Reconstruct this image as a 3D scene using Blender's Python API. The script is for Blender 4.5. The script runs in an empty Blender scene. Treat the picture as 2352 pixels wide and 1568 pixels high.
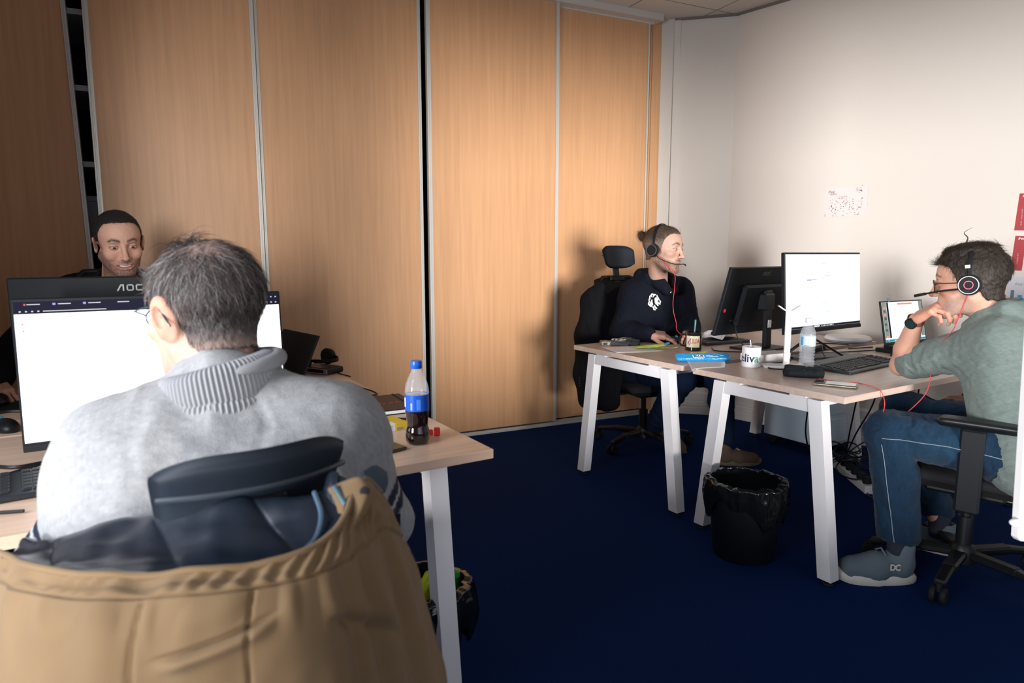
import bpy, math, random
import numpy as np
from mathutils import Vector, Matrix
from mathutils.bvhtree import BVHTree
random.seed(7)
PI = math.pi
SC = bpy.context.scene
COL = SC.collection

# ---------------------------------------------------------------- camera, world, lights, exposure
W_, H_, F_ = 2352, 1568, 1518.75
CAM_H = 1.25
YAW, PITCH = math.radians(32.0), math.radians(7.6)
FW = np.array([math.sin(YAW)*math.cos(PITCH), math.cos(YAW)*math.cos(PITCH), -math.sin(PITCH)])
RT = np.array([math.cos(YAW), -math.sin(YAW), 0.0])
UP = np.cross(RT, FW)
cd = bpy.data.cameras.new('camera'); cam = bpy.data.objects.new('camera', cd); COL.objects.link(cam)
cd.sensor_width = 36.0; cd.lens = F_/W_*36.0; cd.clip_start = 0.05
cam.location = (0, 0, CAM_H)
cam.rotation_euler = (PI/2-PITCH, 0, -YAW)
cd.dof.use_dof = True; cd.dof.focus_distance = 3.1; cd.dof.aperture_fstop = 5.0
SC.camera = cam
SC.view_settings.view_transform = 'Standard'; SC.view_settings.look = 'None'
SC.view_settings.gamma = 1.0; SC.view_settings.use_curve_mapping = False
SC.view_settings.exposure = 0.0
wd = bpy.data.worlds.new('world'); SC.world = wd; wd.use_nodes = True
wd.node_tree.nodes['Background'].inputs[0].default_value = (0.75, 0.85, 1.0, 1)
wd.node_tree.nodes['Background'].inputs[1].default_value = 0.6

def area(name, loc, aim, sx, sy, power, color, spread=180):
    l = bpy.data.lights.new(name, 'AREA'); l.shape = 'RECTANGLE'; l.size = sx; l.size_y = sy
    l.energy = power; l.color = color; l.spread = math.radians(spread)
    o = bpy.data.objects.new(name, l); COL.objects.link(o); o.location = loc
    o.rotation_euler = (Vector(aim)-Vector(loc)).to_track_quat('-Z', 'Y').to_euler()
    return o
def sun(name, d, e, color, ang):
    l = bpy.data.lights.new(name, 'SUN'); l.energy = e; l.color = color; l.angle = math.radians(ang)
    o = bpy.data.objects.new(name, l); COL.objects.link(o); o.location = (-1.0, -4, 2.2)
    o.rotation_euler = Vector(d).to_track_quat('-Z', 'Y').to_euler(); return o
# low hazy daylight entering through the two windows behind the camera, soft skylight at the window on the left
sun('low_daylight', (0.26, 0.95, -0.02), 3.8, (1.0, 0.95, 0.89), 11)
sun('side_daylight', (0.95, 0.29, -0.06), 3.45, (1.0, 0.97, 0.94), 12)
area('daylight_side_window', (-1.27, 1.02, 1.62), (0.6, 1.9, 1.0), 1.15, 1.25, 30, (0.86, 0.92, 1.0), 150)
area('daylight_back_window', (0.6, -1.85, 1.5), (1.9, 3.0, 1.1), 2.2, 1.6, 7, (0.95, 0.95, 1.0), 140)

# ---------------------------------------------------------------- tagging
def tag(o, label=None, cat=None, group=None, kind=None):
    if label: o['label'] = label
    if cat: o['category'] = cat
    if group: o['group'] = group
    if kind: o['kind'] = kind
    return o
def empty(name, loc=(0, 0, 0), rz=0.0, label=None, cat=None, group=None):
    o = bpy.data.objects.new(name, None); COL.objects.link(o); o.location = loc; o.rotation_euler = (0, 0, rz)
    o.empty_display_size = 0.05
    return tag(o, label, cat, group)
def copy_tree(o, parent=None):
    c = o.copy(); COL.objects.link(c)
    if parent is not None: c.parent = parent
    for ch in [q for q in bpy.data.objects if q.parent == o and q != c]:
        copy_tree(ch, c)
    return c
def at(px, py, dep):
    """point at a surveyed distance along a sight line of the survey photo"""
    d = FW + RT*(px-W_/2)/F_ + UP*(H_/2-py)/F_
    return np.array([0, 0, CAM_H]) + d*dep
def on_y(px, py, y):
    d = FW + RT*(px-W_/2)/F_ + UP*(H_/2-py)/F_
    return np.array([0, 0, CAM_H]) + d*y/d[1]
def on_z(px, py, z):
    d = FW + RT*(px-W_/2)/F_ + UP*(H_/2-py)/F_
    return np.array([0, 0, CAM_H]) + d*(z-CAM_H)/d[2]

# ---------------------------------------------------------------- materials
def mat(name, col, rough=0.5, metal=0.0, emit=None, es=0.0, spec=0.5, trans=0.0, ior=1.45, coat=0.0,
        bump=0.0, bscale=200.0, var=0.0, vscale=8.0, stretch=(1, 1, 1), attr=None, sheen=0.0, sss=0.0, alpha=1.0):
    m = bpy.data.materials.new(name); m.use_nodes = True
    nt = m.node_tree; b = nt.nodes['Principled BSDF']
    c4 = (*col, 1) if len(col) == 3 else col
    b.inputs['Base Color'].default_value = c4
    b.inputs['Roughness'].default_value = rough; b.inputs['Metallic'].default_value = metal
    b.inputs['Specular IOR Level'].default_value = spec; b.inputs['IOR'].default_value = ior
    b.inputs['Transmission Weight'].default_value = trans; b.inputs['Coat Weight'].default_value = coat
    b.inputs['Sheen Weight'].default_value = sheen; b.inputs['Alpha'].default_value = alpha
    if sss:
        b.inputs['Subsurface Weight'].default_value = sss
        b.inputs['Subsurface Radius'].default_value = (0.012, 0.004, 0.002)
        b.inputs['Subsurface Scale'].default_value = 1.0
    if emit:
        b.inputs['Emission Color'].default_value = (*emit, 1); b.inputs['Emission Strength'].default_value = es
    tc = nt.nodes.new('ShaderNodeTexCoord'); mp = nt.nodes.new('ShaderNodeMapping')
    mp.inputs['Scale'].default_value = stretch
    nt.links.new(tc.outputs['Object'], mp.inputs['Vector'])
    src = None
    if attr:
        a = nt.nodes.new('ShaderNodeAttribute'); a.attribute_name = attr; src = a.outputs['Color']
    if var:
        n = nt.nodes.new('ShaderNodeTexNoise'); n.inputs['Scale'].default_value = vscale; n.inputs['Detail'].default_value = 6
        nt.links.new(mp.outputs['Vector'], n.inputs['Vector'])
        mr = nt.nodes.new('ShaderNodeMapRange'); mr.inputs['From Min'].default_value = 0.3; mr.inputs['From Max'].default_value = 0.7
        mr.inputs['To Min'].default_value = 1-var; mr.inputs['To Max'].default_value = 1+var
        nt.links.new(n.outputs['Fac'], mr.inputs['Value'])
        mx = nt.nodes.new('ShaderNodeVectorMath'); mx.operation = 'SCALE'
        if src is None: mx.inputs[0].default_value = c4[:3]
        else: nt.links.new(src, mx.inputs[0])
        nt.links.new(mr.outputs['Result'], mx.inputs['Scale']); src = mx.outputs['Vector']
    if src is not None: nt.links.new(src, b.inputs['Base Color'])
    if bump:
        n2 = nt.nodes.new('ShaderNodeTexNoise'); n2.inputs['Scale'].default_value = bscale; n2.inputs['Detail'].default_value = 4
        nt.links.new(mp.outputs['Vector'], n2.inputs['Vector'])
        bp = nt.nodes.new('ShaderNodeBump'); bp.inputs['Strength'].default_value = bump; bp.inputs['Distance'].default_value = 0.002
        nt.links.new(n2.outputs['Fac'], bp.inputs['Height']); nt.links.new(bp.outputs['Normal'], b.inputs['Normal'])
    return m

M = {}
M['door_wood'] = mat('beech_laminate', (0.66, 0.365, 0.19), 0.42, var=0.075, vscale=3.0, stretch=(16, 16, 0.55), bump=0.03, bscale=30)
M['desk_wood'] = mat('light_oak_laminate', (0.66, 0.515, 0.44), 0.33, var=0.10, vscale=3.0, stretch=(1.0, 18, 18), bump=0.02, bscale=40)
M['desk_wood_l'] = mat('beech_desk_laminate', (0.82, 0.58, 0.43), 0.36, var=0.09, vscale=3.0, stretch=(1.0, 18, 18), bump=0.02, bscale=40)
M['wall'] = mat('painted_wall', (0.74, 0.69, 0.64), 0.75, bump=0.05, bscale=300)
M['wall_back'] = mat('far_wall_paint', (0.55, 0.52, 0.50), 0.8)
M['ceil'] = mat('ceiling_tile', (0.62, 0.60, 0.56), 0.9, bump=0.2, bscale=500)
M['alu'] = mat('white_aluminium', (0.66, 0.64, 0.61), 0.35, 0.2)
M['white_metal'] = mat('white_powder_coat', (0.86, 0.86, 0.90), 0.35)
M['white_plastic'] = mat('white_plastic', (0.85, 0.85, 0.86), 0.3)
M['black_plastic'] = mat('black_plastic', (0.008, 0.0095, 0.012), 0.42)
M['black_soft'] = mat('black_soft_plastic', (0.006, 0.008, 0.011), 0.65, bump=0.05, bscale=600, spec=.3)
M['monitor_black'] = mat('monitor_shell', (0.006, 0.008, 0.011), 0.5, spec=.3, bump=0.03, bscale=900)
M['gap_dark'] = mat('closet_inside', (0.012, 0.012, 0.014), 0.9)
M['mesh_black'] = mat('chair_mesh_fabric', (0.006, 0.006, 0.008), 0.85, bump=0.3, bscale=900)
M['chrome'] = mat('chrome', (0.6, 0.6, 0.62), 0.15, 1.0)
M['rubber'] = mat('rubber', (0.01, 0.01, 0.012), 0.7)
M['paper'] = mat('paper', (0.85, 0.85, 0.86), 0.7)
M['glass_clear'] = mat('clear_plastic', (0.85, 0.90, 0.97), 0.04, alpha=.20, spec=1.0)
def carpet():
    m = mat('navy_carpet', (0.003, 0.021, 0.105), 0.95, var=0.35, vscale=420, bump=0.6, bscale=700, spec=0.1)
    return m
M['carpet'] = carpet()

# ---------------------------------------------------------------- mesh helpers
def mesh_obj(name, V, Fc, m=None, parent=None, smooth=False, mats=None, fm=None, loc=None, autosmooth=None):
    me = bpy.data.meshes.new(name)
    V = np.asarray(V, dtype=float)
    me.from_pydata(V.tolist(), [], [tuple(int(i) for i in f) for f in Fc]); me.update()
    if mats:
        for mm in mats: me.materials.append(mm)
        if fm is not None: me.polygons.foreach_set('material_index', list(fm))
    elif m is not None: me.materials.append(m)
    if smooth: me.polygons.foreach_set('use_smooth', [True]*len(me.polygons))
    o = bpy.data.objects.new(name, me); COL.objects.link(o)
    if parent is not None: o.parent = parent
    if autosmooth:
        set_sharp(me, autosmooth)
    return o
def set_sharp(me, deg):
    me.polygons.foreach_set('use_smooth', [True]*len(me.polygons))
    try: me.set_sharp_from_angle(angle=math.radians(deg))
    except Exception: pass

class MB:
    """collects boxes, tubes, lathes, sweeps as one mesh"""
    def __init__(s): s.V = []; s.F = []; s.S = []; s.mi = []; s.cur = 0
    def add(s, V, F, smooth=False):
        n = len(s.V); s.V += [tuple(float(c) for c in v) for v in V]
        s.F += [tuple(int(i)+n for i in f) for f in F]; s.S += [smooth]*len(F); s.mi += [s.cur]*len(F); return s
    def box(s, c, d, rot=None, bev=0.0):
        hx, hy, hz = d[0]/2, d[1]/2, d[2]/2
        if bev <= 0:
            V = [(x, y, z) for x in (-hx, hx) for y in (-hy, hy) for z in (-hz, hz)]
            F = [(0, 1, 3, 2), (4, 6, 7, 5), (0, 4, 5, 1), (2, 3, 7, 6), (0, 2, 6, 4), (1, 5, 7, 3)]
            sm = False
        else:
            b = min(bev, hx*.95, hy*.95, hz*.95); V = []; idx = {}
            # chamfered box: 24 verts
            for sx in (-1, 1):
                for sy in (-1, 1):
                    for sz in (-1, 1):
                        idx[(sx, sy, sz, 0)] = len(V); V.append((sx*hx, sy*(hy-b), sz*(hz-b)))
                        idx[(sx, sy, sz, 1)] = len(V); V.append((sx*(hx-b), sy*hy, sz*(hz-b)))
                        idx[(sx, sy, sz, 2)] = len(V); V.append((sx*(hx-b), sy*(hy-b), sz*hz))
            F = []
            for sx in (-1, 1):
                F.append([idx[(sx, a, c2, 0)] for a, c2 in ((-1, -1), (1, -1), (1, 1), (-1, 1))][::sx])
                F.append([idx[(a, sx, c2, 1)] for a, c2 in ((-1, -1), (1, -1), (1, 1), (-1, 1))][::-sx])
                F.append([idx[(a, c2, sx, 2)] for a, c2 in ((-1, -1), (1, -1), (1, 1), (-1, 1))][::sx])
            for a in (-1, 1):
                for c2 in (-1, 1):
                    F.append([idx[(a, c2, -1, 0)], idx[(a, c2, -1, 1)], idx[(a, c2, 1, 1)], idx[(a, c2, 1, 0)]][::-1 if a*c2 < 0 else 1])
                    F.append([idx[(a, -1, c2, 0)], idx[(a, -1, c2, 2)], idx[(a, 1, c2, 2)], idx[(a, 1, c2, 0)]][::1 if a*c2 < 0 else -1])
                    F.append([idx[(-1, a, c2, 1)], idx[(-1, a, c2, 2)], idx[(1, a, c2, 2)], idx[(1, a, c2, 1)]][::-1 if a*c2 < 0 else 1])
                    for e in (-1, 1):
                        t = [idx[(a, c2, e, 0)], idx[(a, c2, e, 1)], idx[(a, c2, e, 2)]]
                        F.append(t if a*c2*e > 0 else t[::-1])
            sm = False
        V = np.array(V)
        if rot is not None: V = V @ np.array(rot).T
        return s.add(V+np.array(c), F, sm)
    def bar(s, a, b, w, h, up=(0, 0, 1), bev=0.0):
        a = np.array(a, float); b = np.array(b, float); d = b-a; L = np.linalg.norm(d); d /= L
        up = np.array(up, float); x = np.cross(d, up); x /= np.linalg.norm(x); u = np.cross(x, d)
        return s.box((a+b)/2, (w, L, h), np.array([x, d, u]).T, bev)
    def tube(s, pts, r, n=8, cap=True, closed=False):
        P = np.array(pts, float); m = len(P)
        R = np.full(m, r, float) if np.isscalar(r) else np.array(r, float)
        T = np.gradient(P, axis=0)
        if closed: T = np.roll(P, -1, 0)-np.roll(P, 1, 0)
        T /= np.maximum(np.linalg.norm(T, axis=1, keepdims=True), 1e-9)
        u = np.array([0, 0, 1.0]) if abs(T[0][2]) < 0.9 else np.array([1.0, 0, 0])
        V = []; x = np.cross(T[0], u); x /= np.linalg.norm(x)
        for i in range(m):
            x = x-T[i]*(x@T[i]); x /= max(np.linalg.norm(x), 1e-9); y = np.cross(T[i], x)
            for k in range(n):
                a = 2*PI*k/n; V.append(P[i]+R[i]*(math.cos(a)*x+math.sin(a)*y))
        F = []
        for i in range(m-1 if not closed else m):
            j = (i+1) % m
            for k in range(n):
                F.append((i*n+k, i*n+(k+1) % n, j*n+(k+1) % n, j*n+k))
        if cap and not closed:
            F.append(tuple(range(n))[::-1]); F.append(tuple((m-1)*n+k for k in range(n)))
        return s.add(V, F, True)
    def lathe(s, prof, c=(0, 0, 0), n=32, rot=None, mod=None, cap=True):
        V = []; m = len(prof)
        for r, z in prof:
            for k in range(n):
                a = 2*PI*k/n; rr = r if mod is None else r*mod(a, z)
                V.append((rr*math.cos(a), rr*math.sin(a), z))
        F = [(i*n+k, i*n+(k+1) % n, (i+1)*n+(k+1) % n, (i+1)*n+k) for i in range(m-1) for k in range(n)]
        if cap:
            if prof[0][0] > 1e-5: F.append(tuple(range(n))[::-1])
            if prof[-1][0] > 1e-5: F.append(tuple((m-1)*n+k for k in range(n)))
        V = np.array(V)
        if rot is not None: V = V @ np.array(rot).T
        return s.add(V+np.array(c), F, True)
    def quad(s, a, b, c, d): return s.add([a, b, c, d], [(0, 1, 2, 3)])
    def prism(s, poly, z0, z1, c=(0, 0, 0), rot=None):
        n = len(poly); V = np.array([(x, y, z0) for x, y in poly]+[(x, y, z1) for x, y in poly], float)
        F = [tuple(range(n))[::-1], tuple(range(n, 2*n))]+[(i, (i+1) % n, n+(i+1) % n, n+i) for i in range(n)]
        if rot is not None: V = V @ np.array(rot).T
        return s.add(V+np.array(c), F)
    def build(s, name, m=None, parent=None, mats=None, sharp=40, mat4=None):
        V = np.array(s.V)
        if mat4 is not None: V = V @ np.array(mat4)[:3, :3].T + np.array(mat4)[:3, 3]
        o = mesh_obj(name, V, s.F, m, parent, mats=mats, fm=s.mi if mats else None)
        o.data.polygons.foreach_set('use_smooth', s.S)
        if any(s.S): 
            try: o.data.set_sharp_from_angle(angle=math.radians(sharp))
            except Exception: pass
            sm = [bool(q) for q in s.S]
            o.data.polygons.foreach_set('use_smooth', sm)
        return o

def Rz(a): return np.array([[math.cos(a), -math.sin(a), 0], [math.sin(a), math.cos(a), 0], [0, 0, 1.0]])
def Rx(a): return np.array([[1, 0, 0], [0, math.cos(a), -math.sin(a)], [0, math.sin(a), math.cos(a)]], float)
def Ry(a): return np.array([[math.cos(a), 0, math.sin(a)], [0, 1, 0], [-math.sin(a), 0, math.cos(a)]], float)
def catmull(P, n):
    """smooth polyline through control points, n samples"""
    P = np.array(P, float); m = len(P)
    if m == 2: 
        t = np.linspace(0, 1, n)[:, None]; return P[0]*(1-t)+P[1]*t
    Q = np.vstack([2*P[0]-P[1], P, 2*P[-1]-P[-2]])
    out = []
    for t in np.linspace(0, m-1-1e-9, n):
        i = int(t); f = t-i; a, b, c, d = Q[i], Q[i+1], Q[i+2], Q[i+3]
        out.append(0.5*((2*b)+(-a+c)*f+(2*a-5*b+4*c-d)*f*f+(-a+3*b-3*c+d)*f**3))
    return np.array(out)
def loft(rows, nu, nv):
    """rows of control points -> dense grid (nv, nu, 3)"""
    G = np.array([catmull(r, nu) for r in rows])
    return np.array([catmull(G[:, i], nv) for i in range(nu)]).transpose(1, 0, 2)
def grid_faces(nv, nu, closed=False, off=0):
    F = []
    for j in range(nv-1):
        for i in range(nu if closed else nu-1):
            k = (i+1) % nu
            F.append((off+j*nu+i, off+j*nu+k, off+(j+1)*nu+k, off+(j+1)*nu+i))
    return F
def grid_normals(G):
    du = np.gradient(G, axis=1); dv = np.gradient(G, axis=0); n = np.cross(du, dv)
    return n/np.maximum(np.linalg.norm(n, axis=2, keepdims=True), 1e-9)
def sheet(name, G, thick, m, parent=None):
    """closed thin shell from a grid"""
    nv, nu = G.shape[:2]; N = grid_normals(G)
    V = np.vstack([G.reshape(-1, 3), (G-N*thick).reshape(-1, 3)])
    F = grid_faces(nv, nu); n = nv*nu
    F2 = [tuple(q+n for q in f[::-1]) for f in F]
    E = []
    for i in range(nu-1):
        E.append((i, i+n, i+1+n, i+1)); a = (nv-1)*nu+i; E.append((a, a+1, a+1+n, a+n))
    for j in range(nv-1):
        a = j*nu; E.append((a, a+nu, a+nu+n, a+n)); a = j*nu+nu-1; E.append((a, a+n, a+nu+n, a+nu))
    return mesh_obj(name, V, F+F2+E, m, parent, smooth=True)

rngN = np.random.RandomState(3)
_nd = rngN.normal(size=(3, 14, 3)); _np = rngN.uniform(0, 6.28, (3, 14))
def wob(P, scale, seed=0):
    """cheap smooth pseudo noise, about -1..1"""
    P = np.asarray(P, float)*scale; out = np.zeros(P.shape[:-1])
    for k in range(14):
        d = _nd[seed % 3, k]*(0.6+0.09*k); out += np.sin(P@d+_np[seed % 3, k]+seed*1.7)
    return out/5.0

# ---------------------------------------------------------------- implicit sculpting: smooth unions, meshed by surface nets
class SDF:
    def __init__(s): s.ops = []; s.mir = False
    def _put(s, kind, args, k, sub, c, rad):
        s.ops.append((kind, args, k, sub, np.array(c, float), rad))
        return s
    def ell(s, c, r, k=0.01, rot=None, sub=False, mirror=False):
        s._put('e', (np.array(c, float), np.array(r, float), None if rot is None else np.array(rot)), k, sub, c, max(r))
        if mirror:
            c2 = (-c[0], c[1], c[2]); rr = None
            if rot is not None: 
                S = np.diag([-1, 1, 1.0]); rr = S@np.array(rot)@S
            s.ell(c2, r, k, rr, sub)
        return s
    def cone(s, a, b, ra, rb, k=0.01, sub=False, mirror=False, flat=None):
        a = np.array(a, float); b = np.array(b, float)
        s._put('c', (a, b, ra, rb, flat), k, sub, (a+b)/2, np.linalg.norm(b-a)/2+max(ra, rb))
        if mirror:
            s.cone((-a[0], a[1], a[2]), (-b[0], b[1], b[2]), ra, rb, k, sub, flat=None if flat is None else ((-flat[0][0], flat[0][1], flat[0][2]), flat[1]))
        return s
    def chain(s, pts, k=0.015, flat=None):
        """pts: list of (xyz, r)"""
        for (a, ra), (b, rb) in zip(pts[:-1], pts[1:]): s.cone(a, b, ra, rb, k, flat=flat)
        return s
    def box(s, c, h, rad, k=0.01, rot=None, sub=False):
        return s._put('b', (np.array(c, float), np.array(h, float), rad, None if rot is None else np.array(rot)), k, sub, c, float(np.linalg.norm(h))+rad)
    def ev(s, P):
        d = np.full(len(P), 1.0, dtype=np.float32)
        for kind, A, k, sub, c, rad in s.ops:
            D2 = ((P-c.astype(np.float32))**2).sum(1)
            m = np.where(D2 < (rad+0.10+3*k)**2)[0]
            if len(m) == 0: continue
            Q = P[m]
            if kind == 'e':
                cc, r, rot = A; q = Q-cc
                if rot is not None: q = q@rot
                k0 = np.sqrt(((q/r)**2).sum(1)); k1 = np.sqrt(((q/(r*r))**2).sum(1))
                e = k0*(k0-1)/np.maximum(k1, 1e-6)
            elif kind == 'c':
                a, b, ra, rb, flat = A; ab = b-a
                if flat is not None:
                    ax = np.array(flat[0], float); ax /= np.linalg.norm(ax); f = flat[1]
                    t = np.clip(((Q-a)@ab)/max(ab@ab, 1e-9), 0, 1); w = Q-a-t[:, None]*ab
                    al = w@ax; w = w+np.outer(al*(1/f-1), ax)
                    e = (np.sqrt((w**2).sum(1))-(ra+(rb-ra)*t))*min(1, f)
                else:
                    t = np.clip(((Q-a)@ab)/max(ab@ab, 1e-9), 0, 1); w = Q-a-t[:, None]*ab
                    e = np.sqrt((w**2).sum(1))-(ra+(rb-ra)*t)
            else:
                cc, h, rd, rot = A; q = Q-cc
                if rot is not None: q = q@rot
                q = np.abs(q)-h
                e = np.sqrt((np.maximum(q, 0)**2).sum(1))+np.minimum(q.max(1), 0)-rd
            dm = d[m]
            if sub:
                hh = np.clip(0.5-0.5*(dm+e)/k, 0, 1); d[m] = dm+(-e-dm)*hh+k*hh*(1-hh)
            else:
                hh = np.clip(0.5+0.5*(e-dm)/k, 0, 1); d[m] = e+(dm-e)*hh-k*hh*(1-hh)
        return d
    def mesh(s, h, lo=None, hi=None, post=None):
        if lo is None:
            A = [(c-rad, c+rad) for kind, _, k, sub, c, rad in s.ops if not sub]
            lo = np.min([a for a, _ in A], 0)-3*h; hi = np.max([b for _, b in A], 0)+3*h
        lo = np.array(lo, float); hi = np.array(hi, float); st = 4
        n = (np.ceil((hi-lo)/(h*st)).astype(int)+1)*st+1
        ax = [lo[i]+h*np.arange(n[i]) for i in range(3)]
        cx = [a[::st] for a in ax]
        CP = np.stack(np.meshgrid(*cx, indexing='ij'), -1).reshape(-1, 3).astype(np.float32)
        f = (lambda P: s.ev(P)) if post is None else (lambda P: post(P, s.ev(P)))
        cdv = f(CP).reshape([len(c) for c in cx])
        near = np.abs(cdv) < h*st*2.2
        D = np.repeat(np.repeat(np.repeat(cdv, st, 0), st, 1), st, 2)[:n[0], :n[1], :n[2]].copy()
        nr = near.copy()
        for a in range(3):
            r1 = np.roll(nr, 1, a); nr = nr | r1
            r2 = np.roll(nr, -1, a); nr = nr | r2
        Mk = np.repeat(np.repeat(np.repeat(nr, st, 0), st, 1), st, 2)[:n[0], :n[1], :n[2]]
        I = np.argwhere(Mk)
        Pf = (lo+h*I).astype(np.float32)
        vals = np.concatenate([f(Pf[i:i+400000]) for i in range(0, len(Pf), 400000)])
        D[I[:, 0], I[:, 1], I[:, 2]] = vals
        return nets(D, lo, h)

def nets(D, lo, h):
    n = D.shape; ins = D < 0
    cs = np.zeros([q-1 for q in n], int)
    for dx in (0, 1):
        for dy in (0, 1):
            for dz in (0, 1):
                cs += ins[dx:n[0]-1+dx, dy:n[1]-1+dy, dz:n[2]-1+dz]
    act = (cs > 0) & (cs < 8)
    C = np.argwhere(act); idx = -np.ones(act.shape, int); idx[act] = np.arange(len(C))
    acc = np.zeros((len(C), 3)); cnt = np.zeros(len(C))
    corners = [(a, b, c) for a in (0, 1) for b in (0, 1) for c in (0, 1)]
    cv = {q: D[C[:, 0]+q[0], C[:, 1]+q[1], C[:, 2]+q[2]].astype(float) for q in corners}
    for q in corners:
        for a in range(3):
            if q[a] == 0:
                w = list(q); w[a] = 1; w = tuple(w); d0, d1 = cv[q], cv[w]
                m = (d0 < 0) != (d1 < 0)
                t = np.where(m, d0/np.where(m, d0-d1, 1), 0)
                p = np.tile(np.array(q, float), (len(C), 1)); p[:, a] += t
                acc += p*m[:, None]; cnt += m
    V = lo+h*(C+acc/cnt[:, None])
    Fs = []
    for a in range(3):
        b, c = (a+1) % 3, (a+2) % 3
        sl0 = [slice(None)]*3; sl1 = [slice(None)]*3
        sl0[a] = slice(0, n[a]-1); sl1[a] = slice(1, n[a])
        x0 = ins[tuple(sl0)]; x1 = ins[tuple(sl1)]; ch = np.argwhere(x0 != x1)
        ok = (ch[:, b] > 0) & (ch[:, c] > 0) & (ch[:, b] < n[b]-1) & (ch[:, c] < n[c]-1); ch = ch[ok]
        s0 = x0[ch[:, 0], ch[:, 1], ch[:, 2]]
        eb = np.zeros(3, int); eb[b] = 1; ec = np.zeros(3, int); ec[c] = 1
        def g(o): q = ch-o; return idx[q[:, 0], q[:, 1], q[:, 2]]
        q = np.stack([g(0*eb), g(eb), g(eb+ec), g(ec)], 1)
        q = np.where(s0[:, None], q, q[:, ::-1])
        Fs.append(q)
    Fq = np.vstack(Fs); Fq = Fq[(Fq >= 0).all(1)]
    return V, Fq
def vnormals(V, Fq):
    a = V[Fq[:, 2]]-V[Fq[:, 0]]; b = V[Fq[:, 3]]-V[Fq[:, 1]]; fn = np.cross(a, b)
    N = np.zeros_like(V)
    for i in range(4): np.add.at(N, Fq[:, i], fn)
    return N/np.maximum(np.linalg.norm(N, axis=1, keepdims=True), 1e-12)
def relax(V, Fq, it=2, w=0.5):
    for _ in range(it):
        S = np.zeros_like(V); c = np.zeros(len(V))
        for i in range(4):
            j = (i+1) % 4
            np.add.at(S, Fq[:, i], V[Fq[:, j]]); np.add.at(c, Fq[:, i], 1)
            np.add.at(S, Fq[:, j], V[Fq[:, i]]); np.add.at(c, Fq[:, j], 1)
        V = V*(1-w)+w*S/np.maximum(c, 1)[:, None]
    return V
def fast_mesh(name, V, Fq, m, parent=None, colors=None):
    me = bpy.data.meshes.new(name); nV, nF = len(V), len(Fq)
    k = Fq.shape[1]
    me.vertices.add(nV); me.vertices.foreach_set('co', np.asarray(V, np.float32).ravel())
    me.loops.add(nF*k); me.loops.foreach_set('vertex_index', np.asarray(Fq, np.int32).ravel())
    me.polygons.add(nF); me.polygons.foreach_set('loop_start', np.arange(0, nF*k, k, dtype=np.int32))
    me.update(calc_edges=True); me.validate()
    me.polygons.foreach_set('use_smooth', [True]*len(me.polygons))
    if m is not None: me.materials.append(m)
    if colors is not None:
        at_ = me.color_attributes.new('Col', 'FLOAT_COLOR', 'POINT')
        c4 = np.ones((nV, 4), np.float32); c4[:, :3] = colors; at_.data.foreach_set('color', c4.ravel())
    o = bpy.data.objects.new(name, me); COL.objects.link(o)
    if parent is not None: o.parent = parent
    return o
def bvh_of(V, Fq): return BVHTree.FromPolygons([tuple(v) for v in V], [tuple(int(i) for i in f) for f in Fq])
def text_mesh(txt, size, depth=0.0004, shear=0.0, space=1.0, bold=0.0, res=3):
    cu = bpy.data.curves.new('lettering', 'FONT'); cu.body = txt; cu.size = size; cu.extrude = depth/2; cu.shear = shear
    cu.space_character = space; cu.align_x = 'CENTER'; cu.align_y = 'CENTER'; cu.offset = bold; cu.resolution_u = res
    o = bpy.data.objects.new('lettering', cu); COL.objects.link(o)
    bpy.context.view_layer.update()
    me = bpy.data.meshes.new_from_object(o.evaluated_get(bpy.context.evaluated_depsgraph_get()))
    V = np.array([v.co[:] for v in me.vertices]) if len(me.vertices) else np.zeros((0, 3)); F = [tuple(p.vertices) for p in me.polygons]
    bpy.data.objects.remove(o); bpy.data.curves.remove(cu); bpy.data.meshes.remove(me)
    return V, F
def lettering(name, txt, size, c, xa, ya, m, parent=None, warp=None, **kw):
    V, F = text_mesh(txt, size, **kw)
    xa = np.array(xa, float); xa /= np.linalg.norm(xa); ya = np.array(ya, float); ya /= np.linalg.norm(ya); na = np.cross(xa, ya)
    if warp is not None: W = warp(V)
    else: W = np.array(c)+V[:, :1]*xa+V[:, 1:2]*ya+V[:, 2:3]*na
    return mesh_obj(name, W, F, m, parent)
# ================================================================ the setting
def struct(name, mb, m, **k):
    o = mb.build(name, m, **k); o['kind'] = 'structure'; return o
CEIL = 2.97
b = MB(); b.box((1.6, 1.3, -0.02), (7.6, 7.6, 0.04)); struct('floor', b, M['carpet'])
# ceiling with a tile grid
def ceiling_mat():
    m = mat('ceiling_tiles', (0.60, 0.57, 0.53), 0.9); nt = m.node_tree; bs = nt.nodes['Principled BSDF']
    tc = nt.nodes.new('ShaderNodeTexCoord'); mp = nt.nodes.new('ShaderNodeMapping'); br = nt.nodes.new('ShaderNodeTexBrick')
    mp.inputs['Rotation'].default_value = (0, 0, math.radians(6.5)); mp.inputs['Location'].default_value = (0.13, 0.32, 0)
    br.offset = 0; br.inputs['Scale'].default_value = 1.0; br.inputs['Brick Width'].default_value = 0.6; br.inputs['Row Height'].default_value = 0.6
    br.inputs['Mortar Size'].default_value = 0.006; br.inputs['Color1'].default_value = (0.60, 0.575, 0.53, 1); br.inputs['Color2'].default_value = (0.60, 0.575, 0.53, 1)
    br.inputs['Mortar'].default_value = (0.25, 0.24, 0.22, 1)
    nt.links.new(tc.outputs['Object'], mp.inputs['Vector']); nt.links.new(mp.outputs['Vector'], br.inputs['Vector']); nt.links.new(br.outputs['Color'], bs.inputs['Base Color'])
    return m
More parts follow.
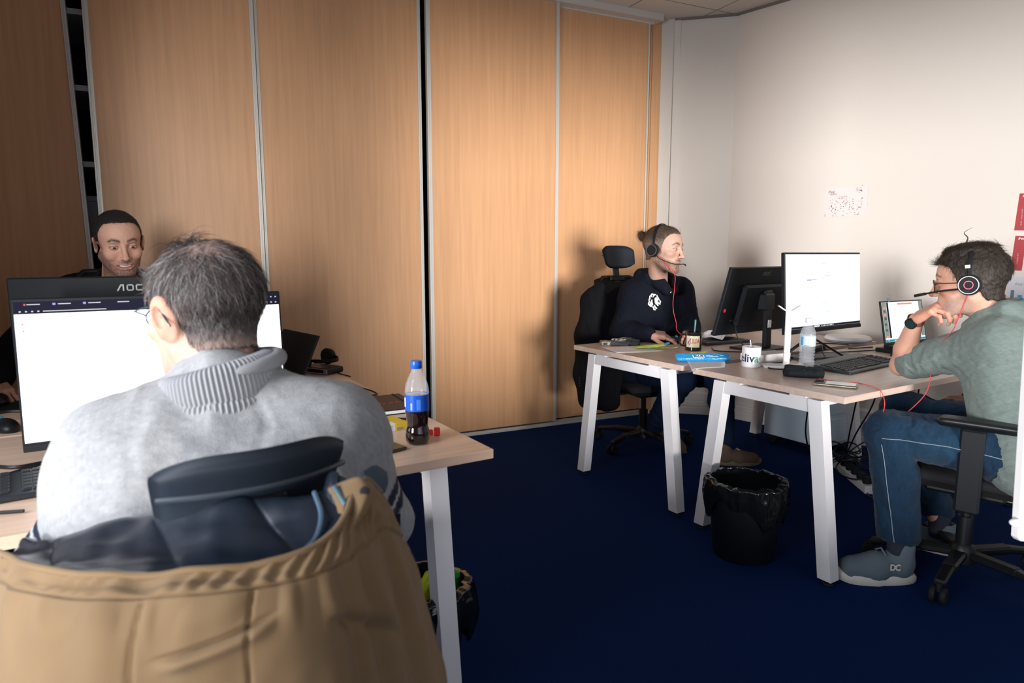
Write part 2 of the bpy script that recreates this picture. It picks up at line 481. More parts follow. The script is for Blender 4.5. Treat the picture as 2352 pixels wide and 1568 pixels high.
b = MB(); b.box((1.6, 1.3, CEIL+0.02), (7.6, 7.6, 0.04)); struct('ceiling', b, ceiling_mat())
P1 = np.array([3.765, 3.744]); P2 = np.array([4.07, 3.425]); d2 = np.array([-0.154, 0.988]); P3 = P2-d2*5.5
def wall_slab(name, a, c, m, z0=0.0, z1=CEIL, th=0.12):
    a = np.array(a); c = np.array(c); t = (c-a)/np.linalg.norm(c-a); n = np.array([-t[1], t[0]])*th
    b = MB(); b.prism([tuple(a), tuple(c), tuple(c+n), tuple(a+n)], z0, z1); return struct(name, b, m)
wall_slab('wall_corner', P2, P1-(P2-P1)*1.6, M['wall'], th=-0.12)
wall_slab('wall_right', P3, P2, M['wall'], th=-0.12)
# left wall with its window opening
b = MB()
xw = -1.36
for y0, y1, z0, z1 in ((-2.0, -0.95, 0, CEIL), (1.55, 4.9, 0, CEIL), (-0.95, 1.55, 0, 0.5), (-0.95, 1.55, 2.85, CEIL)):
    b.box((xw, (y0+y1)/2, (z0+z1)/2), (0.12, y1-y0, z1-z0))
b.box((-0.98, 2.35, CEIL/2), (0.85, 0.3, CEIL))           # pillar between the windows and the closet
struct('wall_left', b, M['wall_back'])
b = MB()
b.box((-2.35, -1.96, CEIL/2), (1.9, 0.12, CEIL))           # unseen wing added past the corner to block sunlight at the side window
WZ0, WZ1 = 0.42, 2.50
for x0, x1, z0, z1 in ((-1.42, -1.16, 0, CEIL), (-0.70, 0.0, 0, CEIL), (2.3, 5.2, 0, CEIL), (-1.16, 2.3, 0, WZ0), (-1.16, 2.3, WZ1, CEIL)):
    b.box(((x0+x1)/2, -1.96, (z0+z1)/2), (x1-x0, 0.12, z1-z0))
struct('wall_back', b, M['wall_back'])
b = MB()
for y in (-0.92, 0.25, 1.52): b.box((-1.36, y, 1.675), (0.06, 0.05, 2.35))
for z in (0.52, 2.83): b.box((-1.36, 0.3, z), (0.06, 2.5, 0.05))
struct('window_1', b, M['white_plastic'])
for n_, (xa, xb) in (('window_2', (-1.16, -0.70)), ('window_3', (0.0, 2.3))):
    b = MB()
    for x in (xa+.025, xb-.025): b.box((x, -1.96, (WZ0+WZ1)/2), (0.05, 0.06, WZ1-WZ0))
    for z in (WZ0+.025, WZ1-.025): b.box(((xa+xb)/2, -1.96, z), (xb-xa, 0.06, 0.05))
    struct(n_, b, M['white_plastic'])
b = MB(); q_ = 4.95; b.box((-math.sin(math.radians(-6.49))*q_+1.5, math.cos(math.radians(-6.49))*q_-.17, CEIL/2), (7.4, 0.1, CEIL), Rz(math.radians(-6.49))); struct('wall_far', b, M['wall_back'])
# skirting trunking on the corner and right walls
def skirting(name, a, c):
    a = np.array(a); c = np.array(c); t = (c-a)/np.linalg.norm(c-a); n = np.array([t[1], -t[0]])
    prof = [(0, 0), (0.05, 0), (0.05, 0.055), (0.044, 0.06), (0.05, 0.066), (0.05, 0.10), (0.044, 0.106), (0.05, 0.112), (0.05, 0.165), (0.040, 0.172), (0.040, 0.225), (0, 0.235)]
    V = []
    for q in (a, c): V += [(q[0]+n[0]*p, q[1]+n[1]*p, z) for p, z in prof]
    k = len(prof); F = [(i, (i+1) % k, k+(i+1) % k, k+i) for i in range(k)]+[tuple(range(k))[::-1], tuple(range(k, 2*k))]
    b = MB(); b.add(V, F); return struct(name, b, M['white_plastic'])
skirting('baseboard_corner', P1+np.array([0.02, -0.02]), P2)
skirting('baseboard_right', P2, P3)
# dark shadow-gap trim where the ceiling meets the walls and a slim cover strip in the corner
def strip(name, a, c, z, w, h, m):
    b = MB(); b.bar((a[0], a[1], z), (c[0], c[1], z), w, h); return struct(name, b, m)
M['trim_grey'] = mat('grey_trim', (0.20, 0.19, 0.17), 0.6)
strip('trim_1', P1, P2, CEIL-0.008, 0.03, 0.016, M['trim_grey'])
strip('trim_2', P2, P3, CEIL-0.008, 0.03, 0.016, M['trim_grey'])
b = MB(); t1 = (P2-P1)/np.linalg.norm(P2-P1); n1 = np.array([-t1[1], t1[0]])*-1
q0 = P1+t1*0.0-n1*0.0
b.prism([tuple(P1), tuple(P1+t1*0.045), tuple(P1+t1*0.045+np.array([t1[1], -t1[0]])*0.012), tuple(P1+np.array([t1[1], -t1[0]])*0.012)], 0.24, CEIL)
struct('trim_3', b, M['wall'])

# ================================================================ built-in closet
CA = math.radians(-6.49); cn = np.array([-math.sin(CA), math.cos(CA)])
closet = empty('built_in_closet', (cn[0]*4.14, cn[1]*4.14, 0), CA, 'wall-wide built-in closet with five tall sliding beech doors', 'closet')
def door(x0, x1, y, z0=0.035, z1=2.93, tilt=0.0, lw=0.026, rw=0.022):
    R_ = Ry(tilt); c = np.array([(x0+x1)/2, 0, 0])
    def ob(name, cx, w, d, m, dy=0.0):
        bb = MB(); bb.box((0, 0, 0), (w, d, z1-z0), bev=0.0015)
        V = np.array(bb.V)+np.array([cx-(x0+x1)/2, dy, (z0+z1)/2]); V = V@R_.T+np.array([(x0+x1)/2, y, 0])
        bb.V = [tuple(v) for v in V]; return bb
    p = ob('door', (x0+x1)/2, x1-x0-0.01, 0.018, None).build('door', M['door_wood'], closet)
    for cx, w in ((x0+lw/2, lw), (x1-rw/2, rw)):
        bb = ob('edge_profile', cx, w, 0.034, None)
        bb.S = [False]*len(bb.F); bb.build('edge_profile', M['alu'], p)
        if w > 0.02:
            bb = ob('edge_profile', cx, w*0.3, 0.040, None); bb.build('edge_profile_rib', M['alu'], p)
    return p
door(-1.30, -0.462, 0.055, tilt=math.radians(-1.25), z1=2.90)
door(-0.4405, 0.3745, 0.0)
door(0.372, 1.357, 0.050)
door(1.379, 2.325, 0.0)
door(2.327, 3.118, 0.050, rw=0.014, lw=0.03)
bb = MB(); bb.box((0.9, 0.012, 2.95), (4.56, 0.10, 0.05)); bb.box((0.9, 0.045, 2.925), (4.5, 0.02, 0.02)); bb.build('top_track', M['alu'], closet)
bb = MB(); bb.box((0.95, 0.0, 0.012), (4.45, 0.012, 0.024)); bb.box((0.95, 0.052, 0.012), (4.45, 0.012, 0.024)); bb.box((0.95, 0.03, 0.004), (4.45, 0.085, 0.008)); bb.build('floor_track', M['alu'], closet)
bb = MB(); bb.box((3.245, 0.075, CEIL/2), (0.17, 0.02, CEIL)); bb.box((3.155, 0.11, CEIL/2), (0.02, 0.09, CEIL)); bb.build('filler_panel', M['door_wood'], closet)
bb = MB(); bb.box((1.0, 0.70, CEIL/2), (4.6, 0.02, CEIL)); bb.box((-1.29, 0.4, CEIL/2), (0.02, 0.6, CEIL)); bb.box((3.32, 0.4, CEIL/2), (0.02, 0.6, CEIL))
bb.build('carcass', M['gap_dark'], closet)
M['shelf_white'] = mat('shelf_edge', (0.42, 0.43, 0.45), 0.6)
for z in (0.45, 0.9, 1.32, 1.72, 2.11, 2.49, 2.86):
    bb = MB(); bb.box((-0.45, 0.39, z), (0.9, 0.58, 0.028)); bb.build('shelf', M['shelf_white'], closet)
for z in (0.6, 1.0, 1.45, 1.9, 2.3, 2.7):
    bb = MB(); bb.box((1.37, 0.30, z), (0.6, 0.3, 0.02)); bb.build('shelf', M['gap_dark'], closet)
# things stored behind the half-open door
bb = MB(); bb.box((0, 0, 0), (0.28, 0.30, 0.20), bev=0.004); bb.box((0, 0, 0.105), (0.30, 0.32, 0.03), bev=0.004)
q = cn*4.14; bx = bb.build('storage_box', mat('grey_carton', (0.22, 0.24, 0.27), 0.7)); 
ux = np.array([math.cos(CA), math.sin(CA)])
pp = q+ux*(-0.42)+cn*0.3; bx.location = (pp[0], pp[1], 1.438); bx.rotation_euler = (0, 0, CA)
tag(bx, 'grey storage box on a shelf seen through the gap between the left closet doors', 'box')
# ================================================================ desks
def make_desk(name, x0, x1, y0, y1, wood, label, frames=(0, 1), group='trestle desks', fin=0.02):
    """desk top whose ends run along Y, on A-shaped white end frames"""
    t = empty(name, ((x0+x1)/2, (y0+y1)/2, 0), 0, label, 'desk', None)
    cx, cy = (x0+x1)/2, (y0+y1)/2; wx, wy = x1-x0, y1-y0
    b = MB(); b.box((0, 0, 0.7275), (wx, wy, 0.025), bev=0.0012); b.build('tabletop', wood, t)
    for e in frames:
        sx = (-wx/2+fin+0.027) if e == 0 else (wx/2-fin-0.027)
        ya, yb = -wy/2+0.02, wy/2-0.02
        ty0, ty1 = ya+0.085, yb-0.085; w = 0.052
        b = MB(); b.box((sx, (ty0+ty1)/2, 0.6775), (w-0.003, ty1-ty0-0.02, w-0.002), bev=0.001)
        f = b.build('end_frame', M['white_metal'], t)
        for s, (yt, yf) in enumerate(((ty0, ya), (ty1, yb))):
            sg = -1 if s == 0 else 1
            V = []
            for z, yo in ((0.7035, yt), (0.022, yf)):
                V += [(sx-w/2, yo, z), (sx+w/2, yo, z), (sx+w/2, yo-sg*w*1.06, z), (sx-w/2, yo-sg*w*1.06, z)]
            V = np.array(V); b = MB(); b.add(V, [(0, 1, 2, 3), (7, 6, 5, 4), (0, 4, 5, 1), (1, 5, 6, 2), (2, 6, 7, 3), (3, 7, 4, 0)])
            lg = b.build('leg', M['white_metal'], t)
            b = MB(); b.lathe([(0.008, 0.006), (0.008, 0.026)], (sx, yf-sg*0.027, 0), 12); b.lathe([(0.018, 0), (0.021, 0.003), (0.019, 0.008), (0.008, 0.010)], (sx, yf-sg*0.027, 0), 16)
            b.build('foot', M['rubber'], lg)
        for yy in (ty0+0.10, ty1-0.10): b = MB(); b.box((sx, yy, 0.7085), (w*0.9, 0.07, 0.013)); b.build('spacer', M['white_metal'], f)
    for yy in (-wy/2+0.16, wy/2-0.16): b = MB(); b.box((0, yy, 0.69), (wx-2*fin-0.11, 0.03, 0.045)); b.build('crossbar', M['white_metal'], t)
    return t
DK = 0.74
desk_B = make_desk('office_desk', 2.232, 3.84, 1.33, 2.045, M['desk_wood'], 'pale oak desk on slanted white legs where the sage hoodie man leans his elbow')
desk_A = make_desk('office_desk', 2.240, 3.83, 2.118, 2.93, M['desk_wood'], 'pale oak desk with slanted white legs in front of the man in the black hoodie')
desk_L = make_desk('office_desk', -0.95, 0.852, 1.455, 2.27, M['desk_wood_l'], 'beech desk carrying the cola bottle, in front of the man in the grey sweater', fin=0.085)
desk_M = make_desk('office_desk', -0.95, 0.852, 2.285, 3.11, M['desk_wood_l'], 'beech desk against the back of the cola bottle desk, where the smiling man sits', fin=0.085)

# ================================================================ monitors
M['screen_l'] = mat('lit_screen', (0.02, 0.02, 0.02), 0.3, emit=(0.93, 0.96, 1.0), es=2.2)
M['screen_r'] = mat('lit_screen_right', (0.02, 0.02, 0.02), 0.3, emit=(0.95, 0.985, 1.0), es=1.0)
M['scr_dark'] = mat('screen_bar', (0.004, 0.004, 0.008), 0.6, emit=(0.010, 0.010, 0.026), es=1.0, spec=.1)
M['scr_red'] = mat('screen_red', (0.1, 0, 0), 0.4, emit=(0.9, 0.08, 0.08), es=0.9)
M['scr_blue'] = mat('screen_blue', (0, 0, 0.1), 0.4, emit=(0.35, 0.42, 0.95), es=0.9)
M['scr_grey'] = mat('screen_grey', (0.1, 0.1, 0.1), 0.4, emit=(0.62, 0.64, 0.68), es=0.9)
M['scr_white'] = mat('screen_white', (0.1, 0.1, 0.1), 0.4, emit=(0.95, 0.97, 1.0), es=1.0)
M['scr_off'] = mat('screen_off', (0.004, 0.004, 0.005), 0.12)
M['logo_grey'] = mat('logo_grey', (0.45, 0.46, 0.47), 0.35, 0.3)
M['logo_dark'] = mat('logo_dark', (0.10, 0.11, 0.12), 0.4, 0.3)
def aoc(c, xa, ya, h, m, parent):
    """the maker's three letters as bold bars: slanted A without crossbar, rounded O and C"""
    xa = np.array(xa, float); ya = np.array(ya, float); na = np.cross(xa, ya); b = MB()
    def P(u, v): return np.array(c)+xa*u*h+ya*v*h
    def bar2(pts, w):
        for (p, q) in zip(pts[:-1], pts[1:]):
            p = np.array(p, float); q = np.array(q, float); d = (q-p)/np.linalg.norm(q-p); n = np.array([-d[1], d[0]])*w/2
            p2, q2 = p-d*w*0.35, q+d*w*0.35
            cs = [p2+n, p2-n, q2-n, q2+n]; V = [P(*k)+na*0.0002 for k in cs]+[P(*k)+na*0.0012 for k in cs]
            b.add(V, [(3, 2, 1, 0), (4, 5, 6, 7), (0, 1, 5, 4), (1, 2, 6, 5), (2, 3, 7, 6), (3, 0, 4, 7)])
    bar2([(-1.75, -0.42), (-1.30, 0.40), (-0.98, 0.42), (-0.98, -0.42)], 0.21)
    bar2([(-0.45, 0.30), (-0.32, 0.40), (0.20, 0.40), (0.33, 0.28), (0.33, -0.28), (0.20, -0.40), (-0.32, -0.40), (-0.45, -0.28), (-0.45, 0.30)], 0.2)
    bar2([(1.55, 0.40), (0.92, 0.40), (0.79, 0.28), (0.79, -0.28), (0.92, -0.40), (1.55, -0.40)], 0.2)
    return b.build('logo', m, parent)
def make_monitor(loc, rz, zc, tilt, label, w=0.614, h=0.366, screen=None, logo=None):
    """screen faces local -Y; origin at the stand foot on the desk"""
    t = empty('computer_monitor', loc, rz, label, 'monitor')
    R_ = Rx(-tilt); c = np.array([0, 0, zc-loc[2]])
    def tr(b): b.V = [tuple(v) for v in (np.array(b.V)@R_.T+c)]; return b
    b = MB(); b.box((0, 0.010, 0), (w, 0.020, h), bev=0.003)
    b.box((0, 0.032, -0.02), (w*0.60, 0.030, h*0.62), bev=0.012)
    body = tr(b).build('housing', M['monitor_black'], t)
    b = MB(); b.box((0, -0.0005, 0.0065), (w-0.010, 0.001, h-0.030)); scr = tr(b).build('screen', screen or M['scr_off'], t)
    b = MB(); b.box((0, -0.002, -h/2+0.0085), (w-0.002, 0.004, 0.017), bev=0.001); tr(b).build('chin_bezel', M['monitor_black'], t)
    # stand: arm, round-cornered foot
    b = MB(); b.bar((0, 0.075, 0.012), (0, 0.070, zc-loc[2]+0.05), 0.055, 0.022, up=(0, 1, 0), bev=0.004)
    b.box((0, 0.062, zc-loc[2]-0.01), (0.09, 0.05, 0.09), bev=0.008); b.build('stand_arm', M['black_plastic'], t)
    b = MB(); b.box((0, 0.03, 0.006), (0.26, 0.19, 0.012), bev=0.004); b.build('stand_foot', M['black_plastic'], t)
    if logo:
        o = np.array([0, 0.0205, h/2-0.034])@R_.T+c
        aoc(o, (-1, 0, 0), R_@np.array([0, 0, 1.0]), 0.020, logo, body)
    b = MB()
    for k in range(3): b.box((w/2-0.10+k*0.018, 0.049, -0.09), (0.012, 0.004, 0.006))
    pt = tr(b).build('ports', M['rubber'], body)
    def on(u, v): return np.array([u, -0.0016, v+0.0065])@R_.T+c
    return t, scr, on, R_
def ui(name, scr, on, rects, m, th=0.0004):
    """thin printed-light shapes lying on the glass, in metres on the screen"""
    b = MB()
    for u, v, w, h in rects:
        cs = [(u-w/2, v-h/2), (u+w/2, v-h/2), (u+w/2, v+h/2), (u-w/2, v+h/2)]; b.add([on(*q) for q in cs], [(0, 1, 2, 3)])
    return b.build(name, m, scr)
# the near man's screen
mon1, s1, on1, R1 = make_monitor((0.129, 1.925, DK), 0, 0.962, math.radians(6), 'lit monitor with a white web page directly behind the grey sweater man\'s head', screen=M['screen_l'])
ui('browser_bar', s1, on1, [(0, 0.158, 0.604, 0.020), (0, 0.1435, 0.604, 0.0095)], M['scr_dark'])
rr = []; rw = random.Random(5)
for k in range(6):
    x = -0.285+k*0.062; rr.append((x+0.022, 0.161, 0.026, 0.0022))
rr += [(-0.18, 0.1445, 0.13, 0.002)]+[(-0.29+0.012*k, 0.1445, 0.004, 0.003) for k in range(4)]+[(0.27+0.012*k, 0.161, 0.004, 0.003) for k in range(3)]+[(0.27+0.012*k, 0.146, 0.004, 0.003) for k in range(3)]
on1b = lambda u, v: on1(u, v)+np.array([0, -0.0006, 0])
ui('browser_icons', s1, on1b, rr, M['scr_grey'])
ui('tab_icons', s1, on1b, [(-0.222, 0.161, 0.006, 0.005), (-0.16, 0.161, 0.006, 0.005)], M['scr_blue'])
ui('page_marks', s1, on1b, [(-0.287, 0.114, 0.004, 0.003), (-0.286, 0.098, 0.004, 0.003), (-0.28, 0.161, 0.004, 0.004)], M['scr_red'])
ui('page_text', s1, on1b, [(-0.245, 0.117, 0.035, 0.0012), (0.288, 0.128, 0.003, 0.003)], M['scr_grey'])
# its neighbour, back towards us
mon2, s2, on2, _ = make_monitor((0.086, 2.40, DK), PI, .997, math.radians(3), 'black monitor seen from behind with grey lettering below the smiling man\'s face', logo=M['logo_grey'])
# sage-hoodie man's screen
mon3, s3, on3, R3 = make_monitor((2.935, 1.885, DK), math.radians(2.0), 1.068, math.radians(4), 'lit white monitor on the right-hand desks above the water bottle', w=0.63, h=0.372, screen=M['screen_r'])
q3 = lambda u, v: on3(u, v)+np.array([0, -0.0006, 0])
ui('page_text', s3, q3, [(-0.27, 0.115, 0.018, 0.0014), (-0.01, 0.128, 0.035, 0.0015), (0.03, 0.085, 0.05, 0.0013), (0.02, 0.07, 0.05, 0.0015), (-0.02, 0.057, 0.015, 0.0013),
    (-0.25, 0.045, 0.02, 0.001), (0.06, 0.03, 0.03, 0.001), (-0.02, -0.02, 0.012, 0.001), (0.08, -0.03, 0.02, 0.001), (-0.12, -0.095, 0.012, 0.001), (0.295, 0.165, 0.004, 0.004), (0.0, -0.06, 0.05, 0.001), (0.03, -0.10, 0.04, 0.001)], M['scr_grey'])
ui('page_link', s3, q3, [(-0.13, 0.052, 0.034, 0.005), (-0.09, 0.054, 0.04, 0.0015)], M['scr_blue'])
ui('task_bar', s3, on3, [(0, -0.1655, 0.62, 0.010)], M['scr_dark'])
ui('task_icons', s3, q3, [(-0.03+0.012*k, -0.1655, 0.006, 0.005) for k in range(9)]+[(-0.07, -0.1655, 0.045, 0.006)], M['scr_white'])
b = MB()
for k in range(3): b.box((0, 0, 0), (0.001, 0.001, 0.001))
lettering('logo', 'AOC', 0.011, (0, -0.0045, 1.068-DK-0.1775), (1, 0, 0), (0, 0, 1), M['logo_dark'], mon3)
# black-hoodie man's screen, back towards us
mon4, s4, on4, _ = make_monitor((3.0, 2.32, DK), PI+math.radians(3), 1.005, math.radians(15), 'black monitor seen from behind, between the black hoodie man and the lit right-hand monitor', logo=M['logo_dark'])
M['red_led'] = mat('red_label', (0.8, 0.02, 0.04), 0.5, emit=(0.9, 0.02, 0.05), es=0.25)
for t_, px in ((mon4, -1),):
    Rq = Rx(-math.radians(15)); cc = np.array([0, 0, 1.005-DK])
    b = MB(); b.box((0.275, 0.0215, -0.045), (0.014, 0.002, 0.016)); b.V = [tuple(v) for v in (np.array(b.V)@Rq.T+cc)]; b.build('red_port_sticker', M['red_led'], t_)
    b = MB(); b.box((0.004, 0.087, -0.125), (0.028, 0.002, 0.040)); b.V = [tuple(v) for v in (np.array(b.V)+np.array([0, 0.003, cc[2]]))]; b.build('white_stand_sticker', M['paper'], t_)
# ================================================================ people: heads, hands, hair
# head space: +Y is where the face looks, +X the person's right, Z up, origin between the ears
def sm(a, b, x): t = np.clip((x-a)/(b-a), 0, 1); return t*t*(3-2*t)
def gau(P, c, r): return np.exp(-(((P-np.array(c))/np.array(r))**2).sum(1))
def head_sdf(smile=0.0, nose=1.0, jaw=1.0, neck=0.058, neck_len=0.13, neck_back=0.02, ear=1.0, mouth_open=0.0, lean=0.0, trap=True, neck_to=None):
    s = SDF()
    s.ell((0, -0.014, 0.042), (0.077, 0.098, 0.084), 0.01)
    s.ell((0, 0.036, 0.045), (0.063, 0.056, 0.062), 0.02)
    s.ell((0, 0.040, -0.016), (0.060, 0.050, 0.066), 0.02)
    s.ell((0, 0.032, -0.060), (0.052*jaw, 0.052, 0.040), 0.02)
    s.cone((0.054*jaw, -0.006, -0.044), (0.018, 0.072, -0.094), 0.018, 0.016, 0.022, mirror=True)
    s.ell((0, 0.080, -0.094), (0.023*jaw, 0.018, 0.018), 0.014)
    s.ell((0.043, 0.061, -0.012), (0.022, 0.022, 0.017), 0.016, mirror=True)                 # cheekbone
    s.ell((0, 0.080, -0.052), (0.030, 0.017, 0.026), 0.014)                                    # muzzle
    s.cone((-0.030, 0.080, 0.036), (0.030, 0.080, 0.036), 0.0125, 0.0125, 0.012)                # brow ridge
    s.ell((0.031, 0.094, 0.014), (0.0165, 0.013, 0.0125), 0.010, sub=True, mirror=True)          # eye sockets
    s.ell((0.031, 0.0775, 0.0135), (0.0150, 0.0132, 0.0128), 0.004, mirror=True)                 # lid ball
    if smile: s.ell((0.040, 0.066, -0.024), (0.020, 0.021, 0.018), 0.012, mirror=True)
    # nose
    s.cone((0, 0.090, 0.022), (0, 0.1105*nose, -0.020), 0.0075, 0.0095, 0.010)
    s.ell((0, 0.1135*nose, -0.0235), (0.0105, 0.0105, 0.0095), 0.006)
    s.ell((0.0125, 0.101, -0.0265), (0.0072, 0.0095, 0.0070), 0.005, mirror=True)
    s.ell((0.0065, 0.1065, -0.0335), (0.0036, 0.0052, 0.0035), 0.003, sub=True, mirror=True)
    # lips
    w = 0.023+0.006*smile; cz = 0.006*smile; ft = 1-.22*min(smile, 1)
    up = [((-w, 0.083, -0.0555+cz), 0.0028), ((-w*.5, 0.0925, -0.0535), 0.0046), ((0, 0.0965, -0.0530), 0.0044), ((w*.5, 0.0925, -0.0535), 0.0046), ((w, 0.083, -0.0555+cz), 0.0028)]
    lo = [((-w, 0.083, -0.0560+cz), 0.0026), ((-w*.5, 0.0905, -0.0625-mouth_open), 0.0052), ((0, 0.0935, -0.0645-mouth_open), 0.0058), ((w*.5, 0.0905, -0.0625-mouth_open), 0.0052), ((w, 0.083, -0.0560+cz), 0.0026)]
    up = [(p, r_*ft) for p, r_ in up]; lo = [(p, r_*ft) for p, r_ in lo]; s.chain(up, 0.004); s.chain(lo, 0.004)
    if mouth_open:
        for x in (-0.6, -0.2, 0.2, 0.6):
            s.ell((w*x, 0.094-0.012*x*x, -0.0585-mouth_open*0.5+cz*x*x), (w*0.36, 0.012, 0.0022+mouth_open*0.55), 0.002, sub=True)
    else:
        s.cone((-w*.9, 0.0885, -0.0572+cz*.8), (0, 0.1015, -0.0582), 0.0016, 0.0016, 0.003, sub=True)
        s.cone((w*.9, 0.0885, -0.0572+cz*.8), (0, 0.1015, -0.0582), 0.0016, 0.0016, 0.003, sub=True)
    s.ell((0, 0.096, -0.0755-mouth_open), (0.020, 0.006, 0.005), 0.008, sub=True)
    if smile:
        s.cone((0.018, 0.098, -0.030), (0.038, 0.082, -0.058), 0.0022, 0.003, 0.006, sub=True, mirror=True)
    # ears
    er = Rz(math.radians(-20))@Ry(math.radians(6))@Rx(math.radians(-10))
    s.ell((0.080, -0.012, 0.002), (0.0070*ear, 0.0175*ear, 0.0305*ear), 0.006, rot=er, mirror=True)
    s.ell((0.086, -0.008, 0.004), (0.0048, 0.0095, 0.0170), 0.005, rot=er, sub=True, mirror=True)
    s.ell((0.079, -0.004, -0.022), (0.0050, 0.0075, 0.0085), 0.004, mirror=True)
    # neck
    if neck_to is None: neck_to = (0, -0.040-neck_back+lean, -0.06-neck_len)
    nt = np.array(neck_to, float)
    s.cone((0, -0.024, -0.045), tuple(nt), neck*0.96, neck*1.0, 0.03)
    for sx in (-1, 1): s.cone((sx*0.034, -0.012, -0.050), tuple(nt+np.array([sx*.012, .045, .02])), 0.014, 0.012, 0.02)
    return s
def skin_colors(V, base, stubble=0.0, stub=(0.20, 0.13, 0.10), brow=(0.07, 0.045, 0.03), mouth_open=0.0, smile=0.0, red=0.25, beard_full=0.0, lipc=(0.44, 0.20, 0.17)):
    C = np.tile(np.array(base, float), (len(V), 1)); x, y, z = V.T
    def mix(w, c): 
        nonlocal C
        w = np.clip(w, 0, 1)[:, None]; C = C*(1-w)+np.array(c)*w
    cheek = gau(V, (0.042, 0.07, -0.015), (0.025, 0.03, 0.022))+gau(V, (-0.042, 0.07, -0.015), (0.025, 0.03, 0.022))+gau(V, (0, 0.115, -0.02), (0.014, 0.015, 0.016))
    mix(cheek*red, (base[0]*0.95, base[1]*0.66, base[2]*0.6))
    mix(red*1.3*sm(0.074, 0.082, np.abs(x))*(np.abs(z) < 0.045), (base[0]*0.95, base[1]*0.62, base[2]*0.55))
    # stubble over jaw, chin, moustache, neck front
    zj = -0.022-0.35*(np.clip(y, 0, 0.1)) 
    sd = sm(0.006, -0.012, z-zj)*sm(-0.03, 0.0, y)*sm(-0.17, -0.10, z)
    mou = gau(V, (0, 0.10, -0.044), (0.027, 0.02, 0.009))*1.5
    side = sm(0.055, 0.066, np.abs(x))*sm(-0.005, 0.01, y)*sm(0.03, 0.01, y)*(z < 0.03)*(z > -0.08)
    nz = 0.75+0.35*wob(V, 900, 1)+0.2*wob(V, 2500, 2)
    und = np.clip(1-gau(V, (0, 0.095, -0.059), (0.026, 0.02, 0.012+mouth_open))*1.4, 0, 1)
    mix((np.clip(sd+side, 0, 1)*und+mou)*stubble*nz, stub)
    # brows
    bx = np.abs(x); bl = 0.0375+0.006*sm(0.010, 0.034, bx)-0.010*sm(0.036, 0.052, bx)
    bw = np.exp(-((z-bl)/(0.0058-0.0020*sm(0.03, 0.05, bx)))**2)*sm(0.009, 0.014, bx)*sm(0.054, 0.046, bx)*(y > 0.04)
    mix(bw*1.1*(0.85+0.25*wob(V, 1800, 0)), brow)
    # lips
    w = 0.026+0.006*smile
    zc_ = -0.0580-mouth_open*.5+0.006*smile*(x/w)**2
    lw = np.exp(-(((z-zc_)/(0.0088+mouth_open*.6))**4)-((x/w)**6))*(y > 0.076)
    mix(lw*0.75, lipc)
    lm = np.exp(-((z-(-0.0576+0.006*smile*(x/w)**2))/0.0018)**2-((x/(w*1.02))**6))*(y > 0.078) if not mouth_open else 0*z
    mix(lm*0.7, (0.10, 0.03, 0.025))
    # lash lines and lid creases
    for sx in (-1, 1):
        ex = (x*sx-0.031)/0.0145
        lash = np.exp(-((z-(0.0195-0.0045*ex*ex))/0.0017)**2)*(np.abs(ex) < 1.1)*(y > 0.066)
        mix(lash*0.75, (0.05, 0.03, 0.025))
        mix(0.25*np.exp(-((z-(0.0065+0.003*ex*ex))/0.0025)**2)*(np.abs(ex) < 1.1)*(y > 0.066), (base[0]*.5, base[1]*.38, base[2]*.36))
    C *= (1+0.05*wob(V, 260, 1))[:, None]
    return np.clip(C, 0, 1)
def frame4(pos, yaw=0.0, pitch=0.0, roll=0.0, scale=1.0):
    """head matrix: yaw = compass direction of the face (0 looks along +Y, positive to the left), pitch > 0 looks down, roll > 0 tips to the person's right"""
    R_ = Rz(yaw)@Rx(-pitch)@Ry(roll); m = np.eye(4); m[:3, :3] = R_*scale; m[:3, 3] = pos; return m
def xf(m, V): return np.asarray(V)@m[:3, :3].T+m[:3, 3]
M['eye_white'] = mat('eye_white', (0.62, 0.58, 0.56), 0.15)
M['iris'] = mat('iris', (0.05, 0.035, 0.025), 0.1)
M['iris_blue'] = mat('iris_blue', (0.08, 0.12, 0.16), 0.1)
M['teeth'] = mat('teeth', (0.75, 0.70, 0.64), 0.25)
def add_eyes(m4, parent, look=(0, 1, 0), iris=None, open_=1.0):
    """two eyeballs set into the lids, with iris discs"""
    for sx in (-1, 1):
        c = np.array([sx*0.031, 0.0785, 0.0128]); b = MB()
        # visible almond of the eyeball, slightly proud of the lids
        n1, n2 = 18, 8; V = []; F = []
        for j in range(n2+1):
            for i in range(n1+1):
                u = -1+2*i/n1; hv = (1-abs(u)**2.2)*0.37*open_; v = (-0.75+1.75*j/n2)*hv*0.5
                th = u*0.92; ph = v
                V.append(c+0.0138*np.array([math.sin(th)*math.cos(ph), math.cos(th)*math.cos(ph), math.sin(ph)+0.02]))
        F = grid_faces(n2+1, n1+1)
        o = mesh_obj('eyeball', xf(m4, V), F, M['eye_white'], parent, smooth=True)
        lk = np.array(look, float); lk /= np.linalg.norm(lk)
        b = MB(); V2 = []; n = 20
        x_ = np.cross(lk, (0, 0, 1)); x_ /= np.linalg.norm(x_); y_ = np.cross(x_, lk)
        for r_, hgt in ((0.0, 0.01430), (0.0056, 0.01405)):
            for k in range(n): 
                a = 2*PI*k/n; q = lk*hgt+r_*(math.cos(a)*x_+math.sin(a)*y_); 
                ql = q.copy(); lim = 0.0049*open_; ql[2] = np.clip(ql[2], -lim*0.7, lim*0.9); V2.append(c+ql)
        mesh_obj('iris', xf(m4, V2), [(k, n+k, n+(k+1) % n, (k+1) % n) for k in range(n)], iris or M['iris'], o)
def hair_line(pts):
    ys = np.array([p[0] for p in pts]); zs = np.array([p[1] for p in pts])
    return lambda y: np.interp(y, ys, zs)
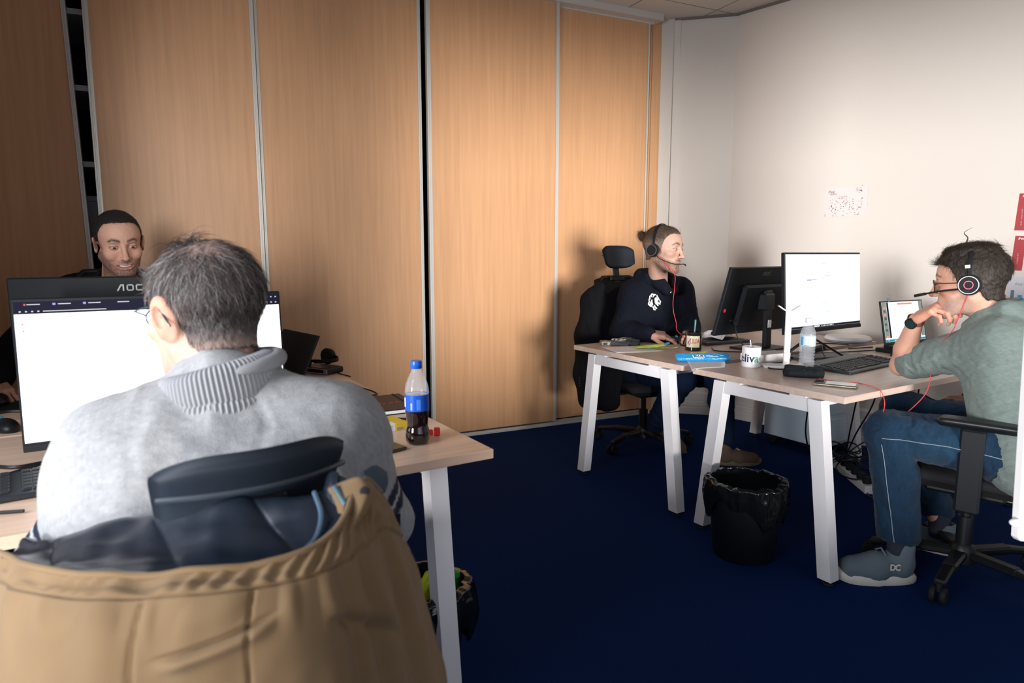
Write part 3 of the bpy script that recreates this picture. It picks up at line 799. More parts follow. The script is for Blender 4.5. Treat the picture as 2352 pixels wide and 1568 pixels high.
def hair_cap(line, thick=0.008, extra=None, temple=0.0, h=0.0028, crop=None, seed=0, rough=0.0015):
    s = SDF()
    s.ell((0, -0.014, 0.042), (0.077+thick, 0.098+thick, 0.084+thick), 0.01)
    s.ell((0, 0.036, 0.045), (0.063+thick*.5, 0.056+thick*.6, 0.062+thick), 0.02)
    s.cone((0, -0.030, -0.045), (0, -0.040, -0.08), 0.060, 0.058, 0.03)
    if extra: extra(s)
    def post(P, d):
        x, y, z = P.T.astype(float)
        lim = line(y)+temple*np.exp(-((np.abs(x)-0.045)/0.014)**2)*sm(0.05, 0.08, y)
        H = (lim-z)*0.8+rough*wob(P.astype(float), 260, seed)
        inner = -(d+0.020)
        r = np.maximum(d+rough*0.7*wob(P.astype(float)*np.array([1, 1, .5]), 420, seed+1), H)
        k = 0.006
        hh = np.clip(0.5+0.5*(r-H)/k, 0, 1)
        return r
    V, Fq = s.mesh(h, post=post); V = relax(V, Fq, 2, 0.5)
    return V, Fq
def strands(name, V, Fq, n, length, r0, flow, m4, m, parent, lift=0.15, seed=1, mask=None, seg=4, jit=0.25, curl=0.0, lenf=None):
    """many thin tapered hairs growing over a cap; flow(P) gives the combing direction"""
    rg = np.random.RandomState(seed); N = vnormals(V, Fq)
    a = V[Fq[:, 2]]-V[Fq[:, 0]]; b_ = V[Fq[:, 3]]-V[Fq[:, 1]]; ar = np.linalg.norm(np.cross(a, b_), axis=1)
    if mask is not None: ar = ar*mask(V[Fq].mean(1))
    f = rg.choice(len(Fq), n, p=ar/ar.sum()); w = rg.dirichlet(np.ones(4), n)
    P = (V[Fq[f]]*w[:, :, None]).sum(1); Nn = (N[Fq[f]]*w[:, :, None]).sum(1); Nn /= np.linalg.norm(Nn, axis=1, keepdims=True)
    D = flow(P)+jit*rg.normal(size=(n, 3)); D -= Nn*(D*Nn).sum(1)[:, None]; D /= np.linalg.norm(D, axis=1, keepdims=True)
    L = length*(0.6+0.8*rg.rand(n))
    if lenf is not None: L = L*lenf(P)
    lf = lift*(0.4+1.2*rg.rand(n)); side = np.cross(Nn, D); cu = curl*rg.normal(size=n)
    pts = []; rad = []
    for j in range(seg+1):
        t = j/seg
        q = P-Nn*0.001+D*(L*t)[:, None]+Nn*(L*lf*(t-0.75*t*t))[:, None]+side*(L*cu*t*t)[:, None]
        # keep hugging the round of the head
        q = q-Nn*(0.5*(L*t)**2/0.095*(1-0.3))[:, None]
        pts.append(q); rad.append(r0*(1-0.8*t))
    VV = np.zeros((n, seg+1, 3, 3))
    for j in range(seg+1):
        T = D; X = side; Y = Nn
        for k in range(3):
            an = 2*PI*k/3; VV[:, j, k] = pts[j]+rad[j]*(math.cos(an)*X+math.sin(an)*Y)
    base = (np.arange(n)*(seg+1)*3)[:, None]; F = []
    for j in range(seg):
        for k in range(3):
            k2 = (k+1) % 3; F.append(base+np.array([[j*3+k, j*3+k2, (j+1)*3+k2, (j+1)*3+k]]))
    F = np.concatenate(F, 0)
    return xf(m4, VV.reshape(-1, 3)), F
def join_vf(parts):
    Vs, Fs, o = [], [], 0
    for V, F in parts: Vs.append(np.asarray(V)); Fs.append(np.asarray(F)+o); o += len(V)
    return np.vstack(Vs), np.vstack(Fs)
# ---- hands: palm in the x-y plane, fingers along +Y, back of the hand +Z, thumb on +X side; wrist at origin
def hand_sdf(curl=(0.35, 0.4, 0.45, 0.5), spread=(0.10, 0.02, -0.06, -0.15), thumb=(0.6, 0.35), thumb_down=0.35, scale=1.0, wrist_dir=(0, -1, 0), tip_curl=None):
    s = SDF(); S = scale
    s.box((0.002*S, 0.050*S, 0), (0.030*S, 0.034*S, 0.0045*S), 0.0095*S, 0.01)
    s.ell((0.020*S, 0.030*S, -0.006*S), (0.018*S, 0.030*S, 0.014*S), 0.012)
    s.ell((-0.022*S, 0.030*S, -0.005*S), (0.014*S, 0.030*S, 0.013*S), 0.012)
    wd = np.array(wrist_dir, float); wd /= np.linalg.norm(wd)
    s.cone((0, 0.012*S, 0), tuple(wd*0.055*S), 0.0225*S, 0.0245*S, 0.02, flat=((0, 0, 1), 0.75))
    lens = [(0.044, 0.026, 0.020), (0.048, 0.030, 0.021), (0.045, 0.028, 0.020), (0.035, 0.021, 0.018)]
    xs = [0.030, 0.0095, -0.0105, -0.0290]; rs = [0.0092, 0.0095, 0.0088, 0.0078]; yb = [0.086, 0.090, 0.086, 0.078]
    tips = []
    for i in range(4):
        c = curl[i]; a = spread[i]; p = np.array([xs[i], yb[i], 0.001])*S; ang = 0.0; r = rs[i]*S
        s.cone((xs[i]*0.7*S, 0.045*S, 0.002*S), tuple(p), r*1.0, r*1.08, 0.006)
        for j, L in enumerate(lens[i]):
            ang += c*(0.9, 1.0, 0.75)[j] if tip_curl is None or j < 1 else tip_curl[i]*(1.0, 0.8)[j-1]
            d = np.array([math.sin(a)*math.cos(ang), math.cos(a)*math.cos(ang), -math.sin(ang)])
            q = p+d*L*S; r2 = r*(0.93 if j < 2 else 0.84)
            s.cone(tuple(p), tuple(q), r, r2, 0.0028); s.ell(tuple(p+np.array([0, 0, r*0.18])), (r*1.06,)*3, 0.003)
            p = q; r = r2
        tips.append(p.copy())
    t0, t1 = thumb; p = np.array([0.026, 0.022, -0.006])*S
    d = np.array([math.sin(t0), math.cos(t0), -thumb_down]); d /= np.linalg.norm(d)
    q = p+d*0.042*S; s.cone(tuple(p), tuple(q), 0.0150*S, 0.0112*S, 0.010)
    d = np.array([math.sin(t0-t1), math.cos(t0-t1), -thumb_down*0.9]); d /= np.linalg.norm(d)
    p = q; q = p+d*0.030*S; s.cone(tuple(p), tuple(q), 0.0108*S, 0.0098*S, 0.004)
    d = np.array([math.sin(t0-2*t1), math.cos(t0-2*t1), -thumb_down*0.8]); d /= np.linalg.norm(d)
    p = q; q = p+d*0.024*S; s.cone(tuple(p), tuple(q), 0.0102*S, 0.0082*S, 0.003)
    tips.append(q)
    return s, tips
def hand_mesh(m4, h=0.002, mirror=False, **kw):
    s, tips = hand_sdf(**kw); V, Fq = s.mesh(h); V = relax(V, Fq, 1, 0.4)
    # knuckle creases
    if mirror: V = V*np.array([-1, 1, 1]); Fq = Fq[:, ::-1]; 
    return xf(m4, V), Fq
def hand_frame(wrist, fwd, back, scale=1.0):
    """matrix: wrist position, finger direction, direction of the back of the hand"""
    y = np.array(fwd, float); y /= np.linalg.norm(y); z = np.array(back, float); z -= y*(y@z); z /= np.linalg.norm(z); x = np.cross(y, z)
    m = np.eye(4); m[:3, 0] = x*scale; m[:3, 1] = y*scale; m[:3, 2] = z*scale; m[:3, 3] = wrist; return m
def skin_mat(name, rough=0.5):
    return mat(name, (0.5, 0.3, 0.2), rough, attr='Col', bump=0.25, bscale=900, sss=0.12, spec=0.35)
def cloth(name, col, rough=0.9, **k):
    return mat(name, col, rough, sheen=(0.0 if max(col) < .06 else 0.08), spec=0.15, **k)
def wrinkle(V, Fq, amp, scale, seed=0, stretch=(1, 1, 1), mask=None):
    N = vnormals(V, Fq); P = V*np.array(stretch)
    n = wob(P+0.02*np.stack([wob(P, scale*.7, 1), wob(P, scale*.7, 2), wob(P, scale*.7, 0)], 1), scale, seed)
    r = 1-np.abs(n)*1.6  # ridged
    a = amp*(0.6*r+0.4*n)
    if mask is not None: a = a*mask(V)
    return V+N*a[:, None]
# ================================================================ clothed bodies
def up3(x, y, z): return np.array([x, y, z], float)
def core(s, J, t=0.0, k=0.03, arms=True, torso=True, cuffR=1.0, cuffL=1.0, legs=False, bulk=1.0, k_arm=0.035):
    R_, L_ = J['Rsh'], J['Lsh']; ax = (R_-L_); ax[2] *= .5; ax = ax/np.linalg.norm(ax); mid = (R_+L_)/2; hip = J['hips']; f = J['fwd']
    hx = J['hax'] if 'hax' in J else ax; B = bulk
    if torso:
        def st(c, a, hw, r): s.cone(tuple(c-a*hw), tuple(c+a*hw), r+t, r+t, k)
        sp = hip-mid
        s.cone(tuple(L_), tuple(R_), 0.058+t, 0.058+t, 0.03)
        for q, hw, r, fo in ((0.10, .095, .088, 0.012), (0.22, .085, .104, .022), (0.36, .075, .110, .028), (0.52, .065, .112, .03), (0.68, .062, .116, .03), (0.84, .070, .120, .02), (1.0, .085, .122, .0)):
            a = ax*(1-q)+hx*q; a /= np.linalg.norm(a)
            c = mid+sp*q+f*fo+J.get('bow', 0*f)*math.sin(q*PI)
            st(c, a, hw*B, r*(B if q > .3 else (1+B)/2))
        nb = J['neck']
        s.cone(tuple(nb), tuple(nb*.45+L_*.55+up3(0, 0, .012)), 0.050+t*.6, 0.046+t, 0.035); s.cone(tuple(nb), tuple(nb*.45+R_*.55+up3(0, 0, .012)), 0.050+t*.6, 0.046+t, 0.035)
        s.cone(tuple(nb), tuple(mid-up3(0, 0, .05)), 0.055+t*.5, 0.09+t, 0.03)
    if arms:
        for sh, el, wr, cf in ((J['Rsh'], J['Rel'], J['Rwr'], cuffR), (J['Lsh'], J['Lel'], J['Lwr'], cuffL)):
            s.ell(tuple(sh), (0.064+t,)*3, 0.02)
            el_ = el if cf >= 0 else sh+(el-sh)*.86
            s.cone(tuple(sh), tuple(el_), 0.054+t, 0.043+t, k_arm)
            if cf > 0:
                e2 = el+(wr-el)*cf
                s.cone(tuple(el), tuple(el+(wr-el)*min(cf, .35)), 0.042+t, 0.045+t*.8, 0.02)
                if cf > .35: s.cone(tuple(el+(wr-el)*.35), tuple(e2), 0.045+t*.8, 0.029+t*.7, 0.02)
    if legs:
        for hp, kn, an in ((J['Rhip'], J['Rkn'], J['Ran']), (J['Lhip'], J['Lkn'], J['Lan'])):
            s.cone(tuple(hp), tuple(kn), 0.085+t, 0.061+t, 0.03)
            m = kn+(an-kn)*.35; bk = J.get('calf', -f)*0.012
            s.cone(tuple(kn), tuple(m+bk), 0.058+t, 0.058+t, 0.02); s.cone(tuple(m+bk), tuple(an), 0.058+t, 0.038+t*1.6, 0.02)
        s.cone(tuple(J['Rhip']), tuple(J['Lhip']), 0.105+t, 0.105+t, 0.04)
    return s
def make_body(t, m4, head_kw, col_kw, skin, J, hands, tcol, h=0.0024, fore=False, core_t=-0.014, neckhole=None):
    head_kw = dict(head_kw); m_inv = np.linalg.inv(m4); nl = (np.append(J['neck']-J['fwd']*.0-up3(0, 0, .05), 1)@m_inv.T)[:3]; head_kw['neck_to'] = nl
    s = head_sdf(**head_kw); V, Fq = s.mesh(h); V = relax(V, Fq, 1, .4)
    C = skin_colors(V, tcol, **col_kw)
    parts = [(xf(m4, V), Fq)]; cols = [C]
    c = SDF(); core(c, J, core_t, legs=True, cuffR=0.96, cuffL=0.96)
    V, Fq = c.mesh(0.011 if not fore else 0.007); parts.append((V, Fq)); cols.append(np.tile(tcol, (len(V), 1)))
    for hk in hands:
        hk = dict(hk); mm = hk.pop('m4'); el = J['Rel'] if np.linalg.norm(mm[:3, 3]-J['Rwr']) < 1e-6 else J['Lel']
        wd = (el-mm[:3, 3])@mm[:3, :3]; wd = wd*np.array([-1, 1, 1]) if hk.get('mirror') else wd; hk['wrist_dir'] = tuple(wd)
        V, Fq = hand_mesh(mm, **hk); parts.append((V, Fq))
        cc = np.tile(np.array(tcol)*np.array([1.0, .92, .90]), (len(V), 1))*(1+0.07*wob(V, 160, 1)+0.04*wob(V, 700, 2))[:, None]; cols.append(cc)
    V, Fq = join_vf(parts)
    return fast_mesh('body', V, Fq, skin, t, np.vstack(cols))
def cut_below(z): return lambda P, d: np.maximum(d, z-P[:, 2].astype(float))
def garment(name, s, h, m, t, amp=0.004, scale=28, seed=0, it=2, mask=None, colf=None, post=None, stretch=(1, 1, 1), fine=0.0):
    V, Fq = s.mesh(h, post=post); V = relax(V, Fq, it, .5)
    V = wrinkle(V, Fq, amp, scale, seed, stretch, mask)
    if fine: V = wrinkle(V, Fq, fine, scale*2.6, seed+1, stretch, mask)
    o = fast_mesh(name, V, Fq, m, t, None if colf is None else colf(V)); return o, V, Fq
def basis(az, tilt=0.0):
    """forward and person's-right unit vectors for a compass azimuth (clockwise from +Y)"""
    f = np.array([math.sin(az), math.cos(az), 0.0]); return f, np.array([math.cos(az), -math.sin(az), 0.0])
M['skin'] = skin_mat('skin')
M['skin_shaded'] = M['skin']

# ---------------------------------------------------------------- the near man, seen from behind
def near_man():
    t = empty('person', (0.15, 0.98, 0), 0, 'seated man seen from behind in a light grey turtleneck sweater, greying short hair', 'person')
    inv = np.array([0.15, 0.98, 0])
    f, r = basis(math.radians(-14))
    J = dict(Lsh=up3(0.005, 1.15, .935), Rsh=up3(.315, 1.065, .945), hips=up3(.15, .99, .56), fwd=f, neck=up3(.158, 1.135, 1.02), bow=f*-0.02,
             Lel=up3(-0.085, 1.21, .745), Rel=up3(.395, 1.10, .765), Lwr=up3(-0.03, 1.47, .775), Rwr=up3(.33, 1.44, .775),
             Rhip=up3(.25, 1.0, .53), Lhip=up3(.05, 1.0, .53), Rkn=up3(.31, 1.42, .54), Lkn=up3(.0, 1.42, .54), Ran=up3(.32, 1.36, .10), Lan=up3(-.03, 1.38, .10))
    J = {k: (v-inv if k not in ('fwd', 'bow') else v) for k, v in J.items()}
    m4 = frame4(up3(.150, 1.216, 1.140)-inv, math.radians(27), math.radians(8), math.radians(3), .99)
    hands = [dict(m4=hand_frame(J['Rwr'], (-.3, 1, -.1), (0, 0, 1)), curl=(.3, .35, .35, .4)), dict(m4=hand_frame(J['Lwr'], (.3, 1, -.1), (0, 0, 1)), mirror=True, curl=(.3, .35, .35, .4))]
    make_body(t, m4, dict(neck=0.060, ear=1.25, neck_back=0.03), dict(red=.5, stubble=.35, stub=(.3, .22, .2)), M['skin'], J, hands, (0.66, 0.38, 0.29))
    # sweater with dark band round each sleeve
    s = SDF(); core(s, J, 0.018, 0.045, bulk=1.12, k_arm=.05)
    s.cone(tuple(J['neck']+up3(0, 0, -.03)), tuple(J['neck']+up3(0, 0.02, .0)), .072, .060, .03)
    def colf(V):
        C = np.tile((0.33, 0.335, 0.35), (len(V), 1))
        C *= (1+0.10*wob(V, 330, 1)+0.07*wob(V, 900, 2))[:, None]
        for sh, el in ((J['Rsh'], J['Rel']), (J['Lsh'], J['Lel'])):
            d = el-sh; q = ((V-sh)@d)/(d@d); w = np.linalg.norm(V-sh-np.outer(q, d), axis=1)
            band = (sm(.52, .54, q)*sm(.80, .78, q))*(w < .10)
            lite = (sm(.64, .65, q)*sm(.69, .68, q))
            C = C*(1-band[:, None])+np.array((0.012, 0.016, 0.035))*band[:, None]
            lw = (band*lite)[:, None]; C = C*(1-lw)+np.array((0.42, 0.43, 0.46))*lw
        return C
    M['sweater'] = cloth('grey_knit', (.4, .4, .42), 0.95, attr='Col', bump=0.5, bscale=520)
    garment('sweater', s, 0.0055, M['sweater'], t, amp=0.0095, scale=14, seed=1, colf=colf, fine=0.0028)
    # ribbed roll collar, folded over
    M['rib'] = cloth('ribbed_knit', (0.31, 0.32, 0.345), 0.95, bump=0.4, bscale=600)
    def ring(c, prof, nrib, rx, ry, tilt, dz=None):
        n = nrib*8; V = []; Rt = Rx(tilt[0])@Ry(tilt[1])
        for rr, z in prof:
            for i in range(n):
                a = 2*PI*i/n; q = rr+0.0017*math.cos(nrib*a); zz = z+(dz(a)*max(z, 0)/.05 if dz else 0)
                V.append(Rt@np.array([(rx+q)*math.cos(a), (ry+q)*math.sin(a), zz])+c)
        return V, grid_faces(len(prof), n, True)
    cc = J['neck']+f*0.006+up3(0.004, 0, .016)
    outer = [(0.004, .036), (0.012, .040), (0.022, .038), (0.029, .032), (0.032, .024), (0.033, .012), (0.034, -.006), (0.033, -.020), (0.028, -.027), (0.020, -.024), (.015, -.01), (.010, .02), (.004, .036)]
    V, Fc = ring(cc, outer, 78, .060, .058, (math.radians(-10), math.radians(-7)), lambda a: 0.010*math.cos(a-0.3))
    mesh_obj('collar', V, Fc, M['rib'], t, smooth=True)
    lower = [(0.016, -.012), (0.028, -.016), (0.036, -.026), (0.038, -.038), (0.036, -.050), (0.030, -.060), (0.015, -.06), (.010, -.03), (0.016, -.012)]
    V, Fc = ring(cc, lower, 78, .062, .058, (math.radians(-10), math.radians(-4)))
    mesh_obj('collar_base', V, Fc, M['rib'], t, smooth=True)
    roll = []
    for i in range(60):
        a = -1.5+2.6*i/59; e = math.sin(PI*i/59)**.5
        roll.append(cc+np.array([(.083+.004*e)*math.cos(a), (.079+.004*e)*math.sin(a), .034+0.010*math.cos(a)]))
    P = np.array(roll); b = MB(); b.tube(P, [0.006+0.008*math.sin(PI*i/59)**.6 for i in range(60)], 14); b.build('collar_fold', M['rib'], t)
    # hair
    ln = hair_line([(-.13, -.052), (-.05, -.056), (-.035, -.032), (-.022, .0), (.0, .022), (.02, .018), (.03, .03), (.04, .062), (.07, .085), (.1, .09)])
    hv, hf = hair_cap(ln, thick=.004, seed=1)
    hv0 = hv
    crown = np.array([-0.012, -.062, .100])
    cw = gau(hv, crown+np.array([0, .015, .01]), (.034, .046, .04))
    nape = sm(-.02, -.06, hv[:, 2]); side = sm(.06, .075, np.abs(hv[:, 0]))*sm(.06, .0, hv[:, 2])
    C = np.tile((0.060, 0.052, 0.050), (len(hv), 1))*(1+.35*wob(hv*np.array([3, 3, 1]), 160, 2))[:, None]
    C = C*(1-.92*cw[:, None])+np.array((.50, .31, .26))*.92*cw[:, None]
    w = (np.clip(nape*.75+side*.5, 0, .8))[:, None]; C = C*(1-w)+np.array((.36, .25, .21))*w
    M['hair_cap'] = mat('scalp_hair', (.05, .04, .04), .7, attr='Col', bump=.8, bscale=420)
    fast_mesh('hair', xf(m4, hv), hf, M['hair_cap'], t, np.clip(C, 0, 1))
    fl = lambda P: (P-crown)*np.array([1, 1, 1])/0.08+np.array([0.35, -0.1, -0.55])
    lenf = lambda P: 0.40+0.75*sm(-.05, .05, P[:, 2])+.25*sm(.05, .11, P[:, 2])-.15*gau(P, crown, (.03, .03, .03))
    msk = lambda P: 1-.88*gau(P, crown+np.array([0, .015, .01]), (.030, .042, .04))
    M['hair_dark'] = mat('hair_dark', (0.030, 0.026, 0.026), .45, spec=.6)
    M['hair_grey'] = mat('hair_grey', (0.34, 0.31, 0.32), .45, spec=.6)
    M['hair_mid'] = mat('hair_mid', (0.14, 0.105, 0.09), .45, spec=.6)
    for nm, n, mm_, sd, ln_ in (('hair_strands', 6500, M['hair_dark'], 1, .025), ('hair_strands', 1700, M['hair_grey'], 2, .025), ('hair_strands', 3800, M['hair_mid'], 3, .024)):
        V, Fq = strands(nm, hv, hf, n, ln_, .00042, fl, m4, None, None, lift=.30, seed=sd, mask=msk, jit=.34, curl=.16, lenf=lenf)
        o = fast_mesh(nm, V, Fq, mm_, t); o['kind'] = 'stuff'
    # a tousled tuft standing up at the crown
    V, Fq = strands('tuft', hv, hf, 80, .040, .0005, lambda P: np.tile((-.5, -.2, .9), (len(P), 1)), m4, None, None, lift=.9, seed=9, mask=lambda P: gau(P, (-.03, -.01, .13), (.014, .02, .02)), jit=.4, curl=.3)
    o = fast_mesh('hair_tuft', V, Fq, M['hair_dark'], t); o['kind'] = 'stuff'
    # spectacles: arm over the left ear and the frame beyond the cheek
    M['spec_green'] = mat('dark_teal_frame', (0.01, 0.05, 0.055), .25)
    g = empty('spectacles', (0, 0, 0)); g.parent = t; bpy.data.objects.remove(g)
    b = MB()
    arm = [(-.075, .078, .022), (-.080, .05, .024), (-.082, .02, .024), (-.083, .0, .022), (-.085, -.016, .012), (-.086, -.028, -.002), (-.084, -.034, -.012)]
    b.tube(xf(m4, catmull(arm, 30)), [.0014]*12+[.0018]*18, 8); b.build('spectacles_arm', M['spec_green'], t); b = MB()
    b.tube(xf(m4, catmull([(.079, .095, .024), (.081, .02, .024), (.083, -.005, .018), (.082, -.03, -.008)], 20)), .0016, 8)
    gl = b.build('spectacles_arm', M['spec_green'], t)
    b = MB()
    for sx in (-1, 1):
        b.tube(xf(m4, [(sx*.034+.024*math.cos(a), .094-.018*abs(math.cos(a)), 0.010+.014*math.sin(a)) for a in np.linspace(0, 2*PI, 25)[:-1]]), .0013, 6, closed=True)
    b.tube(xf(m4, [(-.010, .100, .014), (0, .108, .017), (.010, .100, .014)]), .0013, 6)
    b.tube(xf(m4, [(-.057, .076, .014), (-.075, .078, .022)]), .0013, 6); b.tube(xf(m4, [(.057, .076, .014), (.079, .095, .024)]), .0013, 6)
    b.build('spectacles_frame', M['spec_green'], t)
    # trousers and shoes below the desk
    s = SDF(); J2 = dict(J); core(s, J2, .006, arms=False, torso=False, legs=True)
    garment('trousers', s, .009, cloth('dark_trousers', (.015, .018, .03)), t, amp=.004, scale=20)
    for an in (J['Ran'], J['Lan']): shoe(t, an+up3(0, 0.06, -.10), 0, M['rubber'], M['rubber'])
    return t, m4, J
def shoe(t, toe_c, az, upper, sole, L=0.30, name='shoe', high=False, pitch=0.0, S=1.0, ZS=1.0):
    """shoe whose middle stands at toe_c on the ground, toe towards compass azimuth az"""
    s = SDF()
    s.cone((0, -.085, .055), (0, .01, .045), .036, .040, .03); s.cone((0, 0.01, .042), (.004, .105, .034), .040, .028, .03, flat=((0, 0, 1), .8))
    s.cone((-.008, .02, .034), (-.002, .095, .030), .040, .034, .02); s.cone((0.008, .02, .034), (.012, .09, .030), .040, .034, .02)
    s.cone((0, -.07, .05), (0, -.078, .105), .040, .040, .02)
    s.ell((0, -.062, .135), (.031, .038, .035), .006, sub=True)
    def post(P, d): return np.maximum(d, 0.016-P[:, 2].astype(float))
    V, Fq = s.mesh(.0045, post=post); V = relax(V, Fq, 2, .5); V = wrinkle(V, Fq, .0012, 60, 1)
    R_ = Rz(-az)@Rx(-pitch)@np.diag([S, S, S*ZS]); off = np.asarray(toe_c)
    o = fast_mesh(name, V@R_.T+off, Fq, upper, t)
    out = []
    for i in range(48):
        a = 2*PI*i/48; y = .138*math.sin(a); x = (.046+.006*math.sin(a))*math.cos(a)*(1-.12*(1 if y < 0 else 0)); out.append((x+0.004*(y/.15), y+.012))
    b = MB()
    levels = [(1.0, 0.0), (1.04, .006), (1.04, .018), (.99, .026), (.88, .029)]
    Vv = []
    for sc_, z in levels: Vv += [(x*sc_, (y-.012)*sc_+.012, z+0.010*max(0, (y-.09)/.06)**2) for x, y in out]
    F2 = grid_faces(5, 48, True)+[tuple(range(48))[::-1], tuple(4*48+k for k in range(48))]
    b.add(np.array(Vv)@R_.T+off, F2, True); b.build('sole', sole, o)
    return o, R_, off
person1, m4a, J1 = near_man()

# ---------------------------------------------------------------- the smiling man across the desk
def smiling_man():
    base = np.array([.05, 3.12, 0])
    t = empty('person', tuple(base), 0, 'smiling man with short dark hair and stubble looking over the top of the monitors', 'person')
    f, r = basis(math.radians(177))
    J = dict(Rsh=up3(-.155, 3.05, 1.03), Lsh=up3(.235, 3.04, 1.035), hips=up3(.04, 3.25, .56), fwd=f, neck=up3(.060, 2.97, 1.115), Rel=up3(-.36, 3.0, .80), Lel=up3(.36, 2.85, .80),
             Rwr=up3(-.335, 2.915, .785), Lwr=up3(.2, 2.72, .79), Rhip=up3(-.06, 3.25, .53), Lhip=up3(.14, 3.25, .53), Rkn=up3(-.1, 2.85, .52), Lkn=up3(.2, 2.85, .52), Ran=up3(-.1, 2.9, .10), Lan=up3(.2, 2.9, .1))
    J['Rel'] = up3(-.345, 3.08, .82)
    J = {k: (v-base if k not in ('fwd', 'bow') else v) for k, v in J.items()}
    m4 = frame4(up3(.078, 2.868, 1.282)-base, PI+math.radians(8), math.radians(16), math.radians(4), .955)
    hands = [dict(m4=hand_frame(J['Rwr'], (.35, -1, -.18), (0, -.1, 1)), curl=(.35, .45, .45, .5), thumb=(.75, .3)), dict(m4=hand_frame(J['Lwr'], (-.3, -1, -.1), (0, 0, 1)), mirror=True)]
    make_body(t, m4, dict(smile=1.35, mouth_open=.0065, jaw=1.04), dict(smile=1.35, mouth_open=.0065, stubble=.95, stub=(.075, .045, .032), brow=(.03, .02, .015)), M['skin'], J, hands, (0.52, 0.29, 0.21), h=.0017)
    add_eyes(m4, t, look=(.05, 1, -.02), open_=.95)
    # upper teeth
    V = []; n = 24
    for z in (-.0545, -.0625):
        for i in range(n+1):
            x = -.0175+.035*i/n; V.append((x, .0915-9.0*x*x*(1)-.0008*abs(math.sin(i*PI/3.4)), z+.0060*(x/.029)**2))
    mesh_obj('teeth', xf(m4, V), [(i, i+1, n+2+i, n+1+i) for i in range(n)], M['teeth'], t, smooth=True)
    ln = hair_line([(-.12, -.01), (-.05, -.01), (-.018, .01), (.010, .02), (.022, .022), (.028, .055), (.040, .092), (.070, .104), (.1, .106)])
    hv, hf = hair_cap(ln, thick=.003, temple=.022, h=.0022)
    M['hair_black'] = mat('hair_black', (.012, .009, .008), .6, bump=.6, bscale=700)
    fast_mesh('hair', xf(m4, hv), hf, M['hair_black'], t)
    V, Fq = strands('h', hv, hf, 3500, .012, .00040, lambda P: np.stack([P[:, 0]*4, .3+P[:, 1]*2, -P[:, 2]*3], 1), m4, None, None, lift=.4, seed=4, jit=.4)
    o = fast_mesh('hair_strands', V, Fq, M['hair_black'], t); o['kind'] = 'stuff'
    s = SDF(); core(s, J, .015, .04, bulk=1.1)
    nk = J['neck']; s.cone(tuple(nk+up3(0, 0, -.02)), tuple(nk+f*.01+up3(0, 0, .035)), .075, .066, .02); s.cone(tuple(nk+f*.03+up3(0, 0, .02)), tuple(nk+f*.06+up3(0, 0, .12)), .052, .07, .008, sub=True)
    garment('shirt', s, .007, cloth('black_shirt', (.008, .008, .010)), t, amp=.004, scale=20)
    s = SDF(); core(s, J, .006, arms=False, torso=False, legs=True)
    garment('trousers', s, .010, cloth('black_trousers', (.01, .01, .014)), t, amp=.003, scale=20)
    for an in (J['Ran'], J['Lan']): shoe(t, an+up3(0, -.06, -.10), PI, M['rubber'], M['rubber'])
    return t
smiling_man()

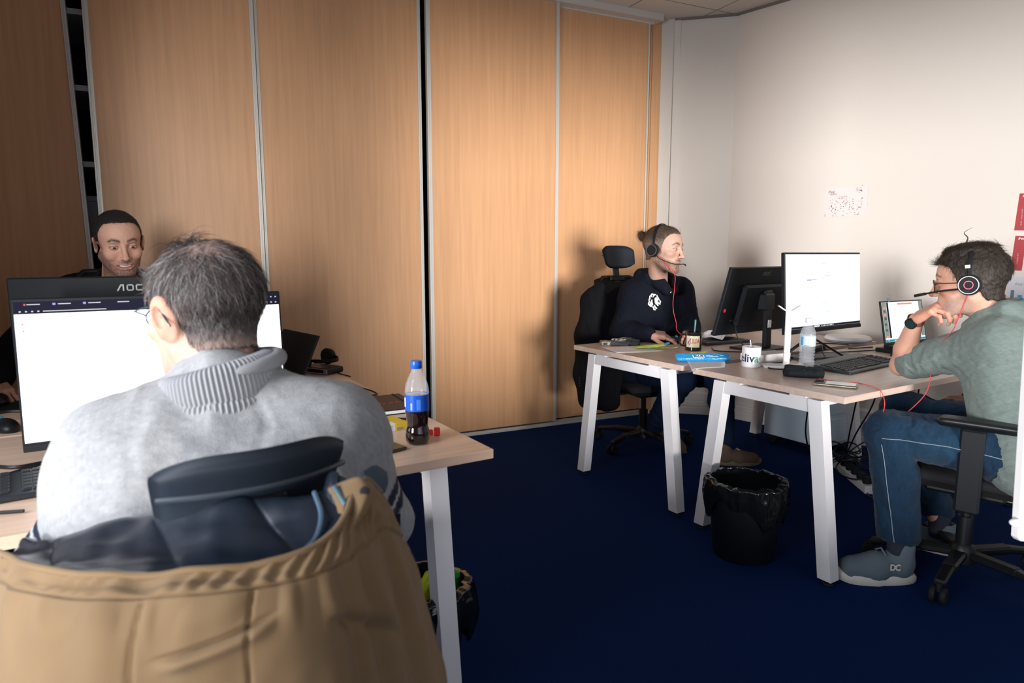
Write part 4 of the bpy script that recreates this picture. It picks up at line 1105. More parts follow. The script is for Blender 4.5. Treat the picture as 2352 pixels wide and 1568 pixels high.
# ---------------------------------------------------------------- headsets
M['headset'] = mat('headset_black', (.010, .010, .012), .6, spec=.2)
M['pad'] = mat('ear_pad', (.008, .008, .009), .8)
def headset(name, m4, near, label, group=None, ring=None, boom=None, slider=None, cord=None, hs=1.0, boom_r=1.0):
    """worn headset in head space: band over the crown, cups over both ears (near = +1 person's right)"""
    t = empty(name, tuple(m4[:3, 3]), 0, label, 'headset'); o0 = m4[:3, 3]
    X = lambda V: xf(m4, V)-o0
    b = MB(); pts = []
    for a in np.linspace(-1.35, PI+1.35 if False else 0, 2): pass
    A = np.linspace(math.radians(-8), math.radians(188), 50)
    c = [(0.091*math.cos(a)*(1 if abs(math.cos(a)) < .9 else 1), -.010-.012*math.sin(a), .030+.1085*hs*math.sin(a)) for a in A]
    P = X(c); n = len(P); V = []
    for i in range(n):
        T = P[min(i+1, n-1)]-P[max(i-1, 0)]; T /= np.linalg.norm(T); w = m4[:3, 1]/np.linalg.norm(m4[:3, 1]); w = w-T*(w@T); w /= np.linalg.norm(w); u = np.cross(T, w)
        hw, ht = (.0085 if 6 < i < n-7 else .0065), .0028
        for q in range(8):
            an = 2*PI*(q+.5)/8; V.append(P[i]+w*hw*math.cos(an)+u*ht*math.sin(an))
    b.add(V, grid_faces(n, 8, False)+[(i*8+7, i*8, (i+1)*8, (i+1)*8+7) for i in range(n-1)], True)
    b.build('headband', M['headset'], t)
    for sx in (-1, 1):
        # cup axis along x
        rot = m4[:3, :3]/np.linalg.norm(m4[:3, 0])@Ry(sx*PI/2); ctr = X([(sx*.0845, -.010, -.001)])[0]
        b = MB(); b.lathe([(.018, -.004), (.030, -.006), (.036, -.001), (.037, .006), (.033, .011), (.02, .012)], ctr, 32, rot); pad = b.build('ear_cushion', M['pad'], t)
        b = MB(); b.lathe([(.030, .010), (.033, .013), (.033, .020), (.030, .0245), (.012, .0245), (0.0, .0245)], ctr, 36, rot); cup = b.build('ear_cup', M['headset'], t)
        b = MB(); b.lathe([(.0285, .0235), (.0315, .0235), (.0315, .0262), (.0285, .0262), (.0285, .0235)], ctr, 40, rot); b.build('cup_rim', mat('cup_rim', (.16, .16, .17), .35, .5), cup)
        if sx == near and ring: 
            b = MB(); b.lathe([(.0125, .0240), (.0145, .0240), (.0145, .0256), (.0125, .0256), (.0125, .0240)], ctr, 36, rot); b.build('ring_light', ring, cup)
        b = MB(); b.tube(X([(sx*.0905, -.010, .045), (sx*.0935, -.010, .030), (sx*.098, -.010, .012)]), .0045, 8); b.build('yoke', M['headset'], t)
        if sx == near and slider:
            b = MB(); b.box(X([(sx*.0915, -.010, .060)])[0], (.008, .016, .012), m4[:3, :3]/np.linalg.norm(m4[:3, 0]), .001); b.build('slider', slider, t)
    if boom:
        b = MB(); P = X(catmull(boom, 24)); b.tube(P, [.0022*boom_r]*18+[.0035*boom_r]*6, 8); b.build('microphone_boom', M['headset'], t)
    if cord:
        b = MB(); b.tube(catmull([np.array(q)-o0 for q in cord], 90), .0016, 6); b.build('cord', mat('red_cord', (.75, .06, .07), .4), t)
    return t

# ---------------------------------------------------------------- man with the hair bun, black hoodie
def bun_man():
    base = np.array([2.93, 3.05, 0])
    t = empty('person', tuple(base), 0, 'bearded man with tied-back hair and headset in a black hoodie with a white lion print', 'person')
    f, r = basis(math.radians(186))
    f, r = basis(math.radians(172))
    J = dict(Rsh=up3(2.70, 2.95, 1.0), Lsh=up3(3.01, 2.90, 1.015), hips=up3(2.97, 3.12, .55), fwd=f, neck=up3(2.815, 2.885, 1.085), Rel=up3(2.63, 2.98, .79), Rwr=up3(2.655, 2.775, .795),
             Lel=up3(3.03, 2.82, .81), Lwr=up3(2.90, 2.69, .79), Rhip=up3(2.86, 3.10, .53), Lhip=up3(3.06, 3.10, .53), Rkn=up3(2.83, 2.66, .53), Lkn=up3(3.03, 2.55, .535), Ran=up3(2.955, 3.0, .17), Lan=up3(3.13, 2.60, .115))
    J = {k: (v-base if k not in ('fwd', 'bow') else v) for k, v in J.items()}
    hp = at(1524, 576, 3.74)
    m4 = frame4(hp-base, math.radians(-164), math.radians(4), math.radians(-2), 1.08)
    hands = [dict(m4=hand_frame(J['Rwr'], (.75, -.62, -.12), (-.1, -.25, 1)), curl=(.30, .42, .46, .5), thumb=(.7, .3), thumb_down=.3, spread=(.14, .03, -.08, -.2), scale=1.05),
             dict(m4=hand_frame(J['Lwr'], (-.6, -.55, -.1), (0, -.2, 1)), mirror=True, curl=(.5, .5, .5, .5), scale=1.05)]
    make_body(t, m4, dict(neck=.050, neck_len=.15), dict(stubble=1.0, stub=(.13, .078, .05), brow=(.12, .08, .05), red=.35), M['skin'], J, hands, (0.56, 0.345, 0.27), h=.002)
    add_eyes(m4, t, look=(.1, 1, -.02), iris=M['iris_blue'], open_=.8)
    # full beard shadow strands
    ln = hair_line([(-.13, -.055), (-.05, -.05), (-.03, -.03), (-.02, .0), (.005, .018), (.018, .0), (.026, .02), (.038, .06), (.055, .085), (.08, .094), (.1, .095)])
    def extra(s):
        s.ell((0, -.128, .066), (.026, .024, .026), .012); s.ell((0.008, -.142, .078), (.016, .014, .016), .01); s.ell((-.01, -.138, .058), (.017, .014, .014), .01)
    hv, hf = hair_cap(ln, thick=.006, temple=.010, extra=extra, h=.0026)
    gx = hv[:, 1]; C = np.tile((.085, .055, .038), (len(hv), 1))*(1+.4*wob(hv*np.array([6, .8, 6]), 60, 2))[:, None]
    side = sm(.055, .07, np.abs(hv[:, 0]))*sm(.07, .02, hv[:, 2]); C = C*(1-.55*side[:, None])+np.array((.30, .21, .17))*.55*side[:, None]
    M['brown_hair'] = mat('brown_hair', (.09, .06, .04), .5, attr='Col', bump=.6, bscale=300, stretch=(1, 1, 1))
    fast_mesh('hair', xf(m4, hv), hf, M['brown_hair'], t, np.clip(C, 0, 1))
    fl = lambda P: np.array([0, -.12, .07])-P
    for n, c, sd in ((3000, (.045, .028, .02), 5), (2200, (.13, .09, .06), 6)):
        V, Fq = strands('h', hv, hf, n, .030, .00045, fl, m4, None, None, lift=.05, seed=sd, jit=.06, mask=lambda P: .25+sm(.03, .07, P[:, 2]), lenf=lambda P: .35+sm(.02, .07, P[:, 2]))
        o = fast_mesh('hair_strands', V, Fq, mat('brown_strand', c, .4, spec=.6), t); o['kind'] = 'stuff'
    # beard
    # hoodie
    s = SDF(); core(s, J, .023, .045, bulk=1.12, k_arm=.045)
    nk = J['neck']
    q = lambda rr, ff, u: tuple(nk+r*rr+f*ff+up3(0, 0, u))
    hood = [(q(.020, .105, -.055), .026), (q(.062, .07, -.005), .030), (q(.080, .0, .020), .034), (q(.062, -.062, .030), .042), (q(0, -.085, .022), .048), (q(-.062, -.062, .030), .042), (q(-.080, .0, .020), .034), (q(-.062, .07, -.005), .030), (q(-.020, .105, -.055), .026)]
    s.chain(hood, .02)
    s.cone(q(0, .05, .02), q(0, .10, -.055), .052, .014, .012, sub=True); s.cone(q(0, .02, .03), q(0, .02, .14), .060, .07, .015, sub=True)
    s.cone(q(-.06, -.02, -.0), q(.06, -.02, -.0), .001, .001, .01)
    M['hoodie_black'] = cloth('black_fleece', (.0065, .0085, .016), .9, bump=.25, bscale=700)
    o, V, Fq = garment('hoodie', s, .0055, M['hoodie_black'], t, amp=.0055, scale=20, seed=2, fine=.002)
    # lion print on the chest: strokes of mane and muzzle laid on the cloth
    bv = bvh_of(V, Fq)
    ctr = at(1531, 694, 3.80)-base; lk = ctr-(-base+up3(0, 0, CAM_H)); 
    nrm = (f*1.0-r*0.05); nrm /= np.linalg.norm(nrm); X = np.cross(up3(0, 0, 1), nrm); X /= np.linalg.norm(X); Y = np.cross(nrm, X)
    b = MB(); 
    strokes = [[(-.9, .1), (-1.0, -.3), (-.7, -.7)], [(-.75, .55), (-.95, .25), (-.8, -.1)], [(-.45, .85), (-.8, .65), (-.7, .3)], [(0, 1), (-.45, .95), (-.5, .6)], [(.35, .95), (.0, .85), (-.25, .55)],
               [(-.62, .0), (-.72, -.4), (-.4, -.8)], [(-.45, .3), (-.55, -.1), (-.35, -.5)], [(-.3, -.6), (-.2, -1.0), (.15, -1.15)], [(-.1, -.45), (.05, -.8), (.35, -.95)],
               [(.45, .9), (.55, .5), (.75, .2)], [(.75, .2), (.9, -.05), (.7, -.15)], [(.6, -.3), (.9, -.35)], [(.35, .55), (.45, .3), (.55, .1)], [(.05, .3), (.25, .38), (.4, .3)], [(.0, .1), (.1, -.2), (.3, -.35)], [(.3, -.5), (.55, -.5)]]
    for k_, st in enumerate(strokes):
        P = catmull([(x, y, 0) for x, y in st], 10); W = []
        for i, p in enumerate(P):
            tn = P[min(i+1, 9)]-P[max(i-1, 0)]; tn /= np.linalg.norm(tn); nn = np.array([-tn[1], tn[0], 0]); w = .115*math.sin(PI*(i+.6)/10.2)**.6
            W += [p-nn*w, p+nn*w]
        VV = []
        for p in W:
            w3 = ctr+X*p[0]*.036+Y*p[1]*.043+nrm*.2
            hit = bv.ray_cast(Vector(w3), Vector(-nrm))
            VV.append(np.array(hit[0])+nrm*.0022 if hit[0] is not None else w3-nrm*.2)
        b.add(VV, [(2*i, 2*i+1, 2*i+3, 2*i+2) for i in range(9)])
    # filled muzzle and eye
    for cx, cy, rx_, ry_ in ((.22, .05, .24, .5), (.42, -.18, .2, .22)):
        VV = []
        for i in range(20):
            a = 2*PI*i/20; w3 = ctr+X*(cx+rx_*math.cos(a))*.036+Y*(cy+ry_*math.sin(a))*.043+nrm*.2; hit = bv.ray_cast(Vector(w3), Vector(-nrm)); VV.append(np.array(hit[0])+nrm*.0018 if hit[0] is not None else w3-nrm*.2)
        b.add(VV, [tuple(range(20))])
    b.build('lion_print', mat('white_print', (.8, .8, .8), .7), o)
    for sx in (-1, 1):
        b = MB(); b.lathe([(.0035, 0), (.005, .001), (.0035, .002)], q(sx*.030, .128, -.058), 12, Rx(PI/2)); b.build('eyelet', M['chrome'], o)
    # jeans, suede shoes
    s = SDF(); core(s, J, .014, arms=False, torso=False, legs=True)
    M['jeans_dark'] = cloth('dark_jeans', (.007, .016, .045), .9, bump=.3, bscale=800)
    garment('jeans', s, .007, M['jeans_dark'], t, amp=.005, scale=24, fine=.002, post=cut_below(.125))
    M['suede'] = mat('brown_suede', (.115, .075, .050), .95, bump=.4, bscale=500); M['tan_sole'] = mat('tan_sole', (.16, .12, .08), .7); M['lace'] = mat('pale_lace', (.45, .40, .36), .8)
    tc = on_z(1700, 1066, .0)-base; hc = on_z(1640, 1052, .0)-base; d = tc-hc
    az = math.atan2(d[0], d[1])
    az = math.radians(118); mid = (on_z(1702, 1066, .0)-base)
    for pos, a_, pt in ((mid+up3(-.02, .02, 0), az, 0), (up3(3.04, 2.985, .045)-base, math.radians(160), -math.radians(-32))):
        sh, R_, off = shoe(t, pos, a_, M['suede'], M['tan_sole'], pitch=pt)
        b = MB()
        for k_ in range(4):
            y = .005+.018*k_; z = .092-.012*k_; b.tube((np.array([(-.022, y-.006, z-.010), (0, y, z+.002), (.022, y+.006, z-.010)])@R_.T)+off, .0018, 6)
        b.tube(np.array([(0, -.005, .096), (.022, -.010, .105), (.03, .01, .095), (0.01, .0, .094)])@R_.T+off, .0016, 6)
        b.build('shoe_lace', M['lace'], sh)
    return t, m4, base, J, q
person3, m4c, base3, J3, q3f = bun_man()
cordpts = [xf(m4c, [(.086, .02, -.03)])[0]+base3, at(1547, 625, 3.66), at(1550, 655, 3.66), at(1546, 690, 3.66), at(1547, 715, 3.66), at(1553, 740, 3.66), at(1558, 762, 3.66), at(1600, 792, 3.62)]
mh = m4c.copy(); mh[:3, 3] += base3
headset('headset', mh, 1, 'black headset with a red cord worn by the man in the black hoodie', boom=[(.10, .0, -.015), (.098, .05, -.045), (.075, .115, -.062), (.05, .150, -.058), (.045, .160, -.066)], cord=cordpts)

# ---------------------------------------------------------------- man in the sage hoodie, chin on his fist
def sage_man():
    base = np.array([2.78, .99, 0])
    t = empty('person', tuple(base), 0, 'man in a sage green hoodie and blue jeans leaning his chin on his hand', 'person')
    f, r = basis(math.radians(-16))
    J = dict(Lsh=up3(2.665, 1.035, .945), Rsh=up3(3.01, 1.19, .955), hips=up3(2.81, .96, .54), fwd=f, neck=up3(2.765, 1.085, 1.03), bow=f*-.035,
             Lel=up3(2.735, 1.405, .800), Lwr=up3(2.655, 1.32, 1.005), Rel=up3(3.11, 1.06, .70), Rwr=up3(3.10, 1.28, .64),
             Lhip=up3(2.69, .98, .555), Rhip=up3(2.90, 1.04, .555), Lkn=up3(2.475, 1.30, .585), Rkn=up3(2.80, 1.42, .60), Lan=up3(2.525, 1.255, .15), Ran=up3(2.93, 1.30, .12),
             calf=-f)
    J = {k: (v-base if k not in ('fwd', 'bow', 'calf') else v) for k, v in J.items()}
    hp = at(2228, 652, 2.40); m4 = frame4(hp-base, math.radians(16), math.radians(8), math.radians(0), 1.06)
    fist = hand_frame(J['Lwr'], (.02, -.45, .62), (-.55, .75, .35), 1.0)
    hw = J['Lwr']; tgt = at(2185, 690, 2.40)-base
    fist = hand_frame(hw, tgt-hw, (-.35, .55, .75), 1.0)
    hands = [dict(m4=fist, mirror=True, curl=(.75, .95, 1.0, 1.05), thumb=(.35, -.1), thumb_down=.55, scale=1.02),
             dict(m4=hand_frame(J['Rwr'], (-.6, .6, -.1), (0, 0, 1)), scale=1.0)]
    make_body(t, m4, dict(neck=.058), dict(stubble=.6, stub=(.32, .27, .25), brow=(.09, .06, .05), red=.8), M['skin'], J, hands, (0.60, 0.33, 0.24), h=.0021, fore=True, core_t=-.004)
    add_eyes(m4, t, look=(0, 1, -.1), open_=.8)
    ln = hair_line([(-.13, -.062), (-.05, -.058), (-.035, -.03), (-.02, .0), (.0, .022), (.014, .0), (.024, .0), (.030, .035), (.045, .062), (.07, .078), (.1, .082)])
    def extra(s): s.ell((0, -.01, .112), (.060, .075, .024), .02)
    hv, hf = hair_cap(ln, thick=.008, extra=extra, seed=2, rough=.003)
    M['hair_sage'] = mat('dark_brown_hair', (.022, .015, .011), .55, attr='Col', bump=.8, bscale=380)
    sd = sm(.055, .075, np.abs(hv[:, 0]))*sm(.06, .0, hv[:, 2]); C = np.tile((.022, .015, .011), (len(hv), 1)); C = C*(1-.5*sd[:, None])+np.array((.10, .08, .075))*.5*sd[:, None]
    fast_mesh('hair', xf(m4, hv), hf, M['hair_sage'], t, C)
    fl = lambda P: np.stack([P[:, 0]*5, .1+P[:, 1]*7, -.25-1.5*(.06-P[:, 2])*6+.9*sm(.03, .08, P[:, 1])], 1)
    for n, c, s_ in ((5000, (.016, .011, .009), 11), (1500, (.07, .048, .032), 12)):
        V, Fq = strands('h', hv, hf, n, .028, .00045, fl, m4, None, None, lift=.28, seed=s_, jit=.3, curl=.2, lenf=lambda P: .4+.7*sm(.0, .08, P[:, 2]))
        o = fast_mesh('hair_strands', V, Fq, mat('brown_strand', c, .45, spec=.5), t); o['kind'] = 'stuff'
    b = MB(); b.tube(xf(m4, catmull([(-.01, -.0, .142), (-.01, -.005, .158), (-.01, .004, .176), (-.01, -.02, .190)], 14)), [.0032*(1-i/15) for i in range(14)], 6)
    b.build('cowlick', M['hair_dark'], t)
    # hoodie, sleeves pushed up to the elbow
    s = SDF(); core(s, J, .022, .045, bulk=1.15, cuffL=-1, cuffR=.9, k_arm=.05)
    nk = J['neck']; q = lambda rr, ff, u: tuple(nk+r*rr+f*ff+up3(0, 0, u))
    hood = [(q(-.045, .085, -.045), .024), (q(-.082, .04, -.0), .030), (q(-.088, -.02, .018), .036), (q(-.060, -.085, .012), .048), (q(0, -.120, .0), .058), (q(.060, -.085, .012), .048), (q(.088, -.02, .015), .036), (q(.082, .04, -.0), .030), (q(.045, .085, -.045), .024)]
    s.chain(hood, .018); s.ell(q(0, -.15, -.06), (.10, .05, .06), .03, rot=Rz(math.radians(16)))
    s.cone(q(0, .03, .02), q(0, .03, .14), .058, .07, .015, sub=True)
    def colf(V):
        C = np.tile((.150, .190, .180), (len(V), 1)); C *= (1+.10*wob(V*np.array([1, 1, 5]), 120, 1)+.05*wob(V, 700, 2))[:, None]; return C
    M['sage'] = cloth('sage_jersey', (.17, .2, .18), .95, attr='Col', bump=.25, bscale=800)
    def msk(V): return .6+1.6*gau(V, J['Lel']*.6+J['Lsh']*.4, (.12, .12, .12))
    o, V, Fq = garment('hoodie', s, .0055, M['sage'], t, amp=.0045, scale=30, seed=0, fine=.0016, mask=msk, colf=colf)
    # jeans with pale seams
    s = SDF(); core(s, J, .018, arms=False, torso=False, legs=True)
    s.cone(tuple(J['Lan']+up3(0, 0, .12)), tuple(J['Lan']+up3(0, 0, .0)), .060, .064, .02)
    def jc(V):
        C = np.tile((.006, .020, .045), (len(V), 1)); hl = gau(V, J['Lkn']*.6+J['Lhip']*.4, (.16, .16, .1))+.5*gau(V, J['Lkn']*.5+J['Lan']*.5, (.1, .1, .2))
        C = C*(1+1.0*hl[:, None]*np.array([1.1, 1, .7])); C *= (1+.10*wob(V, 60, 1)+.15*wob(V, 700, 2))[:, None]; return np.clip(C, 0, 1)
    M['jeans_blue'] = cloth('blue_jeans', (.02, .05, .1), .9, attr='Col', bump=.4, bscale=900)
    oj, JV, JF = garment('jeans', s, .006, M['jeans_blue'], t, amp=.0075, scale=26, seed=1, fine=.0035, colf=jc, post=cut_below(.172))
    bj = bvh_of(JV, JF); out = -r
    def seam(pts, m_, rad=.0014):
        P = catmull(pts, 60); W = []
        for p in P:
            hit = bj.ray_cast(Vector(p+out*.25), Vector(-out)); 
            if hit[0] is not None: W.append(np.array(hit[0])+out*.0008)
        if len(W) > 4: b = MB(); b.tube(W, rad, 5); b.build('seam', m_, oj)
    M['thread'] = mat('pale_thread', (.22, .26, .30), .8)
    kn, hpp, an = J['Lkn'], J['Lhip'], J['Lan']
    seam([hpp+up3(0, 0, .0), kn*.5+hpp*.5+up3(0, 0, .005), kn*.8+hpp*.2-up3(0, 0, .0), kn+up3(0, 0, -.005)], M['thread'])
    seam([kn+up3(0, 0, -.03), kn*.7+an*.3, kn*.3+an*.7+up3(.004, 0, 0), an+up3(0, 0, .03)], M['thread'])
    b = MB(); ha = [an+np.array([.066*math.cos(a), .066*math.sin(a), .03]) for a in np.linspace(0, 2*PI, 30)[:-1]]; b.tube(ha, .0022, 6, closed=True); b.build('hem_seam', M['thread'], oj)
    # trainers
    M['trainer'] = mat('blue_grey_suede', (.10, .135, .165), .85, bump=.35, bscale=500); M['trainer_sole'] = mat('white_sole', (.62, .60, .56), .6); M['gum'] = mat('gum_sole', (.15, .09, .06), .6)
    dd = on_z(1965, 1318, .0)-on_z(2100, 1322, .0); az = math.atan2(dd[0], dd[1]); mid = (on_z(1965, 1318, 0)+on_z(2100, 1322, 0))/2-base
    td = np.array([math.sin(az), math.cos(az), 0]); mid = J['Lan']*np.array([1, 1, 0])+td*.068+up3(0, 0, -base[2])
    sh, R_, off = shoe(t, mid, az, M['trainer'], M['trainer_sole'], S=1.08, ZS=1.22)
    b = MB()
    for k_ in range(5):
        y = -.005+.017*k_; z = .100-.012*k_; b.tube((np.array([(-.026, y-.006, z-.014), (0, y, z), (.026, y+.006, z-.014)])@R_.T)+off, .0034, 6)
    b.build('shoe_lace', mat('grey_lace', (.16, .19, .22), .9), sh)
    W = lambda V: (np.stack([-.0465+0*V[:, 0], V[:, 0]*-1-.035, V[:, 1]+.058+.10*0], 1)-np.stack([V[:, 2], 0*V[:, 2], 0*V[:, 2]], 1))@R_.T+off
    lettering('shoe_badge', 'DC', .026, None, (1, 0, 0), (0, 1, 0), M['trainer_sole'], sh, warp=W, depth=.002, space=.85, bold=.0008)
    shoe(t, J['Ran']+up3(0, .05, -.12), math.radians(-10), M['trainer'], M['trainer_sole'])
    # sock
    b = MB(); b.lathe([(.036, 0), (.047, .17)], tuple(J['Ran']+up3(0, 0, -.05)), 20); b.build('sock', mat('dark_sock', (.02, .025, .04), .95), t)
    b = MB(); b.lathe([(.037, 0), (.040, .12)], tuple(an+up3(0, 0, -.07)), 20); b.build('sock', mat('dark_sock', (.02, .025, .04), .95), t)
    # glasses
    b = MB()
    for sx in (-1, 1):
        b.tube(xf(m4, [(sx*.034+.024*math.cos(a), .101-.006*abs(math.cos(a)), .006+.019*math.sin(a)) for a in np.linspace(0, 2*PI, 25)[:-1]]), .0016, 6, closed=True)
        b.tube(xf(m4, [(sx*.058, .096, .012), (sx*.077, .085, .014), (sx*.083, .04, .010), (sx*.084, .0, .008)]), .0015, 6)
    b.tube(xf(m4, [(-.010, .100, .014), (0, .108, .016), (.010, .100, .014)]), .0014, 6)
    fr = b.build('glasses', mat('glasses_frame', (.03, .015, .012), .3), t)
    b = MB()
    for sx in (-1, 1):
        P = xf(m4, [(sx*.034+.0235*math.cos(a), .1005-.006*abs(math.cos(a)), .006+.0185*math.sin(a)) for a in np.linspace(0, 2*PI, 25)[:-1]])
        b.add(np.vstack([P, P-m4[:3, 1]*.0015]), [tuple(range(24)), tuple(range(24, 48))[::-1]]+[(i, (i+1) % 24, 24+(i+1) % 24, 24+i) for i in range(24)])
    b.build('lens', mat('tinted_lens', (.45, .38, .36), .05, trans=.7, ior=1.1), fr)
    return t, m4, base, J, fist
person4, m4d, base4, J4, fist4 = sage_man()
md = m4d.copy(); md[:3, 3] += base4
M['ring_pink'] = mat('pink_ring', (.9, .08, .18), .4, emit=(.95, .06, .16), es=.5)
headset('headset', md, -1, 'black over-ear headset with a pink ring on the cup, worn by the sage hoodie man', ring=M['ring_pink'], boom=[(-.105, .0, -.012), (-.105, .05, -.012), (-.100, .10, -.016), (-.092, .150, -.022)], slider=M['chrome'], boom_r=1.5,
        cord=[xf(md, [(-.09, -.0, -.035)])[0], xf(md, [(-.085, .01, -.06)])[0], xf(md, [(-.06, .05, -.15)])[0], at(2150, 800, 2.50), at(2138, 862, 2.52), at(2125, 905, 2.50), on_y(2080, 950, 1.27), on_y(2040, 978, 1.29), on_y(2024, 970, 1.30), on_y(2032, 930, 1.315), on_y(2026, 903, 1.322), on_z(2012, 891, .7435), on_z(1975, 880, .7425), on_z(1925, 877, .7425), on_z(1880, 868, .7425)])
# wrist watch on his left arm
wt = empty('wrist_watch', tuple(J4['Lwr']+base4), 0, 'dark round wrist watch on a brown leather strap on the sage hoodie man\'s wrist', 'watch')
ax = (J4['Lwr']-J4['Lel']); ax /= np.linalg.norm(ax); side = np.array([-.62, -.15, .25]); side -= ax*(ax@side); side /= np.linalg.norm(side); yy = np.cross(ax, side)
rot = np.array([side, yy, ax]).T
b = MB(); b.lathe([(.0285, -.011), (.0305, -.011), (.0305, .011), (.0285, .011), (.0285, -.011)], tuple(ax*-.012), 32, rot); b.build('strap', mat('brown_leather', (.16, .06, .035), .6), wt)
rot2 = np.array([yy, ax, side]).T
b = MB(); b.lathe([(.0, .028), (.020, .028), (.0215, .031), (.0215, .038), (.0195, .040), (0, .040)], tuple(ax*-.012), 32, rot2); cs = b.build('watch_case', M['headset'], wt)
b = MB(); b.lathe([(0, .0402), (.017, .0402), (.017, .0408), (0, .0408)], tuple(ax*-.012), 32, rot2); b.build('dial', mat('watch_dial', (.012, .03, .035), .12), cs)
# ================================================================ office chairs
M['chair_navy'] = mat('headrest_fabric', (0.010, 0.018, 0.032), .62, bump=.2, bscale=900)
def curved_pad(w, h, th, bend, rnd, nu=28, nv=14, tip=0.0):
    """rounded pad in x-z, bent about z towards +Y at its ends"""
    V = []; 
    for side in (1, -1):
        for j in range(nv+1):
            for i in range(nu+1):
                u = -1+2*i/nu; v = -1+2*j/nv
                # superellipse squircle mapping
                x = u*w/2*(1-.0*v*v); z = v*h/2*(1-rnd*abs(u)**4*.5)
                e = (1-abs(u)**rE)*(1-abs(v)**rE); t_ = th/2*max(e, 0)**.4
                y = bend*u*u+side*t_+tip*v*.5
                V.append((x, y, z))
    n = (nu+1)*(nv+1); F = grid_faces(nv+1, nu+1)+[tuple(q+n for q in f[::-1]) for f in grid_faces(nv+1, nu+1)]
    rim = [i for i in range(nu+1)]+[(j)*(nu+1)+nu for j in range(1, nv+1)]+[nv*(nu+1)+i for i in range(nu-1, -1, -1)]+[j*(nu+1) for j in range(nv-1, 0, -1)]
    for a, b_ in zip(rim, rim[1:]+rim[:1]): F.append((b_, a, a+n, b_+n))
    return np.array(V), F
rE = 8.0
def office_chair(loc, az, label, seat_z=.475, back=(.56, 1.08), head=(1.235, .17, .29), arms=True, arm_z=.67, star=0.0, lean=.10, head_y=0.0, arm_in=.29, pad_y=.01):
    t = empty('office_chair', loc, -az, label, 'chair')
    # local frame: +Y is where the sitter looks
    V, F = curved_pad(.49, .47, .075, 0, .25); V = V@Rx(PI/2).T; V[:, 2] += seat_z-.05-.02*sm(.12, .24, V[:, 1])
    mesh_obj('seat', V, F, M['mesh_black'], t, smooth=True)
    b = MB(); b.box((0, 0, seat_z-.105), (.24, .26, .05), bev=.012); b.bar((0, -.10, seat_z-.10), (0, -.27, seat_z-.06), .07, .03); b.bar((0, -.27, seat_z-.07), (0, -.27-lean*.3, back[0]+.10), .07, .03, up=(0, 1, 0)); b.build('seat_mechanism', M['black_plastic'], t)
    b = MB(); b.tube([(.10, .06, seat_z-.10), (.27, .08, seat_z-.10)], .006, 8); b.box((.285, .08, seat_z-.10), (.05, .03, .012), bev=.004); b.build('lever', M['black_plastic'], t)
    h = back[1]-back[0]
    V, F = curved_pad(.46, h, .030, .035, .15); V[:, 1] += .0-.25; V[:, 2] += (back[0]+back[1])/2
    V[:, 1] -= lean*(V[:, 2]-back[0])/h; V[:, 0] *= (1-.12*(V[:, 2]-back[0])/h)
    V[:, 1] += .03*np.sin((V[:, 2]-back[0])/h*PI)
    bk = mesh_obj('backrest', V, F, M['mesh_black'], t, smooth=True)
    pts = []
    for a in np.linspace(0, 2*PI, 60)[:-1]:
        u = max(-1, min(1, 1.16*math.cos(a))); v = max(-1, min(1, 1.14*math.sin(a))); z = (back[0]+back[1])/2+v*h/2; q = (z-back[0])/h
        pts.append((u*.233*(1-.12*q), -.25+.035*u*u-lean*q+.03*math.sin(q*PI)-.004, z))
    b = MB(); b.tube(pts, .011, 8, closed=True); b.build('back_frame', M['black_plastic'], bk)
    if head:
        zc, hh, w = head; y0 = -.25-lean-.02+head_y
        b = MB(); b.bar((0, -.25-lean+.02, back[1]-.06), (0, y0-.005, zc), .045, .018, up=(0, 1, 0), bev=.004); b.box((0, -.25-lean+.01, back[1]-.01), (.12, .035, .04), bev=.01); b.build('headrest_post', M['black_plastic'], t)
        V, F = curved_pad(w, hh, .045, .045, .30, tip=-.035); vv = V[:, 2]/(hh/2); uu = V[:, 0]/(w/2); V[:, 2] -= np.sign(vv)*np.abs(vv)*hh*.5*.30*np.abs(uu)**5; V[:, 0] *= 1-.055*(1-vv)-.05*np.abs(vv)**6; V[:, 1] += y0+.012; V[:, 2] += zc
        hd = mesh_obj('headrest', V, F, M['chair_navy'], t, smooth=True)
        b = MB(); P = []
        for i in range(40):
            u = -1+2*i/39; P.append((u*w/2*.93, y0+.012+.045*u*u-.0265, zc+hh*.10-hh*.04*u*u))
        b.tube(P, .0038, 6); b.build('headrest_piping', mat('piping', (.05, .065, .085), .4), hd)
    if arms:
        for s_ in (-1, 1):
            b = MB(); b.bar((s_*arm_in, -.03, seat_z-.13), (s_*arm_in, -.03, arm_z-.02), .075, .026, up=(1, 0, 0), bev=.008); b.box((s_*arm_in*.75, -.02, seat_z-.115), (arm_in*.55, .06, .02), bev=.004); p_ = b.build('armrest', M['black_soft'], t)
            V, F = curved_pad(.095, .27, .030, 0, .2, 10, 16); V = V@Rx(PI/2).T+np.array([s_*arm_in, pad_y, arm_z]); mesh_obj('armrest_pad', V, F, M['black_plastic'], p_, smooth=True)
    b = MB(); b.lathe([(.028, .10), (.028, .24)], (0, 0, 0), 20); b.lathe([(.016, .24), (.016, seat_z-.12)], (0, 0, 0), 16); b.lathe([(.045, .055), (.045, .11), (.030, .13)], (0, 0, 0), 20); b.build('gas_lift', M['black_plastic'], t)
